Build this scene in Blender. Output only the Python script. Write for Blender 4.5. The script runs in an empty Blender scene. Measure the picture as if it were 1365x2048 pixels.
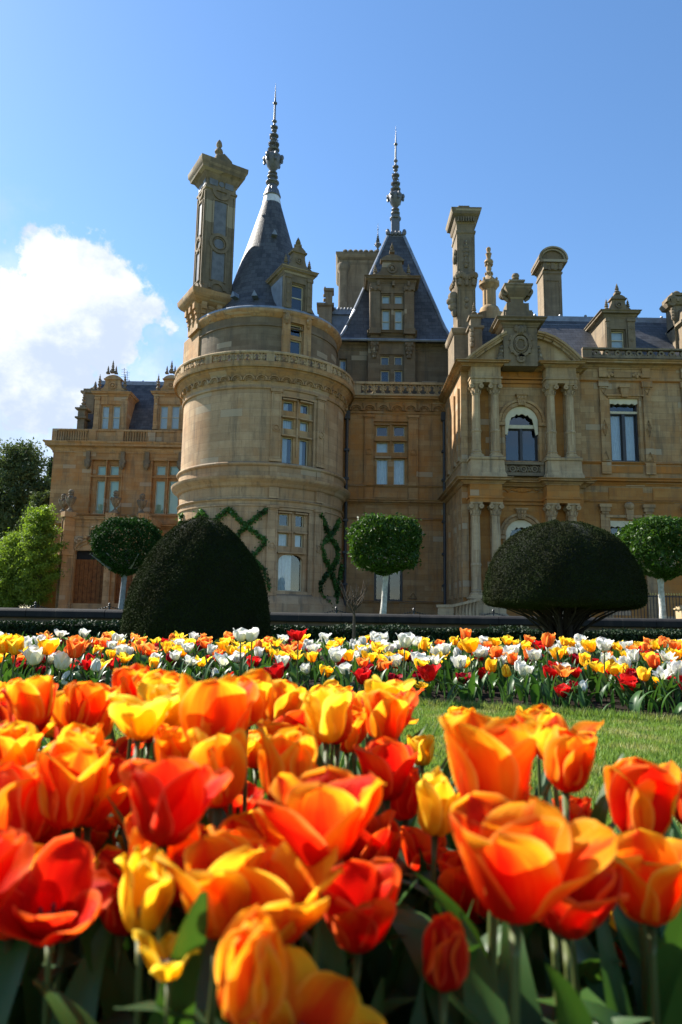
import bpy, math, random
import numpy as np
from mathutils import Vector, Matrix
R_ = math.radians
SC = bpy.context.scene
COL = SC.collection
random.seed(7); RNG = np.random.default_rng(7)
# ------------------------------------------------------------------ camera
F = 1422.0; H = 0.42; PITCH = R_(8.75); ROLL = R_(0.95)
cp, sp, cr, sr = math.cos(PITCH), math.sin(PITCH), math.cos(ROLL), math.sin(ROLL)
cam_d = bpy.data.cameras.new('camera'); cam = bpy.data.objects.new('camera', cam_d); COL.objects.link(cam)
cam_d.sensor_fit = 'AUTO'; cam_d.sensor_width = 36.0; cam_d.lens = F / 2048 * 36.0
cam_d.clip_start = 0.05; cam_d.clip_end = 3000
_R = Vector((1, 0, 0)); _U = Vector((0, -sp, cp)); _Fw = Vector((0, cp, sp))
_X = cr * _R + sr * _U; _Y = -sr * _R + cr * _U; _Z = -_Fw
m = Matrix.Identity(4)
for i, v in enumerate((_X, _Y, _Z)):
    for k in range(3): m[k][i] = v[k]
m[2][3] = H
cam.matrix_world = m
cam_d.dof.use_dof = True; cam_d.dof.focus_distance = 7.5; cam_d.dof.aperture_fstop = 25.0 / 4.2
cam_d.dof.aperture_blades = 7
SC.camera = cam
# ------------------------------------------------------------------ world, sun, exposure
SUN_EL = R_(42); SUN_AZ = R_(59)           # azimuth measured from +Y towards -X
SDIR = Vector((-math.sin(SUN_AZ) * math.cos(SUN_EL), math.cos(SUN_AZ) * math.cos(SUN_EL), math.sin(SUN_EL)))
W = bpy.data.worlds.new('World'); SC.world = W; W.use_nodes = True
SC.view_settings.view_transform = 'Standard'; SC.view_settings.look = 'None'
SC.view_settings.exposure = 1.42; SC.view_settings.gamma = 1.0; SC.view_settings.use_curve_mapping = False
sl = bpy.data.lights.new('sun', 'SUN'); sl.energy = 5.0; sl.angle = R_(0.55); sl.color = (1.0, 0.94, 0.84)
so = bpy.data.objects.new('sun', sl); COL.objects.link(so)
so.rotation_euler = SDIR.to_track_quat('Z', 'Y').to_euler()
SC.cycles.max_bounces = 7; SC.cycles.diffuse_bounces = 4; SC.cycles.transparent_max_bounces = 12
SC.cycles.sample_clamp_indirect = 8.0
SC.cycles.use_denoising = True

def pdir(px, py):
    a, b = px - 682.5, py - 1024.0
    v = _X * a - _Y * b + _Fw * F
    return v.normalized()

class NT:
    """small helper for node trees"""
    def __init__(s, nt): s.nt = nt; nt.nodes.clear()
    def n(s, typ, ins=None, **props):
        nd = s.nt.nodes.new(typ)
        for k, v in props.items(): setattr(nd, k, v)
        for k, v in (ins or {}).items():
            sk = nd.inputs[k]
            if hasattr(v, 'links') or isinstance(v, bpy.types.NodeSocket): s.nt.links.new(v, sk)
            else: sk.default_value = v
        return nd
    def math(s, op, a, b=0.0, c=0.0, clamp=False):
        return s.n('ShaderNodeMath', {0: a, 1: b, 2: c}, operation=op, use_clamp=clamp).outputs[0]
    def vmath(s, op, a, b=(0, 0, 0)):
        nd = s.n('ShaderNodeVectorMath', {0: a, 1: b}, operation=op)
        return nd.outputs['Value'] if op in ('DISTANCE', 'LENGTH', 'DOT_PRODUCT') else nd.outputs[0]
    def mix(s, f, a, b, blend='MIX'):
        nd = s.n('ShaderNodeMix', data_type='RGBA', blend_type=blend)
        for idx, v in ((0, f), (6, a), (7, b)):
            if isinstance(v, bpy.types.NodeSocket): s.nt.links.new(v, nd.inputs[idx])
            else: nd.inputs[idx].default_value = v if idx == 0 else (tuple(v) + (1,))[:4]
        return nd.outputs[2]
    def mapr(s, v, a, b, c=0.0, d=1.0, smooth=True):
        return s.n('ShaderNodeMapRange', {0: v, 1: a, 2: b, 3: c, 4: d}, interpolation_type='SMOOTHSTEP' if smooth else 'LINEAR').outputs[0]
    def noise(s, vec, scale, detail=4, rough=0.55, dist=0.0, out=0):
        return s.n('ShaderNodeTexNoise', {'Vector': vec, 'Scale': scale, 'Detail': detail, 'Roughness': rough, 'Distortion': dist}).outputs[out]
    def mapping(s, vec, scale=(1, 1, 1), loc=(0, 0, 0)):
        return s.n('ShaderNodeMapping', {'Vector': vec, 'Scale': scale, 'Location': loc}).outputs[0]

def build_world():
    t = NT(W.node_tree)
    sky = t.n('ShaderNodeTexSky', sky_type='NISHITA', sun_disc=False, sun_elevation=SUN_EL, sun_rotation=-SUN_AZ,
              altitude=100.0, air_density=1.1, dust_density=0.25, ozone_density=3.5)
    skyc = t.n('ShaderNodeHueSaturation', {'Saturation': 1.12, 'Value': 1.36, 'Color': sky.outputs[0]}).outputs[0]
    d = t.vmath('NORMALIZE', t.n('ShaderNodeTexCoord').outputs['Generated'])
    # cumulus: a cluster of puffs fixed in sky directions, edges broken by noise
    n1 = t.noise(d, 9.0, 7, 0.62)
    n2 = t.noise(t.mapping(d, (1, 1, 1), (3.1, 0.4, 1.7)), 26.0, 6, 0.6)
    nz = t.math('ADD', t.math('MULTIPLY', t.math('SUBTRACT', n1, 0.5), 0.10), t.math('MULTIPLY', t.math('SUBTRACT', n2, 0.5), 0.075))
    puffs = [(125, 560, 82), (60, 610, 80), (195, 545, 62), (245, 600, 68), (290, 620, 52), (325, 650, 30), (15, 660, 75), (180, 650, 110), (60, 740, 130), (-80, 700, 150)]
    field = None
    for (px, py, r) in puffs:
        c = pdir(px, py)
        dist = t.vmath('DISTANCE', d, tuple(c))
        f = t.math('SUBTRACT', r / F / 1.04, dist)
        if field is None: field = f
        else: field = t.n('ShaderNodeMath', {0: field, 1: f, 2: 0.018}, operation='SMOOTH_MAX').outputs[0]
    edge = t.mapr(t.math('ADD', field, nz), -0.003, 0.013)
    # thin veil below it
    veil = None
    for (px, py, r, s) in [(40, 860, 250, 0.80), (-170, 800, 330, 0.95), (240, 830, 170, 0.42), (350, 690, 70, 0.25), (310, 790, 120, 0.55), (-300, 500, 260, 0.7)]:
        c = pdir(px, py)
        dist = t.vmath('DISTANCE', d, tuple(c))
        g = t.math('MULTIPLY', t.mapr(t.math('ADD', dist, t.math('MULTIPLY', nz, 1.6)), r * 1.25 / F, r * 0.25 / F), s)
        veil = g if veil is None else t.math('MAXIMUM', veil, g)
    mask = t.math('MAXIMUM', edge, veil)
    # a few thin clouds elsewhere round the horizon, behind the camera, for the panes to reflect
    back = t.noise(t.mapping(d, (1.6, 1.6, 5.0)), 2.4, 6, 0.6)
    sepd = t.n('ShaderNodeSeparateXYZ', {0: d})
    backm = t.math('MULTIPLY', t.mapr(back, 0.52, 0.66), t.mapr(sepd.outputs[1], 0.1, -0.25))
    mask = t.math('MAXIMUM', mask, t.math('MULTIPLY', backm, 0.35), clamp=True)
    tone = t.noise(t.mapping(d, (1, 1, 1.3), (0.7, 0.2, 0.1)), 8.0, 7, 0.6)
    cl = t.mix(t.mapr(tone, 0.38, 0.60), (4.2, 4.9, 6.1), (6.5, 6.8, 7.3))
    col = t.mix(mask, skyc, cl)
    bg = t.n('ShaderNodeBackground', {'Color': col, 'Strength': 0.062})
    t.nt.links.new(bg.outputs[0], t.n('ShaderNodeOutputWorld').inputs[0])
build_world()

# ------------------------------------------------------------------ frames: turn a pixel into a point on a surface at its real distance
class Fr:
    """flat facade: origin, turned by th; u to the right, d into the wall"""
    def __init__(s, ox, oy, th=0.0):
        s.ox, s.oy, s.th = ox, oy, th; s.c, s.s = math.cos(th), math.sin(th); s.curved = False
    def m(s, u, z, d=0.0): return (s.ox + u * s.c - d * s.s, s.oy + u * s.s + d * s.c, z)
    def pix(s, px, py, d=0.0):
        v = pdir(px, py); n = Vector((s.s, -s.c, 0)); o = Vector(s.m(0, 0, d)); c0 = Vector((0, 0, H))
        t = (o - c0).dot(n) / v.dot(n); p = c0 + v * t
        return ((p.x - s.ox) * s.c + (p.y - s.oy) * s.s, p.z)
    def rect(s, x0, y0, x1, y1, d=0.0):
        ym, xm = (y0 + y1) / 2, (x0 + x1) / 2
        return (s.pix(x0, ym, d)[0], s.pix(x1, ym, d)[0], s.pix(xm, y1, d)[1], s.pix(xm, y0, d)[1])
    def z(s, px, py, d=0.0): return s.pix(px, py, d)[1]
    def u(s, px, py, d=0.0): return s.pix(px, py, d)[0]
class Cy(Fr):
    """drum of radius R: u is arc length from the point facing the camera"""
    def __init__(s, cx, cy, R): s.cx, s.cy, s.R = cx, cy, R; s.curved = True
    def m(s, u, z, d=0.0):
        a = u / s.R; r = s.R - d
        return (s.cx + r * math.sin(a), s.cy - r * math.cos(a), z)
    def pix(s, px, py, d=0.0):
        v = pdir(px, py); R = s.R - d
        a = v.x ** 2 + v.y ** 2; b = 2 * (-s.cx * v.x - s.cy * v.y); c = s.cx ** 2 + s.cy ** 2 - R * R
        disc = max(b * b - 4 * a * c, 0); t = (-b - math.sqrt(disc)) / (2 * a)
        x, y, z = v.x * t, v.y * t, H + v.z * t
        return (math.atan2(x - s.cx, -(y - s.cy)) * s.R, z)
def at(px, py, Y):
    v = pdir(px, py); t = Y / v.y
    return Vector((v.x * t, Y, H + v.z * t))

# ------------------------------------------------------------------ mesh collector
class MB:
    def __init__(s): s.v = []; s.f = []; s.mi = []; s.cyl = None
    def add(s, vs, fs, m=0):
        o = len(s.v); s.v.extend(vs)
        for f in fs: s.f.append([i + o for i in f]); s.mi.append(m)
    def hexa(s, p, m=0):   # p: 8 points, bottom 4 ccw then top 4
        s.add(p, [(3, 2, 1, 0), (4, 5, 6, 7), (0, 1, 5, 4), (1, 2, 6, 5), (2, 3, 7, 6), (3, 0, 4, 7)], m)
    def box(s, x0, x1, y0, y1, z0, z1, m=0):
        s.hexa([(x0, y0, z0), (x1, y0, z0), (x1, y1, z0), (x0, y1, z0), (x0, y0, z1), (x1, y0, z1), (x1, y1, z1), (x0, y1, z1)], m)
    def fbox(s, fr, u0, u1, z0, z1, d0, d1, m=0):
        n = max(1, int(abs(u1 - u0) / 0.35)) if fr.curved else 1
        for i in range(n):
            a, b = u0 + (u1 - u0) * i / n, u0 + (u1 - u0) * (i + 1) / n
            s.hexa([fr.m(a, z0, d0), fr.m(b, z0, d0), fr.m(b, z0, d1), fr.m(a, z0, d1), fr.m(a, z1, d0), fr.m(b, z1, d0), fr.m(b, z1, d1), fr.m(a, z1, d1)], m)
    def fprism(s, fr, poly, d0, d1, m=0):
        n = len(poly)
        vs = [fr.m(u, z, d0) for u, z in poly] + [fr.m(u, z, d1) for u, z in poly]
        fs = [tuple(range(n)), tuple(range(2 * n - 1, n - 1, -1))] + [(i, i + n, (i + 1) % n + n, (i + 1) % n) for i in range(n)]
        s.add(vs, fs, m)
    def prof(s, fr, u0, u1, pr, m=0):
        """moulding: profile [(d,z)] extruded from u0 to u1"""
        n = len(pr); k = max(1, int(abs(u1 - u0) / 0.3)) if fr.curved else 1
        vs = []
        for i in range(k + 1):
            u = u0 + (u1 - u0) * i / k
            vs += [fr.m(u, z, d) for d, z in pr]
        fs = [tuple(range(n - 1, -1, -1)), tuple(k * n + j for j in range(n))]
        for i in range(k):
            for j in range(n):
                j2 = (j + 1) % n
                fs.append((i * n + j, i * n + j2, (i + 1) * n + j2, (i + 1) * n + j))
        s.add(vs, fs, m)
    def ring(s, plan, pr, m=0, caps=True):
        """plan polygon (ccw) swept through profile [(offset,z)] with mitred corners"""
        n = len(plan); rings = []
        P = [Vector((p[0], p[1])) for p in plan]
        offs = []
        for i in range(n):
            a, b, c = P[i - 1], P[i], P[(i + 1) % n]
            e1 = (b - a).normalized(); e2 = (c - b).normalized()
            n1 = Vector((e1.y, -e1.x)); n2 = Vector((e2.y, -e2.x))
            q = n1 + n2
            if q.length < 1e-6: q = n1
            offs.append(q / max(0.2, q.dot(n1)))
        vs = []
        for o, z in pr:
            for i in range(n):
                p = P[i] + offs[i] * o; vs.append((p.x, p.y, z))
        fs = []
        for k in range(len(pr) - 1):
            for i in range(n):
                j = (i + 1) % n
                fs.append((k * n + i, k * n + j, (k + 1) * n + j, (k + 1) * n + i))
        if caps:
            fs.append(tuple(range(n - 1, -1, -1))); t0 = (len(pr) - 1) * n; fs.append(tuple(range(t0, t0 + n)))
        s.add(vs, fs, m)
    def fring(s, fr, u0, u1, d0, d1, pr, m=0):
        s.ring([fr.m(u0, 0, d0)[:2], fr.m(u1, 0, d0)[:2], fr.m(u1, 0, d1)[:2], fr.m(u0, 0, d1)[:2]], pr, m)
    def lathe(s, cx, cy, pr, n=20, m=0, a0=0.0, a1=None, caps=True):
        full = a1 is None; a1 = a0 + 2 * math.pi if full else a1
        k = n if full else n + 1; vs = []
        for r, z in pr:
            for i in range(k):
                a = a0 + (a1 - a0) * i / n
                vs.append((cx + r * math.sin(a), cy - r * math.cos(a), z))
        fs = []
        for q in range(len(pr) - 1):
            for i in range(n):
                j = (i + 1) % k
                fs.append((q * k + i, q * k + j, (q + 1) * k + j, (q + 1) * k + i))
        if full and caps:
            fs.append(tuple(range(k - 1, -1, -1))); t0 = (len(pr) - 1) * k; fs.append(tuple(range(t0, t0 + k)))
        s.add(vs, fs, m)
    def tube(s, path, r, n=6, m=0, caps=True):
        P = [Vector(p) for p in path]; K = len(P); vs = []
        for i in range(K):
            t = (P[min(i + 1, K - 1)] - P[max(i - 1, 0)])
            t = t.normalized() if t.length > 1e-9 else Vector((0, 0, 1))
            ref = Vector((0, 0, 1)) if abs(t.z) < 0.9 else Vector((1, 0, 0))
            a = t.cross(ref).normalized(); b = t.cross(a)
            rr = r[i] if isinstance(r, (list, tuple)) else r
            for k in range(n):
                q = 2 * math.pi * k / n
                vs.append(tuple(P[i] + (a * math.cos(q) + b * math.sin(q)) * rr))
        fs = [(i * n + k, i * n + (k + 1) % n, (i + 1) * n + (k + 1) % n, (i + 1) * n + k) for i in range(K - 1) for k in range(n)]
        if caps: fs += [tuple(range(n - 1, -1, -1)), tuple((K - 1) * n + k for k in range(n))]
        s.add(vs, fs, m)
    def ball(s, c, rx, ry, rz, n=10, k=6, m=0):
        vs = []
        for j in range(1, k):
            q = math.pi * j / k
            for i in range(n):
                a = 2 * math.pi * i / n
                vs.append((c[0] + rx * math.sin(q) * math.cos(a), c[1] + ry * math.sin(q) * math.sin(a), c[2] - rz * math.cos(q)))
        b = len(vs); vs += [(c[0], c[1], c[2] - rz), (c[0], c[1], c[2] + rz)]
        fs = [(j * n + i, j * n + (i + 1) % n, (j + 1) * n + (i + 1) % n, (j + 1) * n + i) for j in range(k - 2) for i in range(n)]
        fs += [(b, (i + 1) % n, i) for i in range(n)] + [(b + 1, (k - 2) * n + i, (k - 2) * n + (i + 1) % n) for i in range(n)]
        s.add(vs, fs, m)
    def wall(s, fr, u0, u1, z0, z1, holes=(), d=0.0, reveal=0.3, m=0, mr=None, du=0.3):
        """sheet with rectangular openings (u0,u1,z0,z1) and their reveals"""
        us = {u0, u1}; zs = {z0, z1}
        for h in holes: us |= {h[0], h[1]}; zs |= {h[2], h[3]}
        us = sorted(u for u in us if u0 - 1e-6 <= u <= u1 + 1e-6); zs = sorted(z for z in zs if z0 - 1e-6 <= z <= z1 + 1e-6)
        if fr.curved:
            o = []
            for a, b in zip(us, us[1:]):
                k = max(1, int((b - a) / du + 0.5)); o += [a + (b - a) * i / k for i in range(k)]
            us = o + [us[-1]]
        idx = {}
        vs = []
        def vi(i, j):
            if (i, j) not in idx: idx[(i, j)] = len(vs); vs.append(fr.m(us[i], zs[j], d))
            return idx[(i, j)]
        fs = []
        for i in range(len(us) - 1):
            for j in range(len(zs) - 1):
                uc, zc = (us[i] + us[i + 1]) / 2, (zs[j] + zs[j + 1]) / 2
                if any(h[0] < uc < h[1] and h[2] < zc < h[3] for h in holes): continue
                fs.append((vi(i, j), vi(i + 1, j), vi(i + 1, j + 1), vi(i, j + 1)))
        s.add(vs, fs, m)
        mr = m if mr is None else mr
        for h in holes:
            k = max(1, int((h[1] - h[0]) / du)) if fr.curved else 1
            for i in range(k):
                a, b = h[0] + (h[1] - h[0]) * i / k, h[0] + (h[1] - h[0]) * (i + 1) / k
                s.add([fr.m(a, h[2], d), fr.m(b, h[2], d), fr.m(b, h[2], d + reveal), fr.m(a, h[2], d + reveal)], [(3, 2, 1, 0)], mr)
                s.add([fr.m(a, h[3], d), fr.m(b, h[3], d), fr.m(b, h[3], d + reveal), fr.m(a, h[3], d + reveal)], [(0, 1, 2, 3)], mr)
            for u in (h[0], h[1]):
                s.add([fr.m(u, h[2], d), fr.m(u, h[3], d), fr.m(u, h[3], d + reveal), fr.m(u, h[2], d + reveal)], [(0, 1, 2, 3)], mr)
    def mesh(s, name, mats, sharp=38):
        me = bpy.data.meshes.new(name)
        me.from_pydata([tuple(v) for v in s.v], [], s.f)
        for mt in (mats if isinstance(mats, (list, tuple)) else [mats]): me.materials.append(mt)
        me.polygons.foreach_set('material_index', s.mi)
        n = len(me.polygons)
        nrm = np.empty(n * 3); me.polygons.foreach_get('normal', nrm); nrm = nrm.reshape(-1, 3)
        cnt = np.empty(n, int); me.polygons.foreach_get('loop_total', cnt)
        lv = np.empty(len(me.loops), int); me.loops.foreach_get('vertex_index', lv)
        co = np.empty(len(me.vertices) * 3); me.vertices.foreach_get('co', co); co = co.reshape(-1, 3)
        ln = np.repeat(nrm, cnt, axis=0); p = co[lv]
        if s.cyl:
            cx, cy, R = s.cyl
            u = np.arctan2(p[:, 0] - cx, -(p[:, 1] - cy)) * R; v = p[:, 2]
        else:
            h = np.hypot(ln[:, 0], ln[:, 1]) + 1e-9
            u = (-p[:, 0] * ln[:, 1] + p[:, 1] * ln[:, 0]) / h; v = p[:, 2] / np.maximum(h, .35)
            up = np.abs(ln[:, 2]) > 0.8
            u = np.where(up, p[:, 0], u); v = np.where(up, p[:, 1], v)
        uv = me.uv_layers.new(name='uv'); uv.data.foreach_set('uv', np.stack([u, v], 1).ravel())
        me.polygons.foreach_set('use_smooth', [True] * n)
        me.update()
        me.set_sharp_from_angle(angle=R_(sharp))
        return me
    def build(s, name, mats, parent=None, label=None, sharp=38):
        if not s.v: return None
        o = bpy.data.objects.new(name, s.mesh(name, mats, sharp)); COL.objects.link(o)
        attach(o, parent)
        if label: o['label'] = label
        return o

WLOC = {}
def attach(o, parent):
    if parent is None: return
    o.parent = parent
    if parent.name in WLOC: o.matrix_parent_inverse = Matrix.Translation(-Vector(WLOC[parent.name]))
def thing(name, loc, label, cat, group=None):
    o = bpy.data.objects.new(name, None); COL.objects.link(o); o.location = loc; o.empty_display_size = 0.1
    o['label'] = label; o['category'] = cat
    if group: o['group'] = group
    WLOC[o.name] = tuple(loc)
    return o
def tag(o, label=None, cat=None, group=None, kind=None):
    if label: o['label'] = label
    if cat: o['category'] = cat
    if group: o['group'] = group
    if kind: o['kind'] = kind
    return o

# ------------------------------------------------------------------ materials
def newmat(name):
    mt = bpy.data.materials.new(name); mt.use_nodes = True
    return mt, NT(mt.node_tree)
def finish(t, bsdf): t.nt.links.new(bsdf, t.n('ShaderNodeOutputMaterial').inputs[0])
def stone(name, c1, c2, c3, bw=0.95, rh=0.31, stain=0.5, joints=1.0, rustamt=0.5, top=0.55):
    """ashlar: two block colours, rust-orange patches, lichen on ledges, vertical run-off streaks"""
    mt, t = newmat(name)
    tc = t.n('ShaderNodeTexCoord'); P, UV = tc.outputs['Object'], tc.outputs['UV']
    wob = t.noise(P, 3.0, 2, 0.5, out=1)
    uv2 = t.vmath('ADD', UV, t.vmath('MULTIPLY', t.vmath('SUBTRACT', wob, (0.5, 0.5, 0.5)), (0.02, 0.012, 0)))
    br = t.n('ShaderNodeTexBrick', {'Vector': uv2, 'Color1': (0, 0, 0, 1), 'Color2': (1, 1, 1, 1), 'Mortar': (0.5, 0.5, 0.5, 1), 'Scale': 1.0,
             'Mortar Size': 0.010, 'Mortar Smooth': 0.2, 'Bias': 0.0, 'Brick Width': bw, 'Row Height': rh})
    blk = t.n('ShaderNodeSeparateColor', {0: br.outputs['Color']}).outputs[0]
    big = t.noise(P, 0.55, 5, 0.62); mid = t.noise(P, 2.4, 6, 0.65); fine = t.noise(P, 26, 4, 0.7)
    f1 = t.math('ADD', t.math('MULTIPLY', blk, 0.30), t.math('ADD', t.math('MULTIPLY', mid, 0.55), t.math('MULTIPLY', t.noise(t.mapping(P, (.5, .5, 7.0)), 1.6, 4, .6), .28)))
    col = t.mix(t.mapr(f1, 0.18, 0.85), c1, c2)
    col = t.mix(t.math('MULTIPLY', t.mapr(big, 0.42, 0.66), rustamt), col, c3)
    st = t.noise(t.mapping(P, (2.6, 2.6, 0.28)), 1.3, 5, 0.65)
    col = t.mix(t.math('MULTIPLY', t.mapr(st, 0.46, 0.72), stain), col, (0.115, 0.098, 0.075), 'MIX')
    col = t.mix(t.math('MULTIPLY', t.mapr(blk, 0.93, 0.96), 0.55), col, (0.52, 0.44, 0.32))
    col = t.mix(t.math('MULTIPLY', fine, 0.35), col, (0.10, 0.08, 0.055), 'MULTIPLY')
    nz = t.n('ShaderNodeSeparateXYZ', {0: t.n('ShaderNodeNewGeometry').outputs['Normal']}).outputs[2]
    lich = t.math('MULTIPLY', t.mapr(nz, 0.35, 0.8), t.math('ADD', 0.5, mid), clamp=True)
    col = t.mix(t.math('MULTIPLY', lich, top), col, (0.085, 0.082, 0.07))
    col = t.mix(t.math('MULTIPLY', br.outputs['Fac'], 0.30 * joints), col, (0.10, 0.08, 0.06))
    hgt = t.math('ADD', t.math('MULTIPLY', br.outputs['Fac'], -0.5 * joints), t.math('ADD', t.math('MULTIPLY', fine, 0.35), t.math('MULTIPLY', mid, 0.5)))
    bmp = t.n('ShaderNodeBump', {'Strength': 0.5, 'Distance': 0.03, 'Height': hgt})
    b = t.n('ShaderNodeBsdfPrincipled', {'Base Color': col, 'Roughness': 0.88, 'Normal': bmp.outputs[0]})
    b.inputs['Specular IOR Level'].default_value = 0.2
    finish(t, b.outputs[0]); return mt
def plain(name, col, rough=0.6, var=0.25, scale=6.0, metal=0.0, spec=0.4, bump=0.2, col2=None):
    mt, t = newmat(name); P = t.n('ShaderNodeTexCoord').outputs['Object']
    n = t.noise(P, scale, 5, 0.6)
    c = t.mix(t.mapr(n, 0.35, 0.7), col, col2 if col2 else tuple(x * (1 - var) for x in col))
    bmp = t.n('ShaderNodeBump', {'Strength': bump, 'Distance': 0.02, 'Height': t.noise(P, scale * 6, 3, 0.6)})
    b = t.n('ShaderNodeBsdfPrincipled', {'Base Color': c, 'Roughness': rough, 'Metallic': metal, 'Normal': bmp.outputs[0]})
    b.inputs['Specular IOR Level'].default_value = spec
    finish(t, b.outputs[0]); return mt
def slate(name, c1, c2, rough=0.42, bw=0.32, rh=0.2):
    mt, t = newmat(name); tc = t.n('ShaderNodeTexCoord'); P = tc.outputs['Object']
    br = t.n('ShaderNodeTexBrick', {'Vector': tc.outputs['UV'], 'Color1': (0, 0, 0, 1), 'Color2': (1, 1, 1, 1), 'Mortar': (0, 0, 0, 1), 'Scale': 1.0,
             'Mortar Size': 0.012, 'Mortar Smooth': 0.6, 'Brick Width': bw, 'Row Height': rh})
    blk = t.n('ShaderNodeSeparateColor', {0: br.outputs['Color']}).outputs[0]
    mid = t.noise(P, 1.8, 5, 0.6)
    col = t.mix(t.mapr(t.math('ADD', t.math('MULTIPLY', blk, 0.5), mid), 0.3, 1.0), c1, c2)
    col = t.mix(br.outputs['Fac'], col, (0.010, 0.011, 0.014))
    col = t.mix(t.math('MULTIPLY', t.mapr(t.noise(P, 5.0, 4, .7), .6, .8), .5), col, (0.14, 0.14, 0.13))
    v = t.n('ShaderNodeSeparateXYZ', {0: tc.outputs['UV']}).outputs[1]
    saw = t.math('FRACT', t.math('DIVIDE', v, rh))
    hgt = t.math('ADD', t.math('MULTIPLY', saw, -0.8), t.math('ADD', t.math('MULTIPLY', br.outputs['Fac'], -0.6), t.math('MULTIPLY', blk, 0.35)))
    bmp = t.n('ShaderNodeBump', {'Strength': 0.4, 'Distance': 0.02, 'Height': hgt})
    b = t.n('ShaderNodeBsdfPrincipled', {'Base Color': col, 'Roughness': rough, 'Normal': bmp.outputs[0]})
    b.inputs['Specular IOR Level'].default_value = 0.5
    finish(t, b.outputs[0]); return mt
def glassmat(name, tint=(0.75, 0.85, 0.9)):
    mt, t = newmat(name); P = t.n('ShaderNodeTexCoord').outputs['Object']
    bmp = t.n('ShaderNodeBump', {'Strength': 0.06, 'Distance': 0.05, 'Height': t.noise(P, 1.1, 2, 0.5)})
    tr = t.n('ShaderNodeBsdfTransparent', {'Color': tint + (1,)})
    gl = t.n('ShaderNodeBsdfGlossy', {'Color': (1, 1, 1, 1), 'Roughness': 0.03, 'Normal': bmp.outputs[0]})
    fr = t.n('ShaderNodeFresnel', {'IOR': 1.6, 'Normal': bmp.outputs[0]})
    mx = t.n('ShaderNodeMixShader', {0: t.math('MULTIPLY', fr.outputs[0], 1.5, clamp=True), 1: tr.outputs[0], 2: gl.outputs[0]})
    finish(t, mx.outputs[0]); return mt
def leafmat(name, cols, trans=0.35, rough=0.5, spec=0.35, scale=0.8):
    mt, t = newmat(name); P = t.n('ShaderNodeTexCoord').outputs['Object']
    isl = t.n('ShaderNodeNewGeometry').outputs['Random Per Island']
    c = t.mix(isl, cols[0], cols[1])
    if len(cols) > 2: c = t.mix(t.mapr(t.noise(P, scale, 3, 0.5), 0.45, 0.65), c, cols[2])
    b = t.n('ShaderNodeBsdfPrincipled', {'Base Color': c, 'Roughness': rough}); b.inputs['Specular IOR Level'].default_value = spec
    tl = t.n('ShaderNodeBsdfTranslucent', {'Color': t.mix(1.0, c, (1.0, 1.0, 0.45), 'MULTIPLY')})
    mx = t.n('ShaderNodeMixShader', {0: trans, 1: b.outputs[0], 2: tl.outputs[0]})
    finish(t, mx.outputs[0]); return mt

M = {}
M['warm'] = stone('stone_warm_ashlar', (0.51, 0.325, 0.16), (0.34, 0.185, 0.078), (0.46, 0.19, 0.05), rustamt=0.75, stain=0.5)
M['rust'] = stone('stone_rust_ashlar', (0.51, 0.27, 0.09), (0.37, 0.16, 0.045), (0.54, 0.20, 0.04), rustamt=0.8, stain=0.35, joints=0.6)
M['buff'] = stone('stone_buff_ashlar', (0.56, 0.38, 0.205), (0.34, 0.205, 0.10), (0.50, 0.225, 0.065), rustamt=0.45, stain=0.6)
M['towerst'] = stone('stone_tower_ashlar', (0.58, 0.415, 0.25), (0.37, 0.245, 0.14), (0.40, 0.20, 0.08), rustamt=0.45, stain=0.55, bw=1.2, rh=0.40)
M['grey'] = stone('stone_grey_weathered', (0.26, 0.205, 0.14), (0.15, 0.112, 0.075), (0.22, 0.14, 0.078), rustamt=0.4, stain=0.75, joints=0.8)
M['pale'] = stone('stone_pale_carved', (0.62, 0.47, 0.285), (0.38, 0.26, 0.145), (0.38, 0.20, 0.08), bw=3.0, rh=1.3, rustamt=0.35, stain=0.65, joints=0.2)
M['carve'] = stone('stone_carved_lichen', (0.33, 0.26, 0.175), (0.15, 0.118, 0.083), (0.22, 0.14, 0.075), bw=3.0, rh=1.3, rustamt=0.3, stain=0.8, joints=0.15, top=0.8)
M['coping'] = stone('stone_dark_coping', (0.030, 0.030, 0.031), (0.018, 0.018, 0.019), (0.035, 0.036, 0.026), bw=1.9, rh=2.0, rustamt=0.4, stain=0.2, top=0.0)
M['slate'] = slate('roof_slate', (0.024, 0.025, 0.030), (0.070, 0.072, 0.080), rough=.65, rh=.27, bw=.4)
M['lead'] = plain('roof_lead', (0.20, 0.235, 0.30), 0.42, 0.3, 2.5, 0.0, 0.5, 0.15, col2=(0.13, 0.15, 0.19))
M['leadlight'] = plain('roof_lead_pale', (0.62, 0.64, 0.68), 0.5, 0.2, 3.0)
M['finial'] = plain('finial_lead', (0.12, 0.125, 0.14), 0.45, 0.4, 14, 0.2, 0.5, 0.4, col2=(0.09, 0.09, 0.10))
M['glass'] = glassmat('window_glass')
M['dark'] = plain('room_dark', (0.012, 0.012, 0.014), 0.9)  # near-black lining stands in for the unlit rooms behind the panes
M['sash'] = plain('sash_dark_paint', (0.028, 0.026, 0.03), 0.35)
M['cream'] = plain('sash_cream_paint', (0.55, 0.48, 0.33), 0.5, 0.15)
M['curtain'] = plain('curtain_white', (0.72, 0.72, 0.75), 0.9, 0.12)
M['gold'] = plain('curtain_gold', (0.38, 0.24, 0.07), 0.8, 0.3)
M['blindgreen'] = plain('blind_green', (0.62, 0.72, 0.52), 0.8, 0.1, 1.5)
M['pipe'] = plain('lead_pipe', (0.045, 0.045, 0.052), 0.5, 0.2)
M['iron'] = plain('black_iron', (0.015, 0.015, 0.018), 0.45, 0.2)
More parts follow.
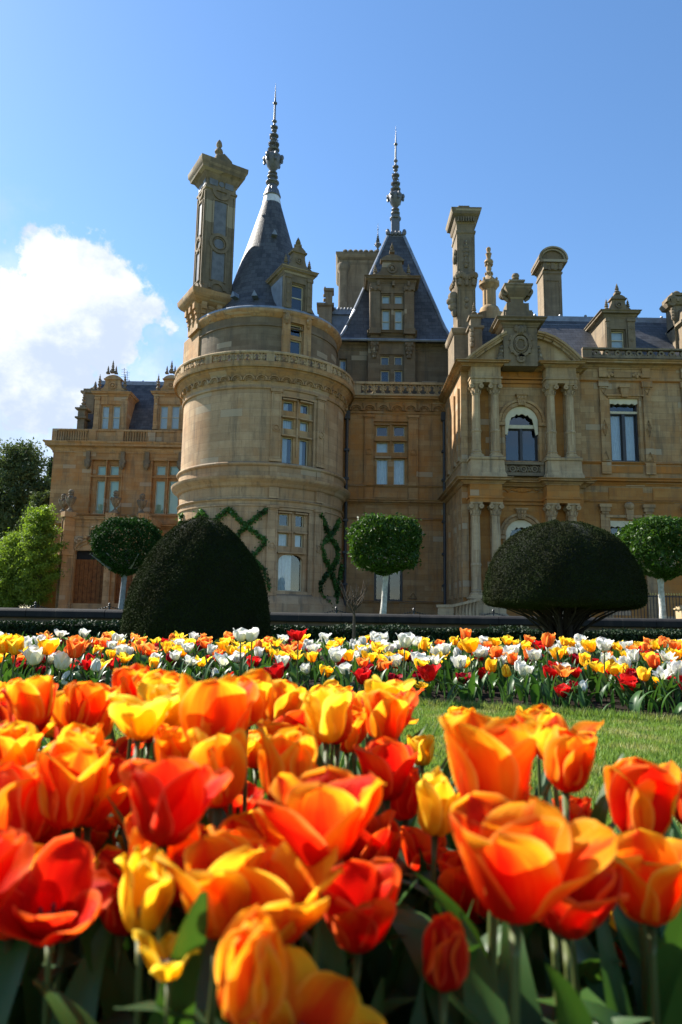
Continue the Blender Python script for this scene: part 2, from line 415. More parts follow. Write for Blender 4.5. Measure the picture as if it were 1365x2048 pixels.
# ================================================================== builders for the house
GZ = 0.62                                   # terrace level
def corn(z0, z1, o, inn=-0.3):
    h = z1 - z0
    return [(inn, z0), (0.10 * o, z0), (0.10 * o, z0 + .14 * h), (0.30 * o, z0 + .34 * h), (0.36 * o, z0 + .46 * h), (0.78 * o, z0 + .58 * h),
            (0.78 * o, z0 + .76 * h), (0.90 * o, z0 + .84 * h), (o, z0 + .94 * h), (o, z1), (inn, z1 + 0.05)]
def dprof(pr): return [(-o, z) for o, z in pr]
def arc(mb, fr, uc, zc, r0, r1, d0, d1, a0=0.0, a1=math.pi, n=12, m=0, sq=1.0):
    for i in range(n):
        a, b = a0 + (a1 - a0) * i / n, a0 + (a1 - a0) * (i + 1) / n
        q = lambda r, t: (uc + r * math.cos(t), zc + r * sq * math.sin(t))
        p = [q(r0, a), q(r1, a), q(r1, b), q(r0, b)]
        mb.hexa([fr.m(*x, d1) for x in p] + [fr.m(*x, d0) for x in p], m)
def disc(mb, fr, uc, zc, r, d0, d1, n=16, m=0, sq=1.0):
    mb.fprism(fr, [(uc + r * math.cos(2 * math.pi * i / n), zc + r * sq * math.sin(2 * math.pi * i / n)) for i in range(n)][::-1], d0, d1, m)
def ftube(mb, fr, pts, r, d, n=5, m=0): mb.tube([fr.m(u, z, d) for u, z in pts], r, n, m)
def window(parent, fr, outer, panes, mst, d0=0.14, sash='cream', frame=0.05, arch=None, label=None, meet=False):
    """stone or timber surround with its mullions (the part), each pane and curtain a sub-part"""
    mb = MB(); u0, u1, z0, z1 = outer
    mb.wall(fr, u0, u1, z0, z1, [p[:4] for p in panes], d=d0, reveal=0.2, m=0)
    dd = d0 + 1.1
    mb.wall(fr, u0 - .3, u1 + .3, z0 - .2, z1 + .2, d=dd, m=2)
    for u in (u0 - .3, u1 + .3):
        mb.add([fr.m(u, z0 - .2, d0 + .21), fr.m(u, z1 + .2, d0 + .21), fr.m(u, z1 + .2, dd), fr.m(u, z0 - .2, dd)], [(0, 1, 2, 3)], 2)
    for z in (z0 - .2, z1 + .2):
        mb.add([fr.m(u0 - .3, z, d0 + .21), fr.m(u1 + .3, z, d0 + .21), fr.m(u1 + .3, z, dd), fr.m(u0 - .3, z, dd)], [(0, 1, 2, 3)], 2)
    # moulded inner edges of the mullions
    for p in panes:
        a, b, c, e = p[:4]; w = frame; k0, k1 = d0 + .12, d0 + .19
        for bx in ((a, b, c, c + w), (a, b, e - w, e), (a, a + w, c + w, e - w), (b - w, b, c + w, e - w)):
            mb.fbox(fr, bx[0], bx[1], bx[2], bx[3], k0, k1, 1)
        if meet and e - c > 1.0: mb.fbox(fr, a + w, b - w, (c + e) / 2 - .02, (c + e) / 2 + .02, k0, k1 + .01, 1)
    if arch:   # spandrels make the head of the opening round
        for (uc, zc, r, ztop, half) in arch:
            for sgn in (-1, 1):
                pts = [(uc + sgn * half, zc), (uc + sgn * half, ztop), (uc, ztop)]
                for i in range(9):
                    a = math.pi / 2 * (1 - i / 8.0)
                    pts.append((uc + sgn * half * math.cos(a), zc + r * math.sin(a)))
                mb.fprism(fr, pts, d0 - 0.02, d0 + 0.115, 0)
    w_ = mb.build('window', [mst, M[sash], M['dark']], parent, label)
    for p in panes:
        a, b, c, e = p[:4]; k = p[4] if len(p) > 4 else None
        g = MB(); g.wall(fr, a + frame * .6, b - frame * .6, c + frame * .6, e - frame * .6, d=d0 + .16)
        g.build('pane', M['glass'], w_)
        if k:
            c_ = MB(); mat = {'c': 'curtain', 'h': 'curtain', 'g': 'blindgreen', 'b': 'curtain', 'o': 'gold'}[k]
            ua, ub = (a, b)
            if k == 'h': ub = a + (b - a) * 0.6
            n = 14 if k in 'cho' else 1; vs = []
            for i in range(n + 1):
                u = ua + (ub - ua) * i / n; dw = d0 + .30 + (.035 * math.sin(i * 2.1 + a * 5) if n > 1 else 0)
                vs += [fr.m(u, c, dw), fr.m(u, e, dw)]
            c_.add(vs, [(2 * i, 2 * i + 2, 2 * i + 3, 2 * i + 1) for i in range(n)])
            c_.build('blind' if k in 'gb' else 'curtain', M[mat], w_, sharp=80)
    return w_
def pilaster(mb, fr, u0, u1, z0, z1, d=-0.10, disc_z=None, m=0, cap=True):
    mb.fbox(fr, u0, u1, z0, z1, d, .05, m)
    w = u1 - u0; e = .12 * w
    for a, b in ((u0, u0 + e), (u1 - e, u1)): mb.fbox(fr, a, b, z0 + .02, z1 - .02, d - .035, d, m)
    mb.fbox(fr, u0 + e, u1 - e, z0 + .02, z0 + e + .02, d - .034, d, m); mb.fbox(fr, u0 + e, u1 - e, z1 - e - .02, z1 - .02, d - .034, d, m)
    if cap:
        mb.fbox(fr, u0 - .06, u1 + .06, z1, z1 + .14, d - .09, .05, m); mb.fbox(fr, u0 - .05, u1 + .05, z0 - .14, z0, d - .07, .05, m)
    for z in disc_z or []:
        arc(mb, fr, (u0 + u1) / 2, z, .27 * w, .38 * w, d - .06, d + .01, 0, 2 * math.pi, 14, m)
        disc(mb, fr, (u0 + u1) / 2, z, .2 * w, d - .04, d + .01, 10, m)
def shell_frieze(mb, fr, u0, u1, z0, z1, d, w, m=0):
    n = max(1, round((u1 - u0) / w)); w = (u1 - u0) / n; h = z1 - z0
    for i in range(n):
        uc = u0 + (i + .5) * w
        arc(mb, fr, uc, z0 + .05, w * .39, w * .48, d - .16, d + .06, 0, math.pi, 8, m, sq=min(1.0, (h - .08) / (w * .47)))
        arc(mb, fr, uc, z0 + .05, w * .29, w * .35, d - .10, d + .06, 0, math.pi, 8, m, sq=min(1.0, (h - .08) / (w * .47)))
        for k in range(5):
            a = math.pi * (k + .7) / 5.4
            ftube(mb, fr, [(uc, z0 + .06), (uc + w * .26 * math.cos(a), z0 + .06 + w * .24 * math.sin(a))], [.02, .045], d - .02, 4, m)
        ftube(mb, fr, [(uc + w * .5, z0 + h * .45), (uc + w * .5, z1)], [.02, .07], d - .01, 4, m)
def scrolls(mb, fr, u0, u1, z0, z1, d, w=.62, r=.042, m=0):
    """pierced strapwork panel between two rails"""
    n = max(1, round((u1 - u0) / w)); w = (u1 - u0) / n; h = z1 - z0; zc = (z0 + z1) / 2
    for i in range(n):
        uc = u0 + (i + .5) * w
        for s in (-1, 1):
            pts = [(uc + s * w * .46, z0)]
            for k in range(9):
                t = k / 8.0; a = -math.pi * .5 + t * math.pi * 1.35
                pts.append((uc + s * w * (.24 - .20 * math.cos(a) * (1 - .25 * t)) * 1.0, zc - h * .08 + h * .38 * math.sin(a) * (1 - .35 * t)))
            ftube(mb, fr, pts, r, d, 4, m)
            ftube(mb, fr, [(uc + s * w * .05, zc + h * .02), (uc + s * w * .22, zc + h * .30), (uc + s * w * .44, z1)], r * .9, d, 4, m)
            mb.ball(fr.m(uc + s * w * .25, zc - h * .02, d), r * 1.5, r * 1.5, r * 1.5, 6, 4, m)
        ftube(mb, fr, [(uc, z0), (uc, z1)], r * .9, d, 4, m)
        mb.ball(fr.m(uc, zc, d), r * 1.7, r * 1.7, r * 2.2, 6, 4, m)
def urn_profile(z0, z1, r):
    h = z1 - z0
    return [(r * k, z0 + h * t) for k, t in ((.62, 0), (.62, .05), (.45, .08), (.28, .14), (.25, .20), (.55, .28), (.85, .40), (1.0, .52), (1.0, .60), (.72, .64), (.5, .68),
            (.42, .74), (.62, .76), (.62, .79), (.40, .82), (.5, .88), (.42, .95), (.12, 1.0))]
def spikelet(mb, x, y, z0, z1, r, m=0):
    """small crocketed pinnacle"""
    h = z1 - z0
    mb.box(x - r, x + r, y - r, y + r, z0, z0 + .16 * h, m)
    mb.lathe(x, y, [(r * k, z0 + h * t) for k, t in ((.9, .16), (.5, .2), (.95, .27), (.6, .33), (.42, .40), (.75, .45), (.75, .48), (.36, .53), (.6, .58), (.6, .61), (.28, .66), (.48, .71), (.45, .74), (.2, .79), (.32, .84), (.12, .90), (.03, 1.0))], 8, m)
def capital(mb, x, y, z0, z1, r, m=0):
    h = z1 - z0
    mb.lathe(x, y, [(r * .98, z0 - .06), (r * 1.12, z0 - .04), (r * 1.12, z0), (r * .98, z0 + .02), (r * 1.0, z0 + .35 * h), (r * 1.2, z0 + .7 * h), (r * 1.38, z0 + .86 * h)], 16, m)
    mb.box(x - r * 1.5, x + r * 1.5, y - r * 1.5, y + r * 1.5, z0 + .86 * h, z1, m)
    for k in range(8):
        a = k * math.pi / 4 + .39
        px, py = x + r * 1.05 * math.sin(a), y - r * 1.05 * math.cos(a)
        mb.tube([(px, py, z0 + .03), (x + r * 1.2 * math.sin(a), y - r * 1.2 * math.cos(a), z0 + .3 * h), (x + r * 1.42 * math.sin(a), y - r * 1.42 * math.cos(a), z0 + .38 * h)], [.05, .045, .02], 5, m)
    for sx in (-1, 1):
        for sy in (-1, 1):
            cx, cy = x + sx * r * 1.22, y + sy * r * 1.22
            f = Fr(cx, cy, 0)
            arc(mb, f, 0, z0 + .66 * h, .035, .33 * h * .62, -.05, .05, 0, 2 * math.pi, 10, m)
            mb.ball((cx, cy - .03, z0 + .66 * h), .035, .06, .035, 6, 4, m)
def column(parent, x, y, z0, z1, r, mat, flute=False, zmid=None, ped=None):
    """classical column: base, shaft with entasis, collar; its capital is a sub-part"""
    mb = MB(); ch = 2.35 * r + .06
    mb.box(x - r * 1.45, x + r * 1.45, y - r * 1.45, y + r * 1.45, z0, z0 + .10)
    mb.lathe(x, y, [(r * 1.38, z0 + .10), (r * 1.42, z0 + .14), (r * 1.36, z0 + .19), (r * 1.14, z0 + .21), (r * 1.12, z0 + .25), (r * 1.24, z0 + .28), (r * 1.2, z0 + .32), (r * 1.03, z0 + .35)], 20)
    zs, ze = z0 + .35, z1 - ch
    def shaft(a, b, fl):
        n = 40 if fl else 20; rings = []
        K = 6
        vs = []
        for k in range(K + 1):
            t = k / K; z = a + (b - a) * t; q = (z - zs) / (ze - zs); rr = r * (1.02 - .14 * q ** 1.6)
            for i in range(n):
                an = 2 * math.pi * i / n; r2 = rr * (.93 if fl and i % 2 else 1.0)
                vs.append((x + r2 * math.sin(an), y - r2 * math.cos(an), z))
        mb.add(vs, [(k * n + i, k * n + (i + 1) % n, (k + 1) * n + (i + 1) % n, (k + 1) * n + i) for k in range(K) for i in range(n)])
    zm = zmid if zmid else zs + (ze - zs) * .33
    shaft(zs, zm, False); shaft(zm + .12, ze, flute)
    mb.lathe(x, y, [(r * 1.0, zm - .04), (r * 1.14, zm), (r * 1.16, zm + .05), (r * 1.1, zm + .08), (r * 1.0, zm + .13)], 20)
    c = mb.build('column', mat, parent)
    cb = MB(); capital(cb, x, y, ze, z1, r * .88); cb.build('capital', M['pale'], c)
    return c
def scallop_ped(mb, fr, uc, z0, w, h, d0, d1, m=0):
    """shaped gable: scrolled shoulders, niche block, pediment cap"""
    pts = [(-.5, 0), (-.5, .07), (-.36, .12), (-.27, .24), (-.23, .40), (-.22, .58), (.22, .58), (.23, .40), (.27, .24), (.36, .12), (.5, .07), (.5, 0)]
    mb.fprism(fr, [(uc + a * w, z0 + b * h) for a, b in pts], d0, d1, m)
    mb.fbox(fr, uc - .27 * w, uc + .27 * w, z0 + .58 * h, z0 + .63 * h, d0 - .10, d1 + .08, m)
    pts = [(-.25, .63), (-.22, .70), (-.12, .78), (0, .81), (.12, .78), (.22, .70), (.25, .63)]
    mb.fprism(fr, [(uc + a * w, z0 + b * h) for a, b in pts], d0 - .03, d1, m)
    arc(mb, fr, uc, z0 + .32 * h, .07 * w, .115 * w, d0 - .07, d0 + .01, 0, 2 * math.pi, 12, m)
    mb.ball(fr.m(uc, z0 + .32 * h, d0), .05 * w, .05 * w, .06 * w, 8, 5, m)
def dormer(parent, fr, u0, u1, z0, z1, dep, panes, mat, ov=.16, ped_h=1.4, fin=True, spikes=None, label=None, sash='cream', roofm='slate', meet=True, mid=None):
    """dormer: stone front and cheeks, cornice, shaped pediment; sub-parts window bits, pinnacles, little roof"""
    mb = MB(); ou = (min(p[0] for p in panes) - .1, max(p[1] for p in panes) + .1, min(p[2] for p in panes) - .08, max(p[3] for p in panes) + .08)
    mb.wall(fr, u0, u1, z0, z1, [ou], d=0, reveal=.12)
    mb.wall(fr, ou[0], ou[1], ou[2], ou[3], [p[:4] for p in panes], d=.10, reveal=.14)
    for u in (u0, u1): mb.add([fr.m(u, z0, 0), fr.m(u, z1, 0), fr.m(u, z1, dep), fr.m(u, z0, dep)], [(0, 1, 2, 3)])
    mb.wall(fr, ou[0] - .15, ou[1] + .15, ou[2] - .1, ou[3] + .1, d=.9, m=1)
    w = u1 - u0
    for a, b in ((u0 + .03, ou[0] - .06), (ou[1] + .06, u1 - .03)):
        if b - a > .12:
            mb.fbox(fr, a, b, z0 + .15, z1 - .28, -.08, .02); mb.fbox(fr, a - .03, b + .03, z1 - .28, z1 - .12, -.13, .02); mb.fbox(fr, a - .03, b + .03, z0 + .02, z0 + .15, -.12, .02)
            for k in range(3): disc(mb, fr, (a + b) / 2, z0 + .15 + (z1 - z0 - .45) * (k + .5) / 3, min(.09, (b - a) * .3), -.11, -.07, 8)
    mb.fring(fr, u0, u1, 0, dep, corn(z1 - .06, z1 + .30, ov + .1))
    if ped_h: scallop_ped(mb, fr, (u0 + u1) / 2, z1 + .30, w, ped_h, .05, .40)
    for a in (ou[0], ou[1]): mb.fbox(fr, a - .03, a + .03, ou[2], ou[3], -.03, .02)
    d_ = mb.build('dormer', [mat, M['dark'], M['sash']], parent, label)
    for p in panes:
        f = MB(); a, b, c, e = p[:4]; k = .045
        for bx in ((a, b, c, c + k), (a, b, e - k, e), (a, a + k, c + k, e - k), (b - k, b, c + k, e - k)): f.fbox(fr, *bx, .20, .26)
        if meet and e - c > .9: f.fbox(fr, a + k, b - k, (c + e) / 2 - .025, (c + e) / 2 + .025, .20, .27)
        f.build('window_frame', M[sash], d_)
        g = MB(); g.wall(fr, a + .02, b - .02, c + .02, e - .02, d=.235); g.build('pane', M['glass'], d_)
        if len(p) > 4 and p[4]:
            g = MB(); g.wall(fr, a, b, c, e, d=.33); g.build('blind', M[{'c': 'curtain', 'b': 'curtain', 'g': 'blindgreen'}[p[4]]], d_)
    rf = MB(); h = .5
    rf.add([fr.m(u0 - .05, z1 + .34, .3), fr.m((u0 + u1) / 2, z1 + .34 + h, .3), fr.m(u1 + .05, z1 + .34, .3), fr.m(u0 - .05, z1 + .34, dep + .8), fr.m((u0 + u1) / 2, z1 + .34 + h, dep + .8), fr.m(u1 + .05, z1 + .34, dep + .8)],
           [(0, 1, 4, 3), (1, 2, 5, 4), (0, 2, 1), (3, 4, 5)])
    rf.build('dormer_roof', M[roofm], d_)
    for (u, za, zb, r) in spikes or []:
        s_ = MB(); x, y, _ = fr.m(u, 0, .2); spikelet(s_, x, y, za, zb, r); s_.build('pinnacle', M['carve'], d_)
    return d_
def spire(parent, x, y, z, lv, mat='finial', name='finial', n=14, base=0):
    """lead finial: lv = (neck bottom, bulb bottom, bulb top, knobs top, rod top) heights; ornaments sized s"""
    z0, zb0, zb1, zk, zt = lv; s = (zb1 - zb0) / 3.0
    mb = MB(); q = zb0 - z0
    if base:
        mb.box(x - base, x + base, y - base, y + base, z0 - 3.6 * base, z0 + .30 * q)
    mb.lathe(x, y, [(s * k, z0 + q * t) for k, t in ((.78, 0), (.86, .06), (.86, .12), (.6, .18), (.48, .30), (.42, .42), (.56, .46), (.68, .52), (.68, .58), (.42, .64), (.34, .72), (.48, .78), (.60, .83), (.58, .87), (.28, .92), (.18, 1.0))], n)
    b = zb1 - zb0
    mb.lathe(x, y, [(s * k, zb0 + b * t) for k, t in ((.25, 0), (.45, .08), (.75, .22), (.95, .42), (1.08, .58), (1.05, .68), (.7, .78), (.42, .84), (.38, .92), (.7, .95), (.78, 1.0))], n)
    for k in range(6):   # masks and handles round the bulb
        a = k * math.pi / 3 + .4
        cx, cy = x + s * 1.12 * math.sin(a), y - s * 1.12 * math.cos(a)
        mb.ball((cx, cy, zb0 + b * .60), .27 * s, .27 * s, .42 * s, 7, 5); mb.ball((cx, cy, zb0 + b * .42), .2 * s, .2 * s, .3 * s, 6, 4)
    h = zk - zb1
    pr = [(.78, 0), (.45, .03), (.30, .08), (.34, .12)]
    for c0, w in ((.17, .70), (.33, .40), (.43, .58), (.60, .34), (.70, .46), (.89, .30)):
        pr += [(.13, c0 - .05), (w, c0 - .015), (w * 1.05, c0 + .012), (.15, c0 + .035)]
    pr += [(.14, 1.0)]
    mb.lathe(x, y, [(s * k, zb1 + h * t) for k, t in pr], 10)
    for k in range(4):
        a = k * math.pi / 2 + .5
        for zz, rr in ((.14, .62), (.30, .48), (.44, .44)):
            cx, cy = x + s * rr * math.sin(a), y - s * rr * math.cos(a)
            mb.tube([(x + .2 * s * math.sin(a), y - .2 * s * math.cos(a), zb1 + h * (zz - .05)), (cx, cy, zb1 + h * (zz - .02)), (cx + .1 * s * math.sin(a), cy, zb1 + h * (zz + .03)), (x + .25 * s * math.sin(a), y, zb1 + h * (zz + .04))], .07 * s, 5)
    g = zt - zk
    mb.lathe(x, y, [(s * .13, zk), (s * .12, zk + .38 * g), (s * .28, zk + .40 * g), (s * .28, zk + .43 * g), (s * .11, zk + .46 * g), (.006, zt)], 8)
    return mb.build(name, M[mat], parent)

# ================================================================== the manor house
manor = thing('manor_house', (0, 40, GZ), 'sandstone turreted country house with slate roofs and tall chimneys behind the terrace', 'country house')
# ------------------------------------------------------------------ left wing
FL = Fr(0, 51)
L0, L1 = FL.u(103, 960), FL.u(440, 960)
zl = lambda py, px=220, d=0: FL.z(px, py, d)
zc0, zc1, zp = zl(904), zl(886), zl(859)
w1 = FL.rect(181.6, 920, 241, 1028); w2 = FL.rect(304, 920, 366, 1028)
def lw_panes(x0, x1, x2, x3): return [FL.rect(x0, 930, x1, 949) + ('g',), FL.rect(x2, 930, x3, 949) + ('g',), FL.rect(x0 - 3, 960, x1 - 2.5, 1027) + ('g',), FL.rect(x2 - 2.5, 960, x3 - 1.5, 1027) + ('g',)]
mb = MB()
dr0 = FL.rect(146, 1101, 208, 1208); dr1 = FL.rect(231, 1101, 265, 1208)
mb.wall(FL, L0, L1, GZ - .3, zc0 + .1, [w1, w2])
mb.add([(L0, 51, GZ - .3), (L0, 51, zp), (L0, 66, zp), (L0, 66, GZ - .3)], [(0, 1, 2, 3)])
mb.add([(L0, 66, GZ - .3), (L0, 66, zp), (L1, 66, zp), (L1, 66, GZ - .3)], [(0, 1, 2, 3)])
mb.build('wall', M['warm'], manor, 'warm ashlar wall of the far left wing')
lo = MB(); zs = zl(1057)
lo.wall(FL, L0 - .45, FL.u(120, 1150), GZ - .3, zs, d=-.25); lo.add([FL.m(L0 - .45, GZ - .3, -.25), FL.m(L0 - .45, zs, -.25), FL.m(L0 - .45, zs, 3), FL.m(L0 - .45, GZ - .3, 3)], [(0, 1, 2, 3)])
lo.prof(FL, L0 - .55, L1, dprof(corn(zs - .05, zs + .38, .45, -.05)))
lo.prof(FL, L0 - .05, L1, dprof(corn(zl(1035), zl(1029), .16, -.05)))
for a in (196, 252, 330): lo.fbox(FL, FL.u(a, 1045), FL.u(a + 40, 1045), zl(1051), zl(1039), -.06, .02)
lo.build('string_course', M['warm'], manor)
c = MB(); c.ring([(L0, 51), (L1, 51), (L1, 66), (L0, 66)], corn(zc0 - .1, zc1, .62)); c.build('cornice', M['buff'], manor)
b = MB(); zb = zc1 + .02
b.fbox(FL, L0, L1, zb, zb + .12, -.02, .3); b.fbox(FL, L0 - .03, L1, zp - .13, zp, -.06, .34)
for a, e in ((105, 115), (179, 193), (232, 248), (296, 312), (352, 366)): b.fbox(FL, FL.u(a, 870), FL.u(e, 870), zb, zp, -.05, .32)
for a, e in ((193, 232), (312, 352)): b.fbox(FL, FL.u(a, 870), FL.u(e, 870), zb, zp - .1, .03, .25)
for a, e in ((115, 179), (248, 296)):
    ua, ue = FL.u(a, 870), FL.u(e, 870); n = 13 if a == 115 else 9
    b.fbox(FL, ua, ue, zb, zp - .1, .18, .24)
    for i in range(n):
        uu = ua + (ue - ua) * (i + .5) / n
        b.lathe(uu, FL.oy + .08, [(.05, zb + .12), (.10, zb + .3), (.05, zb + .5), (.07, zp - .25), (.09, zp - .13)], 6)
b.build('parapet', M['buff'], manor)
# brackets and window mouldings
for x in (177.5, 246.7, 295.6, 362):
    k = MB(); uc = FL.u(x, 925); za, zt = zl(937), zl(904)
    k.fbox(FL, uc - .14, uc + .14, za + .55, zt, -.22, .02); k.fbox(FL, uc - .22, uc + .22, za + .38, za + .6, -.30, .02)
    k.ball(FL.m(uc, za + .25, -.18), .24, .2, .28, 8, 5); k.ball(FL.m(uc, za, -.15), .1, .1, .12, 6, 4)
    k.build('bracket', M['carve'], manor)
window(manor, FL, w1, lw_panes(193, 211.5, 218.5, 236), M['warm'], d0=.22, label='left of the two mullioned windows in the far left wing')
window(manor, FL, w2, lw_panes(311.5, 330, 337, 357), M['warm'], d0=.22)
for (a, e) in ((w1[0], w1[1]), (w2[0], w2[1])):
    lab = MB(); zt = zl(920); zm = zl(953)
    lab.fbox(FL, a - .12, e + .12, zt, zt + .10, -.09, .02); lab.fbox(FL, a - .12, e + .12, zm - .04, zm + .05, -.07, .02)
    for u in (a - .12, (a + e) / 2 - .04, e + .04): lab.fbox(FL, u, u + .08, zl(1028), zt, -.06, .02 if u != (a + e) / 2 - .04 else .24)
    lab.fbox(FL, a - .2, e + .2, zl(1028) - .1, zl(1028), -.14, .02)
    lab.build('window_moulding', M['warm'], manor)
# mansard roof of the left wing
zr0, zr1 = zl(858), FL.z(300, 765, 3.2)
rf = MB(); xa, xb = FL.u(154, 850, .5), FL.u(203, 770, 3.2)
q = [(xa, 51.5, zr0 - .3), (L1 + 3, 51.5, zr0 - .3), (L1 + 3, 54.2, zr1), (xb, 54.2, zr1), (xb, 62, zr1), (xa, 65, zr0 - .3), (L1 + 3, 62, zr1), (L1 + 3, 65, zr0 - .3)]
rf.add(q, [(0, 1, 2, 3), (5, 0, 3, 4), (3, 2, 6, 4), (7, 5, 4, 6)])
roof = rf.build('roof', M['slate'], manor, 'slate mansard roof of the far left wing')
rl = MB(); rl.fbox(Fr(0, 54.2), xb - .1, L1, zr1 - .45, zr1 + .04, -.14, .2); rl.fbox(Fr(0, 54.2), xb - .05, L1, zr1 - 1.1, zr1 - .98, -.5, .1)
for i in range(9): rl.ball((xb + i * 1.1, 54.15, zr1 + .06), .07, .07, .10, 6, 4)
rl.build('ridge_flashing', M['lead'], roof)
for cx, a, e, p in ((224, 188, 255, ((203, 217), (224.5, 239))), (342, 307, 371, ((320, 335), (342.5, 358)))):
    Fd = Fr(0, 51.25); z0 = Fd.z(cx, 860); z1_ = Fd.z(cx, 792)
    pn = [Fd.rect(x0, 811, x1, 857) + ('b',) for x0, x1 in p]
    sp = [(Fd.u(cx, 745), Fd.z(cx, 744), Fd.z(cx, 718), .16), (Fd.u(cx - 9, 745), Fd.z(cx, 746), Fd.z(cx, 729), .12), (Fd.u(cx + 7, 745), Fd.z(cx, 746), Fd.z(cx, 729), .12),
          (Fd.u(cx - 27, 780), Fd.z(cx, 787), Fd.z(cx, 746), .2), (Fd.u(cx + 24, 780), Fd.z(cx, 787), Fd.z(cx, 746), .2)]
    dormer(manor, Fd, Fd.u(a, 830), Fd.u(e, 830), z0, z1_, 3.0, pn, M['buff'], ped_h=Fd.z(cx, 741) - z1_ - .3, spikes=sp, meet=True)
# turret and small chimney at the hip
t_ = MB(); Fh = Fr(0, 52.5); ux0, ux1 = Fh.u(166, 800), Fh.u(189, 800)
t_.fring(Fh, ux0, ux1, 0, 1.6, [(0, Fh.z(177, 858)), (0, Fh.z(177, 788)), (.16, Fh.z(177, 786)), (.16, Fh.z(177, 782)), (0, Fh.z(177, 781)), (0, Fh.z(177, 777))])
t_.lathe(Fh.u(182, 775), 53.2, [(.25, Fh.z(180, 778)), (.3, Fh.z(180, 772)), (.22, Fh.z(180, 770))], 10)
t_.build('chimney', M['carve'], manor, 'small lichened chimney on the left wing hip')
t_ = MB(); ux0, ux1 = FL.u(153, 840), FL.u(167, 840)
t_.fring(FL, ux0, ux1, .2, .9, [(0, zl(858)), (0, zl(838)), (.15, zl(836)), (.15, zl(833)), (0, zl(832)), (0, zl(820)), (.18, zl(818)), (.18, zl(815)), (-.1, zl(814))])
spikelet(t_, (ux0 + ux1) / 2, 51.5, zl(815), zl(776), .2)
t_.build('corner_pinnacle', M['carve'], manor); t_ = MB(); spikelet(t_, FL.u(172, 770), 53, Fh.z(172, 780), Fh.z(172, 757), .22)
t_.build('corner_pinnacle', M['carve'], manor)
# roof aerials
ae = MB()
for x, y0, y1 in ((249, 770, 736), (255, 770, 742)):
    p0, p1 = at(x, y0, 56), at(x, y1, 56); ae.tube([tuple(p0), tuple(p1)], .02, 4)
    for k in range(4): zz = p1.z - .15 - k * .2; ae.tube([(p1.x - .22, 56, zz), (p1.x + .22, 56, zz)], .012, 4)
ae.build('aerial', M['iron'], manor)
# porch
FP0 = Fr(0, 48.2); zpp = FP0.z(170, 1042)
pu0, pu1 = FP0.u(122, 1120), FP0.u(300, 1120)
dr = FP0.rect(147, 1101, 208, 1207); dr2 = FP0.rect(231, 1101, 266, 1207)
P_ = MB()
P_.wall(FP0, pu0 + .3, pu1, GZ - .3, zpp, [dr, dr2], d=0, reveal=.35)
P_.add([FP0.m(pu0 + .3, GZ - .3, 0), FP0.m(pu0 + .3, zpp, 0), FP0.m(pu0 + .3, zpp, 2.9), FP0.m(pu0 + .3, GZ - .3, 2.9)], [(0, 1, 2, 3)])
P_.prof(FP0, pu0, pu1, dprof(corn(zpp - .1, zpp + .3, .30, -3)))
_pc0 = FP0.m(FP0.u(129, 1120), 0, -.35); FPd = Fr(_pc0[0], _pc0[1], -math.pi / 4)
P_.fbox(FPd, -.24, .24, GZ - .3, zpp + .45, -.1, .6)
for _z in (GZ + .7, GZ + 2.6, GZ + 4.2, GZ + 5.4): arc(P_, FPd, 0, _z, .10, .17, -.15, -.09, 0, 2 * math.pi, 12)
for _a, _b in ((-.24, -.18), (.18, .24)): P_.fbox(FPd, _a, _b, GZ, zpp, -.14, -.09)
P_.fbox(FPd, -.34, .34, FP0.z(128, 1111), FP0.z(128, 1104), -.22, .6); P_.fbox(FPd, -.32, .32, zpp + .2, zpp + .56, -.2, .6)
for x in (219, 285):
    uc = FP0.u(x, 1120); f = FP0
    P_.fbox(f, uc - .22, uc + .22, GZ - .3, zpp - .1, -.32, .02); P_.fbox(f, uc - .30, uc + .30, GZ - .3, GZ + .5, -.40, .02)
    for zz in (f.z(x, 1100), f.z(x, 1164), f.z(x, 1045)):
        arc(P_, f, uc, zz, .11, .17, -.38, -.30, 0, 2 * math.pi, 12)
    P_.fbox(f, uc - .34, uc + .34, f.z(x, 1110), f.z(x, 1104), -.46, .02)
    P_.ball(f.m(uc, f.z(x, 1113), -.3), .26, .22, .22, 8, 5)
    P_.fbox(f, uc - .32, uc + .32, zpp + .0, zpp + .55, -.44, .12)
# ogee hood over the door
uc = (dr[0] + dr[1]) / 2; zt = dr[3]
og = [(-1.0, 0), (-.86, .28), (-.55, .50), (-.25, .62), (-.08, .95), (0, 1.45)]
og2 = og + [(-a, b_) for a, b_ in og[-2::-1]]
ftube(P_, FP0, [(uc + a * 1.02, zt + .15 + b_ * .9) for a, b_ in og2], .075, -.10, 6)
ftube(P_, FP0, [(uc + a * .8, zt + .10 + b_ * .6) for a, b_ in og2], .05, -.06, 6)
for k in range(7):
    for s in (-1, 1): P_.ball(FP0.m(uc + s * (.35 + .12 * k), zt + .6 + .1 * math.sin(k * 2.2) + (6 - k) * .05, -.05), .11, .09, .13, 6, 4)
P_.ball(FP0.m(uc, zt + 1.5, -.1), .14, .1, .16, 8, 5)
for u in (dr[0] - .13, dr[1] + .05): P_.fbox(FP0, u, u + .08, GZ, dr[3] + .1, -.10, .02); P_.fbox(FP0, u - .03, u + .11, GZ, GZ + .9, -.15, .02)
P_.fbox(FP0, dr[0] - .3, dr[1] + .3, zt + 1.62, zt + 1.72, -.08, .02)
P_.build('porch', M['buff'], manor, 'buff stone entrance porch with ogee hood, left wing')
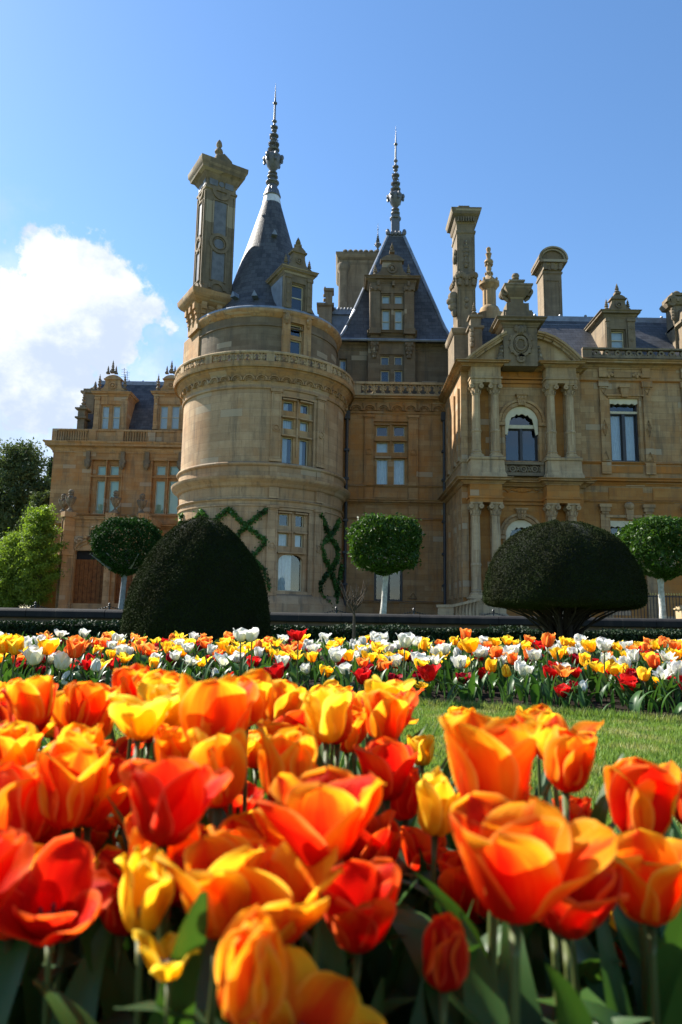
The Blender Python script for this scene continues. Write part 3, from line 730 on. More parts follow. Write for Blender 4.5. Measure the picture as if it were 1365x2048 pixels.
for r_ in (dr, dr2):
    d_ = MB(); n = 7; w = (r_[1] - r_[0]) / n
    zf = r_[2] + (r_[3] - r_[2]) * .80
    for i in range(n): d_.fbox(FP0, r_[0] + i * w + .012, r_[0] + (i + 1) * w - .012, r_[2], zf, .30, .36, 0)
    d_.fbox(FP0, r_[0], r_[1], r_[2] - .2, r_[3], .345, .40, 1)
    d_.fbox(FP0, r_[0], r_[1], zf, zf + .12, .26, .36, 0)
    for k in (0.0, .5, 1.0): d_.fbox(FP0, r_[0] + (r_[1] - r_[0]) * k - .04, r_[0] + (r_[1] - r_[0]) * k + .04, r_[2], zf, .28, .36, 0)
    M.setdefault('oak', plain('oak_door_wood', (0.20, 0.075, 0.022), 0.6, 0.5, 4, spec=.15, col2=(0.10, 0.036, 0.012)))
    dd = d_.build('door', [M['oak'], M['dark']], manor)
    h_ = MB(); h_.ball(FP0.m((r_[0] + r_[1]) / 2 + .12, r_[2] + 1.5, .26), .05, .04, .05, 8, 5); h_.build('door_knob', M['iron'], dd)

# ------------------------------------------------------------------ round tower
TY = 38.5; TX = at(529, 850, TY).x
T_ = lambda R: Cy(TX, TY, R)
CT = T_(4.42); zt_ = lambda py, R=4.42: T_(R).z(533, py)
zA, zB, zC, zD = zt_(1001), zt_(973), zt_(959), zt_(931)          # string, cornice bottom/top, band top
zE, zF, zG, zH = zt_(925), zt_(777), zt_(767), zt_(751)
zI, zJ, zK = zt_(749, 4.6), zt_(732, 4.95), zt_(703, 4.9)
def tm(mb): mb.cyl = (TX, TY, 4.42); return mb
def tpane(x0, y0, x1, y1, cy=CT):
    # pixel box on the drum, all panes of one column share u and z measured at the pane's centre
    u0, u1 = cy.u(x0, (y0 + y1) / 2), cy.u(x1, (y0 + y1) / 2); xm = (x0 + x1) / 2
    return (u0, u1, cy.z(xm, y1), cy.z(xm, y0))
colA = (CT.u(566, 900), CT.u(588, 900)); colB = (CT.u(602, 900), CT.u(621, 900))
rows = [tpane(566, 800.6, 588, 820), tpane(566, 836, 588, 856), tpane(566, 873, 588, 928)]
up = [(c_[0], c_[1], r_[2], r_[3], 'h' if i != 1 else 'c') for i, r_ in enumerate(rows) for c_ in (colA, colB)]
wo = (colA[0] - .14, colB[1] + .16, rows[2][2] - .02, rows[0][3] + .14)
colA2 = (CT.u(560, 1040), CT.u(580, 1040)); colB2 = (CT.u(594, 1040), CT.u(612, 1040))
rw2 = [tpane(560, 1027, 580, 1051), tpane(560, 1066, 580, 1092)]
big = tpane(561, 1108, 606, 1182)
lowp = [(c_[0], c_[1], r_[2], r_[3], None if i == 0 else 'c') for i, r_ in enumerate(rw2) for c_ in (colA2, colB2)] + [(colA2[0] + .02, colB2[1] - .02, big[2], big[3], 'h')]
wl = (colA2[0] - .16, colB2[1] + .18, big[2] - .02, rw2[0][3] + .14)
mb = tm(MB()); half = math.pi * 4.42
mb.wall(CT, -half, half, zE, zF, [wo], du=.28); mb.wall(CT, -half, half, GZ - .3, zA, [wl], du=.28)
mb.build('tower_wall', M['towerst'], manor, 'curved ashlar wall of the round tower')
mb = tm(MB())
mb.lathe(TX, TY, [(4.40, zA - .30), (4.47, zA - .28), (4.47, zA - .20), (4.40, zA - .18)], 96); mb.lathe(TX, TY, [(4.40, zA - .02), (4.50, zA), (4.53, zA + .06), (4.50, zA + .10), (4.40, zA + .12), (4.44, zB - .02)], 96, caps=False)
mb.lathe(TX, TY, [(4.44, zB - .02), (4.52, zB), (4.58, zB + .10), (4.62, zB + .2), (4.80, zB + .27), (4.86, zB + .38), (4.88, zB + .46), (4.56, zC + .12)], 96, caps=False)
mb.lathe(TX, TY, [(4.50, zC + .10), (4.50, zD - .05)], 96, caps=False)
mb.lathe(TX, TY, [(4.50, zD - .05), (4.60, zD), (4.62, zD + .07), (4.58, zD + .14), (4.40, zD + .2)], 96, caps=False)
mb.lathe(TX, TY, [(4.40, zF - .02), (4.50, zF), (4.52, zF + .06), (4.46, zF + .12), (4.46, zG), (4.50, zG + .03), (4.52, zG + .1)], 96, caps=False)
mb.lathe(TX, TY, [(4.70, GZ - .3), (4.70, zt_(1207, 4.7)), (4.62, zt_(1203, 4.7)), (4.56, zt_(1190, 4.6)), (4.40, zt_(1188, 4.6) + .04)], 96)
mb.build('string_course', M['towerst'], manor, 'mouldings ringing the round tower', sharp=60)
mb = tm(MB()); fc = T_(4.50); mb.lathe(TX, TY, [(4.44, zG + .05), (4.46, zH), (4.60, zI)], 96, caps=False, m=1)
shell_frieze(mb, fc, -half * .62, half * .62, zG + .05, zH, 0, .62)
mb.build('shell_frieze', [M['buff'], M['carve']], manor, 'carved shell frieze under the tower balcony')
mb = tm(MB())
mb.lathe(TX, TY, [(4.5, zI - .15), (4.60, zI), (4.64, zI + .12), (4.82, zI + .22), (4.86, zI + .36), (5.0, zI + .44), (5.04, zI + .56), (5.0, zJ + .05), (4.72, zJ + .10), (3.5, zJ + .12)], 96, caps=False)
mb.build('cornice', M['buff'], manor, 'deep cornice of the round tower', sharp=60)
mb = tm(MB()); CB = T_(4.92); zr = zK
mb.lathe(TX, TY, [(4.98, zJ), (4.98, zJ + .14), (4.80, zJ + .14)], 96, caps=False); mb.lathe(TX, TY, [(4.80, zr - .10), (4.98, zr - .10), (5.0, zr - .02), (4.97, zr + .04), (4.80, zr + .04), (4.80, zr - .10)], 96, caps=False)
k = 16; seg = 2 * math.pi * CB.R / k
piers = [-CB.R * 1.62 + i * (CB.R * 3.24 / 8) for i in range(9)]
pu = [CB.u(x, y) for x, y in ((367, 735), (419, 712), (542, 702), (659, 720), (700, 745))]
pu = [-1.45 * CB.R] + pu + [1.5 * CB.R]
for u in pu: mb.fbox(CB, u - .20, u + .20, zJ + .1, zr - .08, -.05, .12)
for a, e in zip(pu, pu[1:]): scrolls(mb, CB, a + .20, e - .20, zJ + .12, zr - .08, .02, .46, .05)
mb.build('balustrade', M['pale'], manor, 'pierced stone balustrade round the tower')
# pilasters and windows of the tower bay
mb = tm(MB())
for x0, x1 in ((542, 561), (633, 647)):
    a, e = CT.u(x0, 860), CT.u(x1, 860); pilaster(mb, CT, a, e, zE + .2, zt_(783) , -.09, [zt_(855)])
    a2, e2 = a - .02, e - .02
    pilaster(mb, CT, a2, e2, zt_(1185), zA - .36, -.09, [zt_(1091)])
    mb.fbox(CT, a, e, zA + .12, zB - .02, -.13, .02); mb.fbox(CT, a, e, zC + .1, zD - .05, -.14, .02)
for (o, ps) in ((wo, up), (wl, lowp)):
    for p in ps:
        mb.fbox(CT, p[0] - .09, p[1] + .09, p[3] + .02, p[3] + .09, -.05, .12)
    mb.fbox(CT, o[0] - .08, o[0], o[2], o[3], -.06, .12); mb.fbox(CT, o[1], o[1] + .08, o[2], o[3], -.06, .12); mb.fbox(CT, o[0] - .12, o[1] + .12, o[3], o[3] + .1, -.08, .12)
    um = (ps[0][1] + ps[1][0]) / 2; mb.fbox(CT, um - .03, um + .03, ps[-1][3] + (0 if o is wl else -1), o[3], .06, .14)
mb.build('pilaster', M['towerst'], manor)
window(manor, CT, wo, up, M['buff'], d0=.14, frame=.04, label='upper mullioned window of the round tower, white curtains')
r2 = (lowp[4][1] - lowp[4][0]) / 2; uc = (lowp[4][0] + lowp[4][1]) / 2
window(manor, CT, wl, lowp, M['towerst'], d0=.14, frame=.04, arch=[(uc, lowp[4][3] - .35, .35, lowp[4][3], r2)], label='lower window of the round tower with wide arched bottom light')
# upper drum
RD = 3.98; CD = T_(RD); zd = lambda py: CD.z(533, py)
dwp = [tpane(583, 649, 604, 672, CD), tpane(581.5, 680, 603, 716, CD)]
ucd = sum(dwp[0][:2]) / 2; hwd = .34
mb = MB(); mb.cyl = (TX, TY, RD)
z5 = zd(632)
mb.wall(CD, -math.pi * RD, math.pi * RD, zJ - .1, z5 + .1, [(ucd - .5, ucd + .5, dwp[1][2] - .05, dwp[0][3] + .06)], du=.28)
mb.lathe(TX, TY, [(RD - .05, zd(652)), (RD + .06, zd(651)), (RD + .06, zd(649)), (RD - .05, zd(648))], 96, caps=False)
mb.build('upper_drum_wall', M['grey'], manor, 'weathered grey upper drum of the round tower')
mb = MB(); mb.lathe(TX, TY, [(RD - .05, z5 - .05), (RD + .06, z5), (RD + .10, z5 + .1), (RD + .22, z5 + .18), (RD + .26, z5 + .30), (RD + .24, z5 + .36), (RD - .2, z5 + .40)], 96, caps=False)
mb.build('cornice', M['buff'], manor, 'cornice under the conical roof', sharp=60)
th = ucd / RD; FDr = Fr(TX + 4.08 * math.sin(th), TY - 4.08 * math.cos(th), th)
zz = lambda py: FDr.z(597, py)
mb = MB(); wd_ = .80
mb.wall(FDr, -wd_, wd_, zJ, zz(622), [(-.38, .38, dwp[1][2] - .03, dwp[0][3] + .03)], d=0, reveal=.12)
for u in (-wd_, wd_): mb.add([FDr.m(u, zJ, 0), FDr.m(u, zz(622), 0), FDr.m(u, zz(622), .6), FDr.m(u, zJ, .6)], [(0, 1, 2, 3)])
mb.fbox(FDr, -wd_ - .08, wd_ + .08, zz(633), zz(628), -.10, .2)
for s in (-1, 1): mb.ball(FDr.m(s * .62, zz(640), -.05), .16, .12, .26, 8, 5); mb.ball(FDr.m(s * .62, zz(648), -.03), .1, .08, .18, 8, 5)
mb.build('bay_wall', M['buff'], manor)
window(manor, FDr, (-.38, .38, dwp[1][2] - .03, dwp[0][3] + .03), [(-.32, .32, p[2], p[3], None) for p in dwp], M['buff'], d0=.13, sash='cream')
dd_ = FDr.rect(585, 569, 607, 619)
zf0, zf1 = zz(622), zz(551)
dormer(manor, FDr, -wd_, wd_, zf0, zf1, 3.0, [(-.33, .33, dd_[2], dd_[3], None)], M['carve'], ped_h=zz(480) - zf1 - .3, sash='cream', roofm='lead',
       spikes=[(-.68, zf1 + .3, zf1 + 1.15, .16), (.68, zf1 + .3, zf1 + 1.15, .16), (0, zz(492), zz(470), .2)], label='tall stone dormer on the round tower')
lm = MB()
for s in (-1, 1): lm.fbox(FDr, s * (wd_ + .02) - .01, s * (wd_ + .02) + .02, zf0 - .2, zf1 - .1, .25, 2.9)
lm.build('lead_cheek', M['lead'], manor)
# cone roof
ax = lambda py, px=543: at(px, py, TY)
zc = lambda py, px=543: ax(py, px).z
zg = z5 + .40
cone = MB(); cone.cyl = (TX, TY, 3.0)
zc_b = zc(402)
cone.lathe(TX, TY, [(4.08, zg - .05), (3.75, zg + .18), (3.30, zg + .52), (2.90, zg + .98), (2.62, zg + 1.5), (2.38, zg + 2.1), (2.12, zc(582)), (1.62, zc(528)), (1.2, zc(483)), (.82, zc(441)), (.53, zc(409))], 72, caps=False)
cr_ = cone.build('roof', M['slate'], manor, 'conical slate roof of the round tower', sharp=60)
lb = MB(); lb.lathe(TX, TY, [(.56, zc(411)), (.46, zc(394))], 16, caps=False); lb.build('roof_band', M['leadlight'], cr_)
lb = MB(); lb.lathe(TX, TY, [(.49, zc(396)), (.52, zc(394)), (.36, zc(380)), (.25, zc(371)), (.3, zc(370)), (.34, zc(367)), (.2, zc(364))], 16, caps=False)
for i in range(12):
    a = i * math.pi / 6; lb.tube([(TX + .5 * math.sin(a), TY - .5 * math.cos(a), zc(395)), (TX + .34 * math.sin(a), TY - .34 * math.cos(a), zc(379))], .035, 4)
lb.build('roof_cap', M['finial'], cr_)
gut = MB(); gut.lathe(TX, TY, [(4.0, zg - .08), (4.20, zg - .06), (4.22, zg + .02), (4.16, zg + .10), (3.9, zg + .16)], 72, caps=False); gut.build('gutter', M['lead'], cr_, sharp=60)
vt = MB()
for a, zv, rv in ((-.55, 1.35, 3.0), (-.12, 1.15, 3.15), (.25, 5.6, 1.50)):
    x, y = TX + rv * math.sin(a), TY - rv * math.cos(a)
    f = Fr(x, y, a); vt.fprism(f, [(-.16, zg + zv - .1), (.16, zg + zv - .1), (0, zg + zv + .22)], -.12, .5)
vt.build('roof_vent', M['lead'], cr_)
spire(cr_, TX, TY, 0, (zc(368, 547), zc(343, 548), zc(300, 549), zc(236, 552), zc(166, 556)), n=14)
# tower chimney stack, turned, with panelled faces
phi = R_(31); c0 = at(400, 600, 36.2)
FK = Fr(c0.x, c0.y, phi)                                # front face, u to the right from the near corner
zk = lambda py: FK.z(405, py)
KW, KD = 1.82, 1.35
ch = MB(); zb_ = zk(574); ztp = zk(352)
s0 = 0.05
ch.fring(FK, s0, KW, 0, KD, [(0, zb_), (0, zk(372)), (.06, zk(371)), (.06, zk(367)), (0, zk(366)), (-.03, ztp), (.04, zk(349)), (.14, zk(343)), (.20, zk(340)), (.36, zk(337)), (.40, zk(331)), (.48, zk(327)), (.50, zk(318)), (.2, zk(316))])
def panelled(face, w, m=0):
    uc = w / 2; hw = w * .26
    def fr_rect(za, zb2):
        t = .07
        for bx in ((uc - hw, uc - hw + t, za, zb2), (uc + hw - t, uc + hw, za, zb2)): ch.fbox(face, *bx, -.07, .02)
        ch.fbox(face, uc - hw + t, uc + hw - t, zb2 - t, zb2, -.07, .02); ch.fbox(face, uc - hw + t, uc + hw - t, za, za + t, -.07, .02)
    fr_rect(zk(463), zk(390)); fr_rect(zk(556), zk(492))
    arc(ch, face, uc, zk(478), .23 * w, .33 * w, -.09, .02, 0, 2 * math.pi, 18); arc(ch, face, uc, zk(478), .17 * w, .20 * w, -.06, .02, 0, 2 * math.pi, 18)
    arc(ch, face, uc, zk(371), .18 * w, .30 * w, -.08, .02, math.pi, 2 * math.pi, 12)
    arc(ch, face, uc, zk(572), .18 * w, .30 * w, -.08, .02, 0, math.pi, 12)
    for u in (.06, w - .13): ch.fbox(face, u, u + .08, zb_ + .2, zk(376), -.05, .02)
faceF = Fr(*FK.m(s0, 0, 0)[:2], phi); faceL = Fr(*FK.m(s0, 0, KD)[:2], phi - math.pi / 2)
panelled(faceF, KW - s0); panelled(faceL, KD)
pl = lambda face, w: [(w / 2 - w * .2, w / 2 + w * .2, zk(461), zk(392)), (w / 2 - w * .2, w / 2 + w * .2, zk(554), zk(494))]
stk = ch.build('chimney', M['carve'], manor, 'tallest chimney, panelled square stack left of the conical roof')
pi_ = MB()
for face, w in ((faceF, KW - s0), (faceL, KD)):
    for (a, e, za, zb2) in pl(face, w): pi_.fbox(face, a, e, za, zb2, -.012, .01)
    disc(pi_, face, w / 2, zk(478), .16 * w, -.014, .01, 18)
    for a, e in ((.10, .38), (.62, .90)): pi_.fbox(face, w * a, w * e, zk(362), zk(350), -.018, .02)
    disc(pi_, face, w / 2, zk(356), .09 * w, -.02, .02, 12)
pi_.build('chimney_panel', plain('grey_marble_panel', (0.14, 0.145, 0.155), 0.4, 0.35, 3.0), stk)
cp_ = MB()
for face, w in ((faceF, KW - s0), (faceL, KD)):
    cp_.fprism(face, [(w / 2 - .55, zk(317)), (w / 2 + .55, zk(317)), (w / 2 + .46, zk(308)), (w / 2 + .18, zk(301)), (w / 2, zk(297)), (w / 2 - .18, zk(301)), (w / 2 - .46, zk(308))], -.25, .1)
    for s in (-1, 1): cp_.ball(face.m(w / 2 + s * .5, zk(320), -.15), .16, .16, .16, 8, 5)
xx, yy, _ = FK.m((s0 + KW) / 2, 0, KD / 2)
cp_.fring(FK, s0, KW, 0, KD, [(.1, zk(317)), (-.4, zk(312)), (-.6, zk(306))])
cp_.lathe(xx, yy, [(.34, zk(306)), (.26, zk(290)), (.15, zk(281)), (.25, zk(276)), (.22, zk(272)), (.10, zk(267)), (.18, zk(262)), (.15, zk(256)), (.04, zk(250))], 10)
cp_.build('chimney_crest', M['carve'], stk)
# lower cornice, corbels and pier under the stack
pr = MB()
pr.fring(FK, s0 - .15, KW + .15, -.12, KD + .1, [(0, zk(660)), (0, zk(612)), (.15, zk(608)), (.36, zk(602)), (.44, zk(598)), (.50, zk(594)), (.52, zk(586)), (0, zk(583))])
for face, w in ((faceF, KW + .1), (faceL, KD + .1)):
    for t in (.05, .5, .95):
        u = w * t; f = face
        pr.fbox(f, u - .14, u + .14, zk(622), zk(608), -.40, 0); pr.fbox(f, u - .13, u + .13, zk(631), zk(622), -.30, 0); pr.fbox(f, u - .12, u + .12, zk(640), zk(631), -.22, 0)
        pr.ball(f.m(u, zk(644), -.10), .12, .14, .2, 8, 5)
    for t in (.28, .72): pr.fbox(face, w * t - .14, w * t + .14, zk(618), zk(611), -.17, 0); 
pr.fring(FK, s0 + .02, KW + .4, .05, KD + 1.2, [(0, zJ), (0, zk(660) + .1)])
pr.build('chimney_pier', M['buff'], manor)
# ------------------------------------------------------------------ centre range
FC = Fr(0, 40); zq = lambda py, px=790, d=0: FC.z(px, py, d)
PX0 = Fr(0, 34.4).u(923, 860)                            # left face of the right pavilion
C0, C1 = FC.u(684, 900), PX0 + .1
cw = (FC.u(746, 900), FC.u(818, 900), zq(969), zq(843)); 
cp3 = [FC.rect(753.5, 850.5, 776.5, 871) , FC.rect(788, 850.5, 810.5, 871), FC.rect(753.5, 883, 776.5, 904), FC.rect(788, 883, 810.5, 904), FC.rect(753.5, 917, 776.5, 968.5), FC.rect(788, 917, 810.5, 968.5)]
cp3 = [p + (k,) for p, k in zip(cp3, (None, None, 'b', None, 'c', 'c'))]
cl_ = FC.rect(749, 1062, 806, 1203)
mb = MB(); mb.wall(FC, C0, C1, GZ - .3, zq(824), [cw, cl_]); mb.build('wall', M['warm'], manor, 'warm ashlar wall between the round tower and the column front')
window(manor, FC, cw, cp3, M['warm'], d0=.16, frame=.045, label='six-light mullioned window of the centre range')
window(manor, FC, cl_, [(cl_[0] + .08, (cl_[0] + cl_[1]) / 2 - .05, cl_[2] + .08, cl_[3] - .9, None), ((cl_[0] + cl_[1]) / 2 + .05, cl_[1] - .08, cl_[2] + .08, cl_[3] - .9, None), (cl_[0] + .08, cl_[1] - .08, cl_[3] - .8, cl_[3] - .08, None)], M['sash'], d0=.12, sash='sash')
mb = MB()
for x0, x1 in ((729, 747), (817, 836)):
    pilaster(mb, FC, FC.u(x0, 900), FC.u(x1, 900), zq(967), zq(836), -.10, [zq(905)])
    mb.fbox(FC, FC.u(x0, 985), FC.u(x1, 985), zq(999), zq(976), -.12, .02); mb.fbox(FC, FC.u(x0, 1025), FC.u(x1, 1025), zq(1036), zq(1013), -.12, .02)
for p in cp3: mb.fbox(FC, p[0] - .1, p[1] + .1, p[3] + .02, p[3] + .09, -.04, .12)
um = (cp3[0][1] + cp3[1][0]) / 2; mb.fbox(FC, um - .035, um + .035, cp3[4][3], cw[3], .07, .16)
for u in (cw[0] - .04, cw[1] - .03): mb.fbox(FC, u, u + .07, cw[2], cw[3], -.06, .12)
mb.fbox(FC, FC.u(748, 985), FC.u(816, 985), zq(996), zq(979), -.03, .02)
mb.build('pilaster', M['warm'], manor)
for _a, _b, _o in ((976, 971, .14), (1012, 1001, .40), (1041, 1037, .12), (1208, 1203, .12), (833, 825, .14)):
    mb = MB(); mb.prof(FC, C0, C1, dprof(corn(zq(_a), zq(_b), _o, -.04))); mb.build('string_course', M['warm'], manor)
mb = MB()
tri = [(FC.u(818, 1195), zq(1197)), (FC.u(826, 1195), zq(1185)), (FC.u(834, 1195), zq(1197))]
ftube(mb, FC, tri + tri[:1], .04, -.03, 4)
mb.build('carved_triangle', M['warm'], manor)
mb = MB(); mb.wall(FC, C0, C1, zq(825), zq(797), d=-.06); shell_frieze(mb, FC, C0 + .4, C1 - .1, zq(825), zq(808), -.08, .74); mb.build('shell_frieze', M['warm'], manor)
mb = MB(); zz0, zz1 = zq(803, d=-.3), zq(791, d=-.5); mb.prof(FC, C0 - .3, C1, dprof(corn(zz0, zz1, .55, -2.0))); mb.build('cornice', M['buff'], manor)
mb = MB(); FB = Fr(0, 39.65); za, zb2 = FB.z(800, 792), FB.z(800, 765)
ub0, ub1 = FB.u(722, 780), C1
mb.fbox(FB, C0 - .1, ub1, za, za + .13, -.02, .2); mb.fbox(FB, C0 - .1, ub1, zb2 - .12, zb2 + .02, -.05, .24)
mb.fbox(FB, C0, ub0, za + .13, zb2 - .12, .02, .16); mb.fbox(FB, ub1 - .35, ub1, za + .13, zb2 - .12, .02, .16)
scrolls(mb, FB, ub0, ub1 - .35, za + .12, zb2 - .12, .08, .50, .05)
mb.build('balustrade', M['pale'], manor, 'pierced stone balustrade of the centre range')
# attic storey behind it
FA = Fr(0, 41.3); zq2 = lambda py, px=790: FA.z(px, py)
ap = [FA.rect(762, 711, 779, 728.5), FA.rect(789.5, 711, 805.5, 728.5), FA.rect(762, 739.5, 779, 762), FA.rect(789.5, 739.5, 805.5, 762)]
sw = FA.rect(678, 717, 694, 744)
A0, A1 = C0 - .6, C1 + 3
mb = MB(); mb.wall(FA, A0, A1, zz1 - .2, zq2(690), [sw]); 
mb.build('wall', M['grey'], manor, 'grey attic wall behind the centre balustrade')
window(manor, FA, sw, [(sw[0] + .05, sw[1] - .05, sw[2], sw[3] - .04, 'h')], M['grey'], d0=.1, sash='cream')
mb = MB(); mb.prof(FA, A0, A1, dprof(corn(zq2(697), zq2(689), .25, -.1))); mb.prof(FA, A0, A1, dprof(corn(zq2(704), zq2(701), .06, -.02))); mb.build('cornice', M['carve'], manor)
FD = Fr(0, 40.9); z2 = lambda py, px=787: FD.z(px, py)
bw0, bw1 = FD.u(737, 700), FD.u(831, 700)
ap = [FD.rect(762, 711, 779, 728.5), FD.rect(789.5, 711, 805.5, 728.5), FD.rect(762, 739.5, 779, 763), FD.rect(789.5, 739.5, 805.5, 763)]
ao = (ap[0][0] - .08, ap[1][1] + .08, ap[2][2] - .03, ap[0][3] + .08)
mb = MB(); mb.wall(FD, bw0, bw1, zz1 - .2, z2(672), [ao], reveal=.1)
for u in (bw0, bw1): mb.add([FD.m(u, zz1 - .2, 0), FD.m(u, z2(672), 0), FD.m(u, z2(672), .8), FD.m(u, zz1 - .2, .8)], [(0, 1, 2, 3)])
for x0, x1 in ((741, 757), (810, 826)):
    a, e = FD.u(x0, 700), FD.u(x1, 700)
    mb.fbox(FD, a, e, z2(690), z2(672), -.18, .02)
    for i, (hw, h0, h1) in enumerate(((.26, 694, 686), (.22, 703, 694), (.16, 711, 703), (.09, 717, 711))):
        mb.fbox(FD, (a + e) / 2 - hw, (a + e) / 2 + hw, z2(h0), z2(h1) - .01, -.20 + .04 * i, .02)
        for s in (-1, 1): mb.ball(FD.m((a + e) / 2 + s * hw * .7, z2((h0 + h1) / 2), -.20 + .04 * i), .09, .08, .12, 6, 4)
mb.prof(FD, bw0 - .02, bw1 + .02, dprof(corn(z2(688), z2(684), .1, -.1)))
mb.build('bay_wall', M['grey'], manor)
window(manor, FD, ao, [p + ('b',) if i > 1 else p + (None,) for i, p in enumerate(ap)], M['grey'], d0=.1, sash='cream', label='small four-light attic window of the centre bay')
# big dormer
dp = [FD.rect(764.5, 589, 780, 606), FD.rect(790, 589, 805.5, 606), FD.rect(764.5, 618, 780, 664), FD.rect(790, 618, 805.5, 664)]
dp = [p + ('b',) for p in dp]
zt1 = z2(565)
sp = [(FD.u(751, 540), zt1 + .3, z2(524), .19), (FD.u(818, 540), zt1 + .3, z2(524), .19), (FD.u(785, 490), z2(503), z2(482), .16)]
dm = dormer(manor, FD, FD.u(740, 620), FD.u(829, 620), z2(672), zt1, 3.4, dp, M['grey'], ov=.28, ped_h=z2(497) - zt1 - .3, spikes=sp, sash='cream', label='wide stone dormer with cross window on the pyramid roof')
mb = MB()
mb.prof(FD, FD.u(735, 667), FD.u(834, 667), dprof(corn(z2(673), z2(664), .34, -.1)))
for x0, x1 in ((741, 760), (809, 828)):
    mb.fbox(FD, FD.u(x0, 620), FD.u(x1, 620), z2(661), z2(584), -.16, .02); mb.fbox(FD, FD.u(x0, 620) - .05, FD.u(x1, 620) + .05, z2(584), z2(575), -.22, .02)
    mb.fbox(FD, FD.u(x0, 620) - .06, FD.u(x1, 620) + .06, z2(672), z2(661), -.42, .02)
    for s in (.2, .8): mb.ball(FD.m(FD.u(x0 + (x1 - x0) * s, 580), z2(581), -.22), .12, .1, .1, 6, 4)
um = (dp[0][1] + dp[1][0]) / 2
mb.fbox(FD, um - .08, um + .08, dp[2][2], dp[0][3] + .1, .02, .12); mb.fbox(FD, dp[0][0] - .1, dp[1][1] + .1, dp[2][3] + .02, dp[0][2] - .03, .0, .12)
for x in (757, 787, 817): mb.fbox(FD, FD.u(x, 570) - .07, FD.u(x, 570) + .07, z2(575), z2(566), -.3, .02)
mb.build('dormer_moulding', M['grey'], dm)
# pyramid roof with bell-cast foot
zE0 = zq2(688); xl, xr = FA.u(675, 690) , FA.u(908, 690); xm = (FA.u(774, 470, 2.6) + FA.u(810, 470, 2.6)) / 2
hw = (xr - xl) / 2; xc = (xl + xr) / 2; yc = 41.1 + 3.2
zz_ = lambda py, Y, px=790: at(px, py, Y).z
rings = [(0, zE0 + .05, 1.0)]
rp = MB()
prf = [(3.62, zE0 + .0), (3.3, zE0 + .16), (2.92, zE0 + .50), (2.6, zE0 + 1.05), (2.2, zE0 + 1.95), (1.75, None), (1.1, None), (.46, None)]
ztop = zz_(471, yc - .5)
zs_ = [p[1] for p in prf if p[1]]; 
full = [(3.62, zE0), (3.42, zE0 + .14), (3.2, zE0 + .42), (2.92, zE0 + 1.1)]
for k in range(1, 7):
    t = k / 6.0; full.append((2.92 + (.50 - 2.92) * t, zE0 + 1.1 + (ztop - zE0 - 1.1) * t))
vs = []
for o, z in full:
    kx = o * (hw / 3.45); t = (z - zE0) / (ztop - zE0); cx_ = xc + (xm - xc) * t
    vs += [(cx_ - kx, yc - o, z), (cx_ + kx, yc - o, z), (cx_ + kx, yc + o, z), (cx_ - kx, yc + o, z)]
K = len(full)
rp.add(vs, [(k * 4 + i, k * 4 + (i + 1) % 4, (k + 1) * 4 + (i + 1) % 4, (k + 1) * 4 + i) for k in range(K - 1) for i in range(4)] + [(K * 4 - 4, K * 4 - 3, K * 4 - 2, K * 4 - 1)])
pyr = rp.build('roof', M['slate'], manor, 'steep pyramid slate roof of the centre range')
hp = MB()
for i in range(4): hp.tube([tuple(Vector(vs[k * 4 + i]) + Vector((0, -.0, .02))) for k in range(K)], .10, 6)
hp.tube([vs[0], vs[1]], .09, 6)
hp.build('hip_flashing', M['lead'], pyr)
cr2 = MB(); fc2 = Fr(xm, yc - .5, 0)
cr2.box(xm - .5, xm + .5, yc - .55, yc + .55, ztop - .12, ztop + .1)
for i in range(5): cr2.ball((xm - .5 + i * .25, yc - .6, ztop + .12), .13, .12, .17, 7, 5)
for s in (-1, 1): cr2.ball((xm + s * .55, yc - .58, ztop + .18), .15, .15, .24, 7, 5)
cr2.build('ridge_crest', M['finial'], pyr)
Z = lambda py: at(790, py, yc).z
spire(pyr, xm, yc, 0, (Z(440), Z(416), Z(379), Z(315), Z(252)), base=.27)
# lower roofs and stacks behind
bk = MB(); FB2 = Fr(0, 49); zb9 = lambda py: FB2.z(715, py)
u0_, u1_ = FB2.u(682, 560), FB2.u(775, 560)
bk.fring(FB2, u0_, u1_, 0, 4.0, [(0, zb9(625)), (0, zb9(530)), (.10, zb9(526)), (.12, zb9(522)), (.30, zb9(518)), (.38, zb9(513)), (.40, zb9(509)), (-.6, zb9(502))])
for u in (u0_, u1_): bk.lathe(u + .2, 49.1, [(.38, zb9(625)), (.36, zb9(545)), (.44, zb9(541)), (.5, zb9(532)), (.42, zb9(528))], 14)
for i in range(9): bk.ball((u0_ + .3 + i * .38, 48.8, zb9(506)), .2, .2, .14, 7, 5)
st = bk.build('chimney', M['carve'], manor, 'broad square stack behind the pyramid roof')
spire(st, at(756, 500, 50).x, 50, 0, (at(756, 508, 50).z, at(756, 497, 50).z, at(756, 483, 50).z, at(756, 468, 50).z, at(756, 446, 50).z), n=8)
bk = MB(); FB3 = Fr(0, 44); z3 = lambda py: FB3.z(655, py)
bk.fring(FB3, FB3.u(651, 600), FB3.u(665, 600), 0, .6, [(0, z3(640)), (0, z3(584)), (.10, z3(582)), (.10, z3(577)), (.0, z3(576))])
for k in range(3): bk.ball((FB3.u(649, 600), 44.1, z3(608 - 9 * k)), .1, .1, .14, 6, 4)
bk.lathe(FB3.u(650, 578), 44.3, [(.08, z3(577)), (.1, z3(574)), (.03, z3(569))], 8)
bk.fring(FB3, FB3.u(638, 630), FB3.u(664, 630), -.3, .9, [(0, z3(660)), (0, z3(618)), (.14, z3(615)), (.14, z3(611)), (0, z3(610))])
bk.build('chimney', M['carve'], manor, 'small stack between the conical and pyramid roofs')
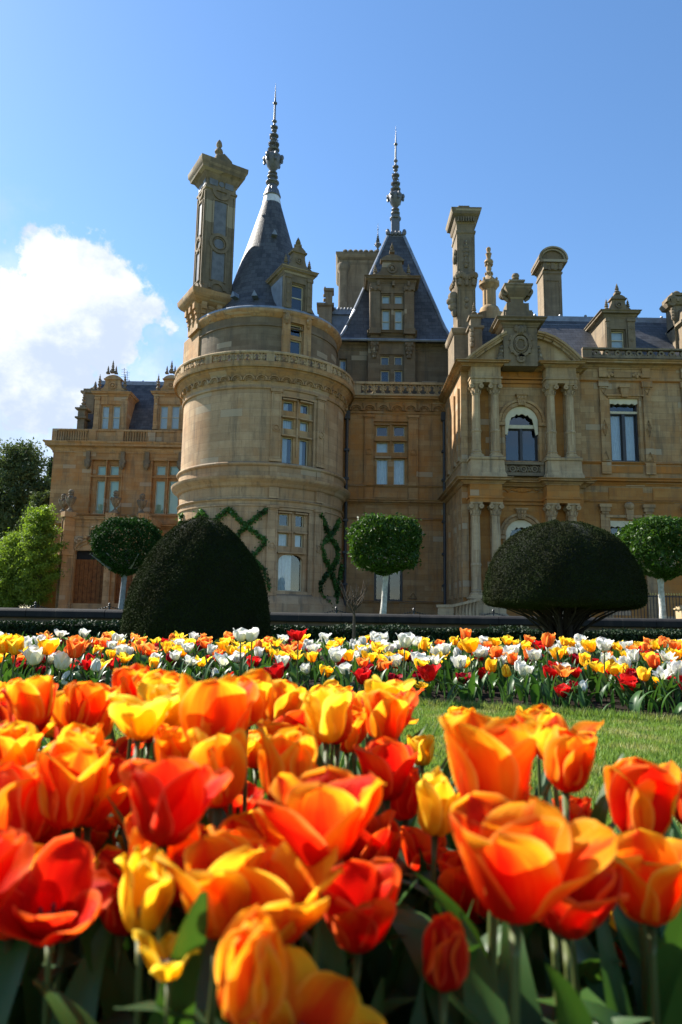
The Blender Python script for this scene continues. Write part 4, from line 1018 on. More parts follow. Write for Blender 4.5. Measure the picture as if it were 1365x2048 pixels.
bk = MB(); bk.fbox(Fr(0, 44.6), at(640, 640, 44.6).x, at(720, 640, 44.6).x, z3(680), z3(618), 0, 5); bk.fbox(Fr(0, 44.55), at(655, 640, 44.6).x, at(705, 640, 44.6).x, z3(622), z3(612), -.1, 4)
for i in range(7): bk.ball((at(664, 612, 44.5).x + i * .22, 44.45, z3(611)), .08, .08, .1, 6, 4)
bk.build('flat_roof', M['lead'], manor)
# down pipes
for fr, x, d in ((FC, 693, -.15), (FC, 911, -.15)):
    mb = MB(); u = FC.u(x, 900) if x == 693 else C1 - .16; u = u if x != 693 else FC.u(694, 900)
    mb.tube([(u, 39.8, GZ), (u, 39.8, zq(828))], .09, 8); mb.fbox(FC, u - .16, u + .16, zq(842), zq(826), -.36, -.05)
    for py in (1170, 1107, 1043, 960, 903): mb.fbox(FC, u - .15, u + .15, zq(py) - .06, zq(py) + .06, -.33, -.03)
    mb.build('downpipe', M['pipe'], manor)
# ------------------------------------------------------------------ right pavilion with paired columns, and the wing beyond it
FP = Fr(0, 34.4); FR = Fr(0, 35.0)
p = lambda py, px=1045, d=0: FP.z(px, py, d)
X0 = PX0; X1 = FP.u(1163, 860); XE = 21.0
dC = -.42
up_w = FP.rect(1011, 813, 1077, 922); low_w = FP.rect(1013, 1040, 1075, 1190)
mb = MB()
def arch_hole(w): return (w[0], w[1], w[2], w[3])
mb.wall(FP, X0, X1, GZ - .3, p(985), [arch_hole(low_w)], reveal=.25, m=1)
mb.wall(FP, X0, X1, p(985), p(728), [arch_hole(up_w)], reveal=.25, m=0)
for a in (X0,): mb.add([(a, 34.4, GZ - .3), (a, 34.4, p(728)), (a, 41, p(728)), (a, 41, GZ - .3)], [(0, 1, 2, 3)], 0)
mb.add([(X1, 34.4, GZ - .3), (X1, 34.4, p(728)), (X1, 35.2, p(728)), (X1, 35.2, GZ - .3)], [(0, 1, 2, 3)], 0)
# niches of rust-coloured stone between the columns
mb.build('wall', [M['buff'], M['rust']], manor, 'rust and buff wall behind the paired columns')
cols_u = [FP.u(x, 845, dC) for x in (953, 990.5, 1103, 1141)]; cols_l = [FP.u(x, 1090, dC) for x in (952.5, 993, 1106, 1147)]
zu0, zu1 = p(917, d=dC), p(769, d=dC); zl0, zl1 = p(1196, d=dC), p(1007, d=dC)
nb = MB()
for cs, za, zb2 in ((cols_u, zu0, zu1), (cols_l, zl0, zl1)):
    for a, b_ in ((cs[0], cs[1]), (cs[2], cs[3])):
        nb = MB(); nb.fbox(FP, a + .22, b_ - .22, za, zb2, -.012, .02); nb.build('wall_panel', M['rust'], manor)
pb = MB()
for cs, za, zb2 in ((cols_u, zu0, zu1), (cols_l, zl0, zl1)):
    for c_ in cs: pb.fbox(FP, c_ - .20, c_ + .20, za, zb2, -.10, .02); pb.fbox(FP, c_ - .24, c_ + .24, zb2 - .4, zb2, -.14, .02)
    # side pilasters on the return face
    for yy in (.35, 1.6, 3.6): pb.box(X0 - .12, X0 + .02, 34.4 + yy, 34.4 + yy + .6, za, zb2)
    pb.box(X0 - .02, X0 + .30, 34.3, 34.42, za, zb2)
pb.build('pilaster', M['buff'], manor)
for x in cols_u: column(manor, x, 34.4 + dC, zu0, zu1, .215, M['pale'])
zm_l = p(1133, d=dC)
for x in cols_l: column(manor, x, 34.4 + dC, zl0, zl1, .225, M['pale'], flute=True, zmid=zm_l)
# entablatures
dE = -.72
for cs, zt_a, zf_b in ((cols_u, zu1, p(731, d=dE)),):
    z_ar = p(758, d=dE)
    for a, b_ in ((cs[0] - .30, cs[1] + .28), (cs[2] - .28, cs[3] + .30)):
        eb = MB(); eb.fbox(FP, a, b_, zt_a, z_ar, dE, .02); eb.fbox(FP, a - .05, b_ + .05, z_ar, z_ar + .09, dE - .05, .02); eb.fbox(FP, a + .02, b_ - .02, z_ar + .09, zf_b, dE + .02, .02)
        eb.build('entablature', M['pale'], manor, 'pale block over an upper column pair')
mid = MB()
mid.fbox(FP, cols_u[1] + .28, cols_u[2] - .28, p(768), p(762), -.10, .02); mid.fbox(FP, cols_u[1] + .28, cols_u[2] - .28, p(760), p(757), -.16, .02)
disc(mid, FP, FP.u(1042, 749), p(749), .17, -.08, .02)
mid.build('string_course', M['rust'], manor)
mid = MB(); mid.fbox(FP, cols_u[1] + .282, cols_u[2] - .282, p(756.5), p(731), -.03, .02); mid.fbox(FP, cols_u[1] + .282, cols_u[2] - .282, p(775), p(768.5), -.02, .02); mid.build('frieze', M['rust'], manor)
el = MB(); zar = p(997, d=dE)
for a, b_ in ((cols_l[0] - .32, cols_l[1] + .30), (cols_l[2] - .30, cols_l[3] + .32)):
    el.fbox(FP, a, b_, zl1, zar, dE, .02); el.fbox(FP, a - .05, b_ + .05, zar, zar + .09, dE - .06, .02); el.fbox(FP, a + .02, b_ - .02, zar + .09, p(969, d=dE), dE + .02, .02)
for zz2 in (zl1, zar): el.fbox(FP, cols_l[1] + .30, cols_l[2] - .30, zz2 - .02, zz2 + .08, -.12, .02)
# scrolls in the lower frieze
for k in range(5): el.ball(FP.m(FP.u(1045, 982) + (k - 2) * .17, p(980), -.03), .13, .08, .16 - .03 * abs(k - 2), 7, 5)
for s in (-1, 1): ftube(el, FP, [(FP.u(1045, 982) + s * (.4 + .1 * i), p(981) + .06 * math.sin(i * 1.6)) for i in range(7)], [.05, .07, .05, .07, .05, .04, .02], -.02, 5)
el.build('entablature', M['rust'], manor, 'rust-orange blocks over the lower column pairs')
# cornices, broken forward over the columns
plan_u = [(X0, 34.4 + dE + .02), (cols_u[1] + .28, 34.4 + dE + .02), (cols_u[1] + .28, 34.2), (cols_u[2] - .28, 34.2), (cols_u[2] - .28, 34.4 + dE + .02), (cols_u[3] + .30, 34.4 + dE + .02), (cols_u[3] + .30, 34.3), (X1 - .02, 34.3), (X1 - .02, 40.8), (X0, 40.8)]
cb = MB(); cb.ring(plan_u, corn(p(734, d=dE), p(718, d=-1.2), .42, -.1)); cb.build('cornice', M['buff'], manor, 'upper cornice of the column front')
plan_l = [(X0, 34.4 + dE + .02), (cols_l[1] + .30, 34.4 + dE + .02), (cols_l[1] + .30, 34.2), (cols_l[2] - .30, 34.2), (cols_l[2] - .30, 34.4 + dE + .02), (cols_l[3] + .32, 34.4 + dE + .02), (cols_l[3] + .32, 34.25), (X1 + .02, 34.25), (X1 + .02, 40.8), (X0, 40.8)]
cb = MB(); cb.ring(plan_l, corn(p(969, d=dE), p(953, d=-1.2), .45, -.1)); cb.build('cornice', M['buff'], manor, 'middle cornice of the column front')
zpd0, zpd1 = p(954, d=-1.0), zu0
for a, b_ in ((cols_u[0] - .36, cols_u[1] + .34), (cols_u[2] - .34, cols_u[3] + .36)):
    pd = MB()
    pd.fring(FP, a, b_, dE - .05, .1, [(.12, zpd0), (.10, zpd0 + .15), (.03, zpd0 + .3), (0, zpd1 - .16), (.05, zpd1 - .14), (.07, zpd1 - .03), (.04, zpd1)])
    pd.build('pedestal', M['pale'], manor)
pd = MB()
pd.fring(FP, X0 + .02, X0 + .3, -.02, 6, [(.12, zpd0), (.05, zpd0 + .2), (0, zpd1 - .16), (.06, zpd1 - .12), (.06, zpd1)])
pd.build('pedestal', M['pale'], manor)
a, b_ = cols_l[0] - .36, cols_l[1] + .34
for a, b_ in ((cols_l[0] - .36, cols_l[1] + .34), (cols_l[2] - .34, cols_l[3] + .36)):
    pd = MB(); pd.fring(FP, a, b_, dE - .08, .1, [(.1, GZ - .3), (.1, GZ + .2), (0, GZ + .3), (0, zl0 - .1), (.06, zl0 - .08), (.06, zl0)])
    pd.build('pedestal', M['pale'], manor)
sb = MB(); ua, ub = cols_u[1] + .42, cols_u[2] - .42; zs0, zs1 = p(952, d=-.3), p(926, d=-.3)
sb.fbox(FP, ua, ub, zs0, zs0 + .16, -.40, -.18); sb.fbox(FP, ua, ub, zs1 - .10, zs1 + .02, -.44, -.14)
for a, b_ in ((ua, ua + .16), (ub - .16, ub)): sb.fbox(FP, a, b_, zs0 + .16, zs1 - .1, -.38, -.2)
zc_ = (zs0 + .16 + zs1 - .1) / 2; n = 3; w = (ub - ua - .32) / n
for i in range(n):
    uc = ua + .16 + w * (i + .5)
    arc(sb, FP, uc, zc_, .10, .17, -.34, -.24, 0, 2 * math.pi, 12); disc(sb, FP, uc, zc_, .06, -.34, -.24, 8)
    for s in (-1, 1): ftube(sb, FP, [(uc + s * .16, zc_), (uc + s * w * .32, zc_ + .14), (uc + s * w * .5, zc_)], .045, -.29, 5); ftube(sb, FP, [(uc + s * .16, zc_), (uc + s * w * .32, zc_ - .14), (uc + s * w * .5, zc_)], .045, -.29, 5)
sb.build('balustrade', M['carve'], manor, 'small pierced balustrade under the arched window')
# arched windows
def arched(w, zspring, lab, swag=None, pale=True):
    uc = (w[0] + w[1]) / 2; r = (w[1] - w[0]) / 2
    hw = r
    k = MB()
    for rr0, rr1, dd2 in ((r * 1.02, r * 1.22, -.06), (r * 1.26, r * 1.42, -.11)):
        arc(k, FP, uc, zspring, rr0, rr1, dd2, .02, 0, math.pi, 18)
    for s in (-1, 1): k.fbox(FP, min(uc + s * r * 1.02, uc + s * r * 1.5), max(uc + s * r * 1.02, uc + s * r * 1.5), zspring - .22, zspring - .04, -.16, .02)
    for s in (-1, 1): k.fbox(FP, min(uc + s * r * 1.02, uc + s * r * 1.2), max(uc + s * r * 1.02, uc + s * r * 1.2), w[2], zspring - .24, -.06, .02)
    k.fprism(FP, [(uc - .17, zspring + r * 1.02), (uc + .17, zspring + r * 1.02), (uc + .25, zspring + r * 1.62), (uc - .25, zspring + r * 1.62)], -.22, .02)
    k.fbox(FP, uc - .30, uc + .30, zspring + r * 1.62, zspring + r * 1.72, -.28, .02)
    for s in (-.14, 0, .14): k.ball(FP.m(uc + s, zspring + r * 1.45, -.24), .07, .05, .1, 6, 4); k.ball(FP.m(uc + s * .7, zspring + r * 1.2, -.22), .05, .05, .12, 6, 4)
    k.build('window_arch', M['buff'], manor)
    zt = zspring - .02
    pn = [(w[0] + .05, uc - .06, w[2] + .06, zt - .30, None), (uc + .06, w[1] - .05, w[2] + .06, zt - .30, None), (w[0] + .05, w[1] - .05, zt - .12, w[3] - .02, None)]
    ww = window(manor, FP, w, pn, M['sash'], d0=.16, sash='sash', frame=.045, arch=None, label=lab)
    tr = MB(); tr.fbox(FP, w[0], w[1], zt - .28, zt - .10, .12, .24); tr.build('transom', M['cream'], ww)
    bl = MB(); n = 16       # scalloped fabric blind box following the arch
    hd = w[3] - zspring
    outer = [(uc - r * math.cos(math.pi * i / n), zspring + hd * math.sin(math.pi * i / n)) for i in range(n + 1)]
    inner = [(uc - r * .72 * math.cos(math.pi * i / n), zspring + hd * .55 * math.sin(math.pi * i / n) + (.05 * math.sin(i * 2.4)) - .04) for i in range(n + 1)]
    outer = [(outer[0][0], zspring - .62)] + outer + [(outer[-1][0], zspring - .62)]
    inner = [(uc - r * .86, zspring - .66)] + inner + [(uc + r * .86, zspring - .66)]
    for i in range(len(outer) - 1):
        a, b2, c2, d2 = outer[i], outer[i + 1], inner[i + 1], inner[i]
        q = [a, b2, c2, d2]; bl.hexa([FP.m(*x, .10) for x in q] + [FP.m(*x, .03) for x in q])
    # spandrel stone outside the arch
    sp_ = MB()
    for sgn in (-1, 1):
        pts = [(uc + sgn * r, zspring), (uc + sgn * r, w[3] + .01), (uc, w[3] + .01)] + [(uc + sgn * r * math.cos(math.pi / 2 * (1 - i / 8)), zspring + hd * math.sin(math.pi / 2 * (1 - i / 8))) for i in range(9)]
        sp_.fprism(FP, pts, 0.0, .24)
    sp_.build('spandrel', M['buff'], ww)
    bl.build('blind_box', M['valance'], ww)
    return ww
M['valance'] = plain('awning_box_cream', (0.60, 0.53, 0.38), 0.85, 0.12, 3)
zsp_u = FP.z(1045, 843); zsp_l = FP.z(1045, 1079)
up_top = zsp_u + (up_w[1] - up_w[0]) / 2; 
arched(up_w, up_w[3] - (up_w[1] - up_w[0]) / 2 * .98, 'arched upper window with dark sashes and cream blind box, between the columns')
arched(low_w, low_w[3] - (low_w[1] - low_w[0]) / 2 * .98, 'arched lower window partly hidden by the mushroom-shaped yew')
# broken segmental pediment
FG = Fr(0, 34.4 + dE - .30); g = lambda py, px=1045: FG.z(px, py)
def seg(side):
    if side < 0: pts = [(931, 717), (948, 703), (966, 690), (985, 678), (1000, 668), (1013, 661)]; inner_x = 1013
    else: pts = [(1077, 661), (1092, 664), (1112, 672), (1132, 685), (1150, 700), (1166, 716)]; inner_x = 1077
    P_ = [FG.pix(x, y) for x, y in pts]; zb3 = g(717)
    t = MB(); th_ = .30
    for a, b2 in zip(P_, P_[1:]):
        dx, dz = b2[0] - a[0], b2[1] - a[1]; L = math.hypot(dx, dz); nx, nz2 = dz / L, -dx / L
        for (o0, o1, f0) in ((0, .10, -.0), (.10, .18, .10), (.18, .30, .2)):
            q = [(a[0] + nx * o1, a[1] + nz2 * o1), (b2[0] + nx * o1, b2[1] + nz2 * o1), (b2[0] + nx * o0, b2[1] + nz2 * o0), (a[0] + nx * o0, a[1] + nz2 * o0)]
            t.hexa([FG.m(*x, 1.0) for x in q] + [FG.m(*x, f0) for x in q])
    ty = MB()
    if side < 0: poly = [(P_[0][0] + .3, zb3)] + [(a[0] + .12, a[1] - .28) for a in P_[1:]] + [(P_[-1][0], zb3)]
    else: poly = [(P_[0][0], zb3)] + [(a[0] - .12, a[1] - .28) for a in P_[:-1]] + [(P_[-1][0] - .3, zb3)]
    poly = [q for q in poly if q[1] >= zb3 - 1e-6]
    ty.fprism(FG, poly, .42, 1.0)
    a = t.build('pediment', M['pale'], manor, 'left curved half of the broken pediment' if side < 0 else 'right curved half of the broken pediment'); ty.build('tympanum', M['pale'], a)
seg(-1); seg(1)
cm = MB(); u0_, u1_ = FG.u(1009, 690), FG.u(1077, 690); z0_, z1_ = g(730), g(653)
cm.fbox(FG, u0_, u1_, z0_, z1_, .12, 1.2)
cm.fring(FG, u0_, u1_, .12, 1.2, corn(z1_, g(637), .42, -.2))
cm.fring(FG, u0_ + .15, u1_ - .15, .2, 1.1, [(.15, g(636)), (.15, g(630)), (0, g(628)), (0, g(620)), (-.12, g(619)), (-.16, g(612))])
for s, ux in ((-1, u0_), (1, u1_)):
    for i, (r_, zz3) in enumerate(((.26, 717), (.20, 708), (.16, 700), (.13, 692))): cm.ball(FG.m(ux + s * (.14 - .02 * i), g(zz3), .3), r_ * .8, .2, r_, 8, 5)
ped_c = cm.build('pediment_block', M['carve'], manor, 'carved centre block of the broken pediment')
ct = MB(); uc = FG.u(1042.5, 690)
arc(ct, FG, uc, g(688), .40, .52, .0, .14, 0, 2 * math.pi, 20, sq=1.28); disc(ct, FG, uc, g(688), .36, .04, .14, 18, sq=1.25)
arc(ct, FG, uc, g(688), .22, .28, -.04, .06, 0, 2 * math.pi, 14, sq=1.2)
ct.ball(FG.m(uc, g(660), .04), .20, .18, .26, 10, 7)
for s in (-1, 1):
    ct.ball(FG.m(uc + s * .2, g(656), .06), .12, .1, .2, 7, 5); ct.ball(FG.m(uc + s * .07, g(659), -.12), .035, .03, .035, 6, 4)
    for i in range(7): ct.ball(FG.m(uc + s * (.46 + .05 * math.sin(i * 2)), g(672 + i * 5), .06), .10, .08, .11, 6, 4)
    ftube(ct, FG, [(uc + s * .55, g(690)), (uc + s * .45, g(700)), (uc + s * .25, g(708)), (uc + s * .1, g(712))], .06, .05, 5)
ct.ball(FG.m(uc, g(664), -.1), .05, .06, .07, 6, 4)
arc(ct, FG, uc, g(716), .10, .22, .0, .14, 0, 2 * math.pi, 14); disc(ct, FG, uc, g(716), .08, .02, .14, 10)
for i in range(10): ct.ball(FG.m(uc + .2 * math.cos(i * 2.4), g(688) + .3 * math.sin(i * 2.4), .02), .06, .05, .07, 6, 4)
ct.build('cartouche', M['carve'], ped_c)
xu, yu = FG.m(FG.u(1039, 600), 0, .65)[:2]; gz = lambda py: FG.z(1039, py, .65)
ur = MB()
for (w_, a, b2) in ((.72, 640, 626), (.56, 626, 612)): ur.box(xu - w_, xu + w_, yu - .35, yu + .35, gz(a), gz(b2))
ur.ring([(xu - .32, yu - .25), (xu + .32, yu - .25), (xu + .32, yu + .25), (xu - .32, yu + .25)], [(.0, gz(613)), (.0, gz(602)), (.06, gz(600)), (.34, gz(586)), (.36, gz(582)), (.40, gz(581)), (.40, gz(578)), (0, gz(577)), (.02, gz(570)), (.08, gz(568)), (.08, gz(565)), (-.12, gz(564)), (-.18, gz(561))])
for s in (-1, 1):
    f = Fr(xu, yu, 0); arc(ur, f, s * .60, gz(588), .10, .22, -.28, .28, 0, 2 * math.pi, 14)
    ftube(ur, f, [(s * .62, gz(582)), (s * .70, gz(590)), (s * .60, gz(598)), (s * .42, gz(604))], [.12, .13, .1, .06], -.1, 6)
ur.lathe(xu, yu, [(.14, gz(563)), (.12, gz(560)), (.18, gz(558)), (.17, gz(556)), (.2, gz(553)), (.16, gz(549)), (.05, gz(547))], 10)
ur.build('urn', M['carve'], ped_c)

# ---- right wing
q_ = lambda py, px=1250, d=0: FR.z(px, py, d)
sw_u = FR.rect(1222, 797, 1278, 923); sw_l = FR.rect(1222, 1042, 1278, 1186)
mb = MB(); mb.wall(FR, X1 - .02, XE, GZ - .3, q_(985), [sw_l], m=1); mb.wall(FR, X1 - .02, XE, q_(985), q_(728), [sw_u])
mb.add([(XE, 35, GZ - .3), (XE, 35, q_(728)), (XE, 47, q_(728)), (XE, 47, GZ - .3)], [(0, 1, 2, 3)])
mb.build('wall', [M['buff'], M['rust']], manor, 'wall of the right wing, buff above and rust below')
mb = MB()
for x0, x1 in ((1201, 1216.5), (1288, 1304.5), (1366, 1382)):
    a, e = FR.u(x0, 850), FR.u(x1, 850)
    mb.fbox(FR, a, e, q_(923), q_(775), -.10, .02); mb.fbox(FR, a - .06, e + .06, q_(775), q_(764), -.16, .02)
    mb.fbox(FR, a, e, q_(756), q_(737), -.12, .02); mb.fbox(FR, a - .04, e + .04, q_(949), q_(926), -.14, .02)
    um = (a + e) / 2; w = (e - a) / 2
    for (pc, hgt) in ((858, .42), (783, .2), (914, .22)):
        zc3 = q_(pc); hw = w * .72
        dm_ = [(um - hw, zc3), (um, zc3 - hgt), (um + hw, zc3), (um, zc3 + hgt)]
        if pc == 783: dm_ = [(um - hw, zc3 + hgt * .6), (um, zc3 - hgt), (um + hw, zc3 + hgt * .6)]
        if pc == 914: dm_ = [(um - hw, zc3 - hgt * .7), (um, zc3 + hgt), (um + hw, zc3 - hgt * .7)]
        ftube(mb, FR, dm_ + dm_[:1], .035, -.11, 4)
        if pc == 858:
            s_ = [(um + (x - um) * .5, zc3 + (z - zc3) * .5) for x, z in dm_]; ftube(mb, FR, s_ + s_[:1], .03, -.11, 4)
    al, el2 = FR.u(x0 + 2, 1090), FR.u(x1 + 4, 1090)
    mb.fbox(FR, al, el2, GZ, q_(1028), -.10, .02)
    for k, (hw, h0, h1) in enumerate(((.30, 1016, 1009), (.24, 1024, 1016), (.17, 1029, 1024))):
        mb.fbox(FR, (al + el2) / 2 - hw, (al + el2) / 2 + hw, q_(h0), q_(h1) - .01, -.24 + .04 * k, .02)
mb.build('pilaster', M['buff'], manor)
mb = MB(); a, e = FR.u(1217, 860), FR.u(1283, 860)
for (za, zb2, w_) in ((798, 794, 0), (794, 791, .08)): mb.fbox(FR, a - w_ - .06, e + w_ + .06, q_(za), q_(zb2), -.10 - w_, .02)
for s, u in ((-1, a), (1, e)): mb.fbox(FR, u - .10, u + .04, q_(923), q_(798), -.08, .02)
um = (sw_u[0] + sw_u[1]) / 2
mb.fprism(FR, [(um - .15, q_(796)), (um + .15, q_(796)), (um + .22, q_(778)), (um - .22, q_(778))], -.22, .02); mb.fbox(FR, um - .27, um + .27, q_(778), q_(775), -.26, .02)
for s in (-1, 1):
    for i in range(6): mb.ball(FR.m(um + s * (.55 + .09 * i), q_(751) + .07 * math.sin(i * 2.3), -.06), .10, .07, .11, 6, 4)
mb.fbox(FR, um - .45, um + .45, q_(756), q_(746), -.08, .02)
mb.build('window_moulding', M['buff'], manor); mb = MB(); mb.fprism(FR, [(um - .15, q_(1040)), (um + .15, q_(1040)), (um + .2, q_(1018)), (um - .2, q_(1018))], -.2, .02); mb.ball(FR.m(um, q_(1013), -.15), .26, .16, .22, 8, 6)
for s, u in ((-1, sw_l[0]), (1, sw_l[1])): mb.fbox(FR, u - .12, u + .02 if s < 0 else u + .14, q_(1186), q_(1036), -.08, .02)
mb.fbox(FR, sw_l[0] - .2, sw_l[1] + .2, q_(1036), q_(1031), -.14, .02)
mb.build('window_moulding', M['buff'], manor)
for w_, lab, k in ((sw_u, 'tall upper window with dark sashes and white curtains, right wing', 'c'), (sw_l, 'tall lower window beside the standard tree, right wing', None)):
    uc = (w_[0] + w_[1]) / 2; z4 = w_[2] + (w_[3] - w_[2]) * .78
    pn = [(w_[0] + .06, uc - .08, w_[2] + .08, z4 - .1, k), (uc + .08, w_[1] - .06, w_[2] + .08, z4 - .1, k), (w_[0] + .06, w_[1] - .06, z4 + .08, w_[3] - .30, None)]
    ww = window(manor, FR, w_, pn, M['sash'], d0=.12, sash='sash', frame=.03, label=lab)
    t_ = MB(); t_.fbox(FR, w_[0], w_[1], z4 - .06, z4 + .06, .08, .2); t_.build('transom', M['cream'], ww)
    t_ = MB(); n = 10
    bt = [(w_[0] + (w_[1] - w_[0]) * i / n, w_[3] - .30 + .04 * math.sin(i * 2.6)) for i in range(n + 1)]
    t_.fprism(FR, bt + [(w_[1], w_[3]), (w_[0], w_[3])], .0, .1); t_.build('blind_box', M['valance'], ww)
mb = MB()
mb.prof(FR, X1, XE, dprof(corn(q_(733, d=-.4), q_(717, d=-.6), .55, -.1))); mb.build('cornice', M['buff'], manor, 'main cornice of the right wing')
mb = MB(); mb.prof(FR, X1, XE, dprof(corn(q_(970, d=-.3), q_(954, d=-.5), .42, -.1))); mb.prof(FR, X1, XE, dprof(corn(q_(930), q_(925), .14, -.05)))
mb.prof(FR, X1, XE, dprof(corn(q_(765), q_(762), .10, -.05))); mb.prof(FR, X1, XE, dprof(corn(q_(1007), q_(1002), .12, -.05)))
for a, e in ((1218, 1286), (1306, 1364)): mb.fbox(FR, FR.u(a, 938), FR.u(e, 938), q_(946), q_(932), -.04, .02); mb.fbox(FR, FR.u(a, 985), FR.u(e, 985), q_(1000), q_(976), -.04, .02)
mb.build('string_course', M['rust'], manor)
# wave-scroll parapet
FW = Fr(0, 34.8); zw0, zw1 = FW.z(1250, 716), FW.z(1250, 696); uw0 = FW.u(1166, 705)
wv = MB(); wv.fbox(FW, uw0, XE, zw0, zw0 + .13, 0, .22); wv.fbox(FW, uw0, XE, zw1 - .09, zw1, -.04, .24); wv.fbox(FW, uw0, uw0 + .5, zw0 + .13, zw1 - .09, .02, .2)
u = uw0 + .7
while u < XE - .6:
    arc(wv, FW, u, (zw0 + zw1) / 2, .07, .16, .04, .18, 0, 2 * math.pi, 10)
    ftube(wv, FW, [(u + .15, (zw0 + zw1) / 2), (u + .24, zw0 + .16), (u + .36, zw0 + .13), (u + .44, zw1 - .12)], [.05, .07, .07, .04], .11, 5)
    u += .56
wv.build('parapet', M['carve'], manor, 'wave-scroll stone parapet of the right wing')
# mansard
zm0, zm1 = FW.z(1200, 697), Fr(0, 38.6).z(1200, 639)
rm = MB(); xr0 = X1 - 3.2
rm.add([(xr0, 35.5, zm0 - .5), (XE, 35.5, zm0 - .5), (XE, 38.6, zm1), (xr0, 38.6, zm1), (xr0, 47, zm0 - .5), (XE, 47, zm0 - .5), (XE, 45, zm1), (xr0, 45, zm1)], [(0, 1, 2, 3), (3, 2, 6, 7), (4, 7, 6, 5), (1, 5, 6, 2), (0, 3, 7, 4)])
rr = rm.build('roof', M['slate'], manor, 'long slate mansard roof of the right wing')
rl = MB(); rl.fbox(Fr(0, 38.6), xr0, XE, zm1 - .32, zm1 + .08, -.18, .3); rl.fbox(Fr(0, 38.3), xr0, XE, zm1 - .62, zm1 - .52, -.14, .3)
for i in range(10): rl.ball((X1 - 1 + i * 1.45, 38.5, zm1 + .14), .09, .09, .09, 6, 4)
rl.build('ridge_flashing', M['lead'], rr)
FX = Fr(0, 35.45)
dp4 = [FX.rect(1225, 661, 1250, 696) + ('b',)]
z1_ = FX.z(1238, 634)
sp = [(FX.u(1216, 610), z1_ + .3, FX.z(1216, 594), .15), (FX.u(1259, 610), z1_ + .3, FX.z(1259, 594), .15), (FX.u(1237, 575), FX.z(1237, 586), FX.z(1237, 563), .15)]
dormer(manor, FX, FX.u(1211, 665), FX.u(1271, 665), zm0 - .4, z1_, 2.6, dp4, M['carve'], ov=.2, ped_h=FX.z(1237, 580) - z1_ - .3, spikes=sp, label='single-light dormer with shaped gable on the right wing')
# shading masses and roof of the block between centre and right wing
mb = MB(); mb.add([(X0 + .1, 35.4, p(722)), (X1, 35.4, p(722)), (X1, 40, p(690)), (X0 + .1, 40, p(690)), (X0 + .1, 44, p(722))], [(0, 1, 2, 3), (0, 3, 4)])
FQ = Fr(0, 36.6)
mb.fring(FQ, FQ.u(955, 670), FQ.u(1012, 670), 0, 3, [(0, FQ.z(980, 715)), (-.15, FQ.z(980, 650)), (-.3, FQ.z(980, 634)), (-.5, FQ.z(980, 628))])
mb.build('roof', M['slate'], manor, 'dark slate roof behind the left half of the pediment')
fp_ = MB(); FZ = Fr(0, 34.9); 
fp_.fring(FZ, FZ.u(941, 680), FZ.u(965, 680), 0, .6, [(0, FZ.z(952, 715)), (0, FZ.z(952, 658)), (.1, FZ.z(952, 656)), (.1, FZ.z(952, 652)), (-.04, FZ.z(952, 651)), (-.04, FZ.z(952, 636)), (.05, FZ.z(952, 634)), (.05, FZ.z(952, 630))])
spikelet(fp_, FZ.u(950, 620), 35.1, FZ.z(950, 632), FZ.z(950, 600), .17)
for i in range(4): fp_.ball(FZ.m(FZ.u(944, 680), FZ.z(944, 690 - i * 10), -.05), .14, .12, .17, 6, 4)
fp_.build('corner_pinnacle', M['carve'], manor)
# tall carved chimney beside the pavilion
FT = Fr(0, 36.2); z9 = lambda py: FT.z(935, py)
a, e = FT.u(915, 560), FT.u(951, 560)
tc = MB()
tc.fring(FT, a - .22, e + .1, -.1, 2.0, [(0, z9(740)), (0, z9(672)), (.12, z9(668)), (.16, z9(660)), (.02, z9(657))])
tc.fring(FT, a, e, 0, 1.5, [(0, z9(658)), (0, z9(575)), (.06, z9(572)), (.1, z9(560)), (.06, z9(546)), (0, z9(543)), (0, z9(468)), (.05, z9(466)), (.05, z9(462)), (.0, z9(461)), (.02, z9(448)), (.10, z9(445)), (.12, z9(436)), (.27, z9(432)), (.30, z9(427)), (.34, z9(424)), (.34, z9(421)), (0, z9(419))])
for i in range(7): tc.fbox(FT, a + (e - a) * (i + .2) / 7, a + (e - a) * (i + .7) / 7, z9(446), z9(437), -.22, 0)
for i in range(9):
    t = i / 8.0; tc.ball(FT.m(a + (e - a) * t, z9(554 - 3 * math.sin(t * 9)), -.12), .15, .13, .19, 7, 5)
    if i < 6: tc.ball(FT.m(a - .08, z9(556 + 3 * math.sin(i)), .1 + i * .26), .16, .15, .2, 7, 5)
for z8 in (z9(568), z9(563)):
    for t in (.12, .5, .88): tc.ball(FT.m(a + (e - a) * t, z8, -.1), .13, .1, .16, 6, 4)
for i, (py, o) in enumerate(((590, .30), (600, .36), (610, .30), (621, .20), (505, .12), (515, .14))): tc.ball(FT.m(a - o * .6, z9(py), .25), o, .22, .3, 8, 5)
ub = (a + e) / 2
for i, (py, r_) in enumerate(((486, .10), (494, .16), (502, .2), (510, .17), (518, .12), (524, .2), (531, .14), (600, .14), (612, .1))): tc.ball(FT.m(ub, z9(py), -.02), r_, .09, .16, 7, 5)
for bx in ((a + .08, a + .14), (e - .14, e - .08)): tc.fbox(FT, *bx, z9(540), z9(474), -.05, .02); tc.fbox(FT, *bx, z9(652), z9(580), -.05, .02)
tch = tc.build('chimney', M['carve'], manor, 'tall carved chimney left of the broken pediment')
tp = MB(); x0, y0, _ = FT.m(ub, 0, .6); tp.fring(FT, ub - .42, ub + .38, .2, 1.4, [(.1, z9(421)), (.12, z9(416)), (.02, z9(413)), (-.1, z9(411)), (-.1, z9(405))]); tp.ball((ub - .28, y0, z9(405)), .1, .1, .16, 6, 4)
tp.build('chimney_crest', M['carve'], tch)
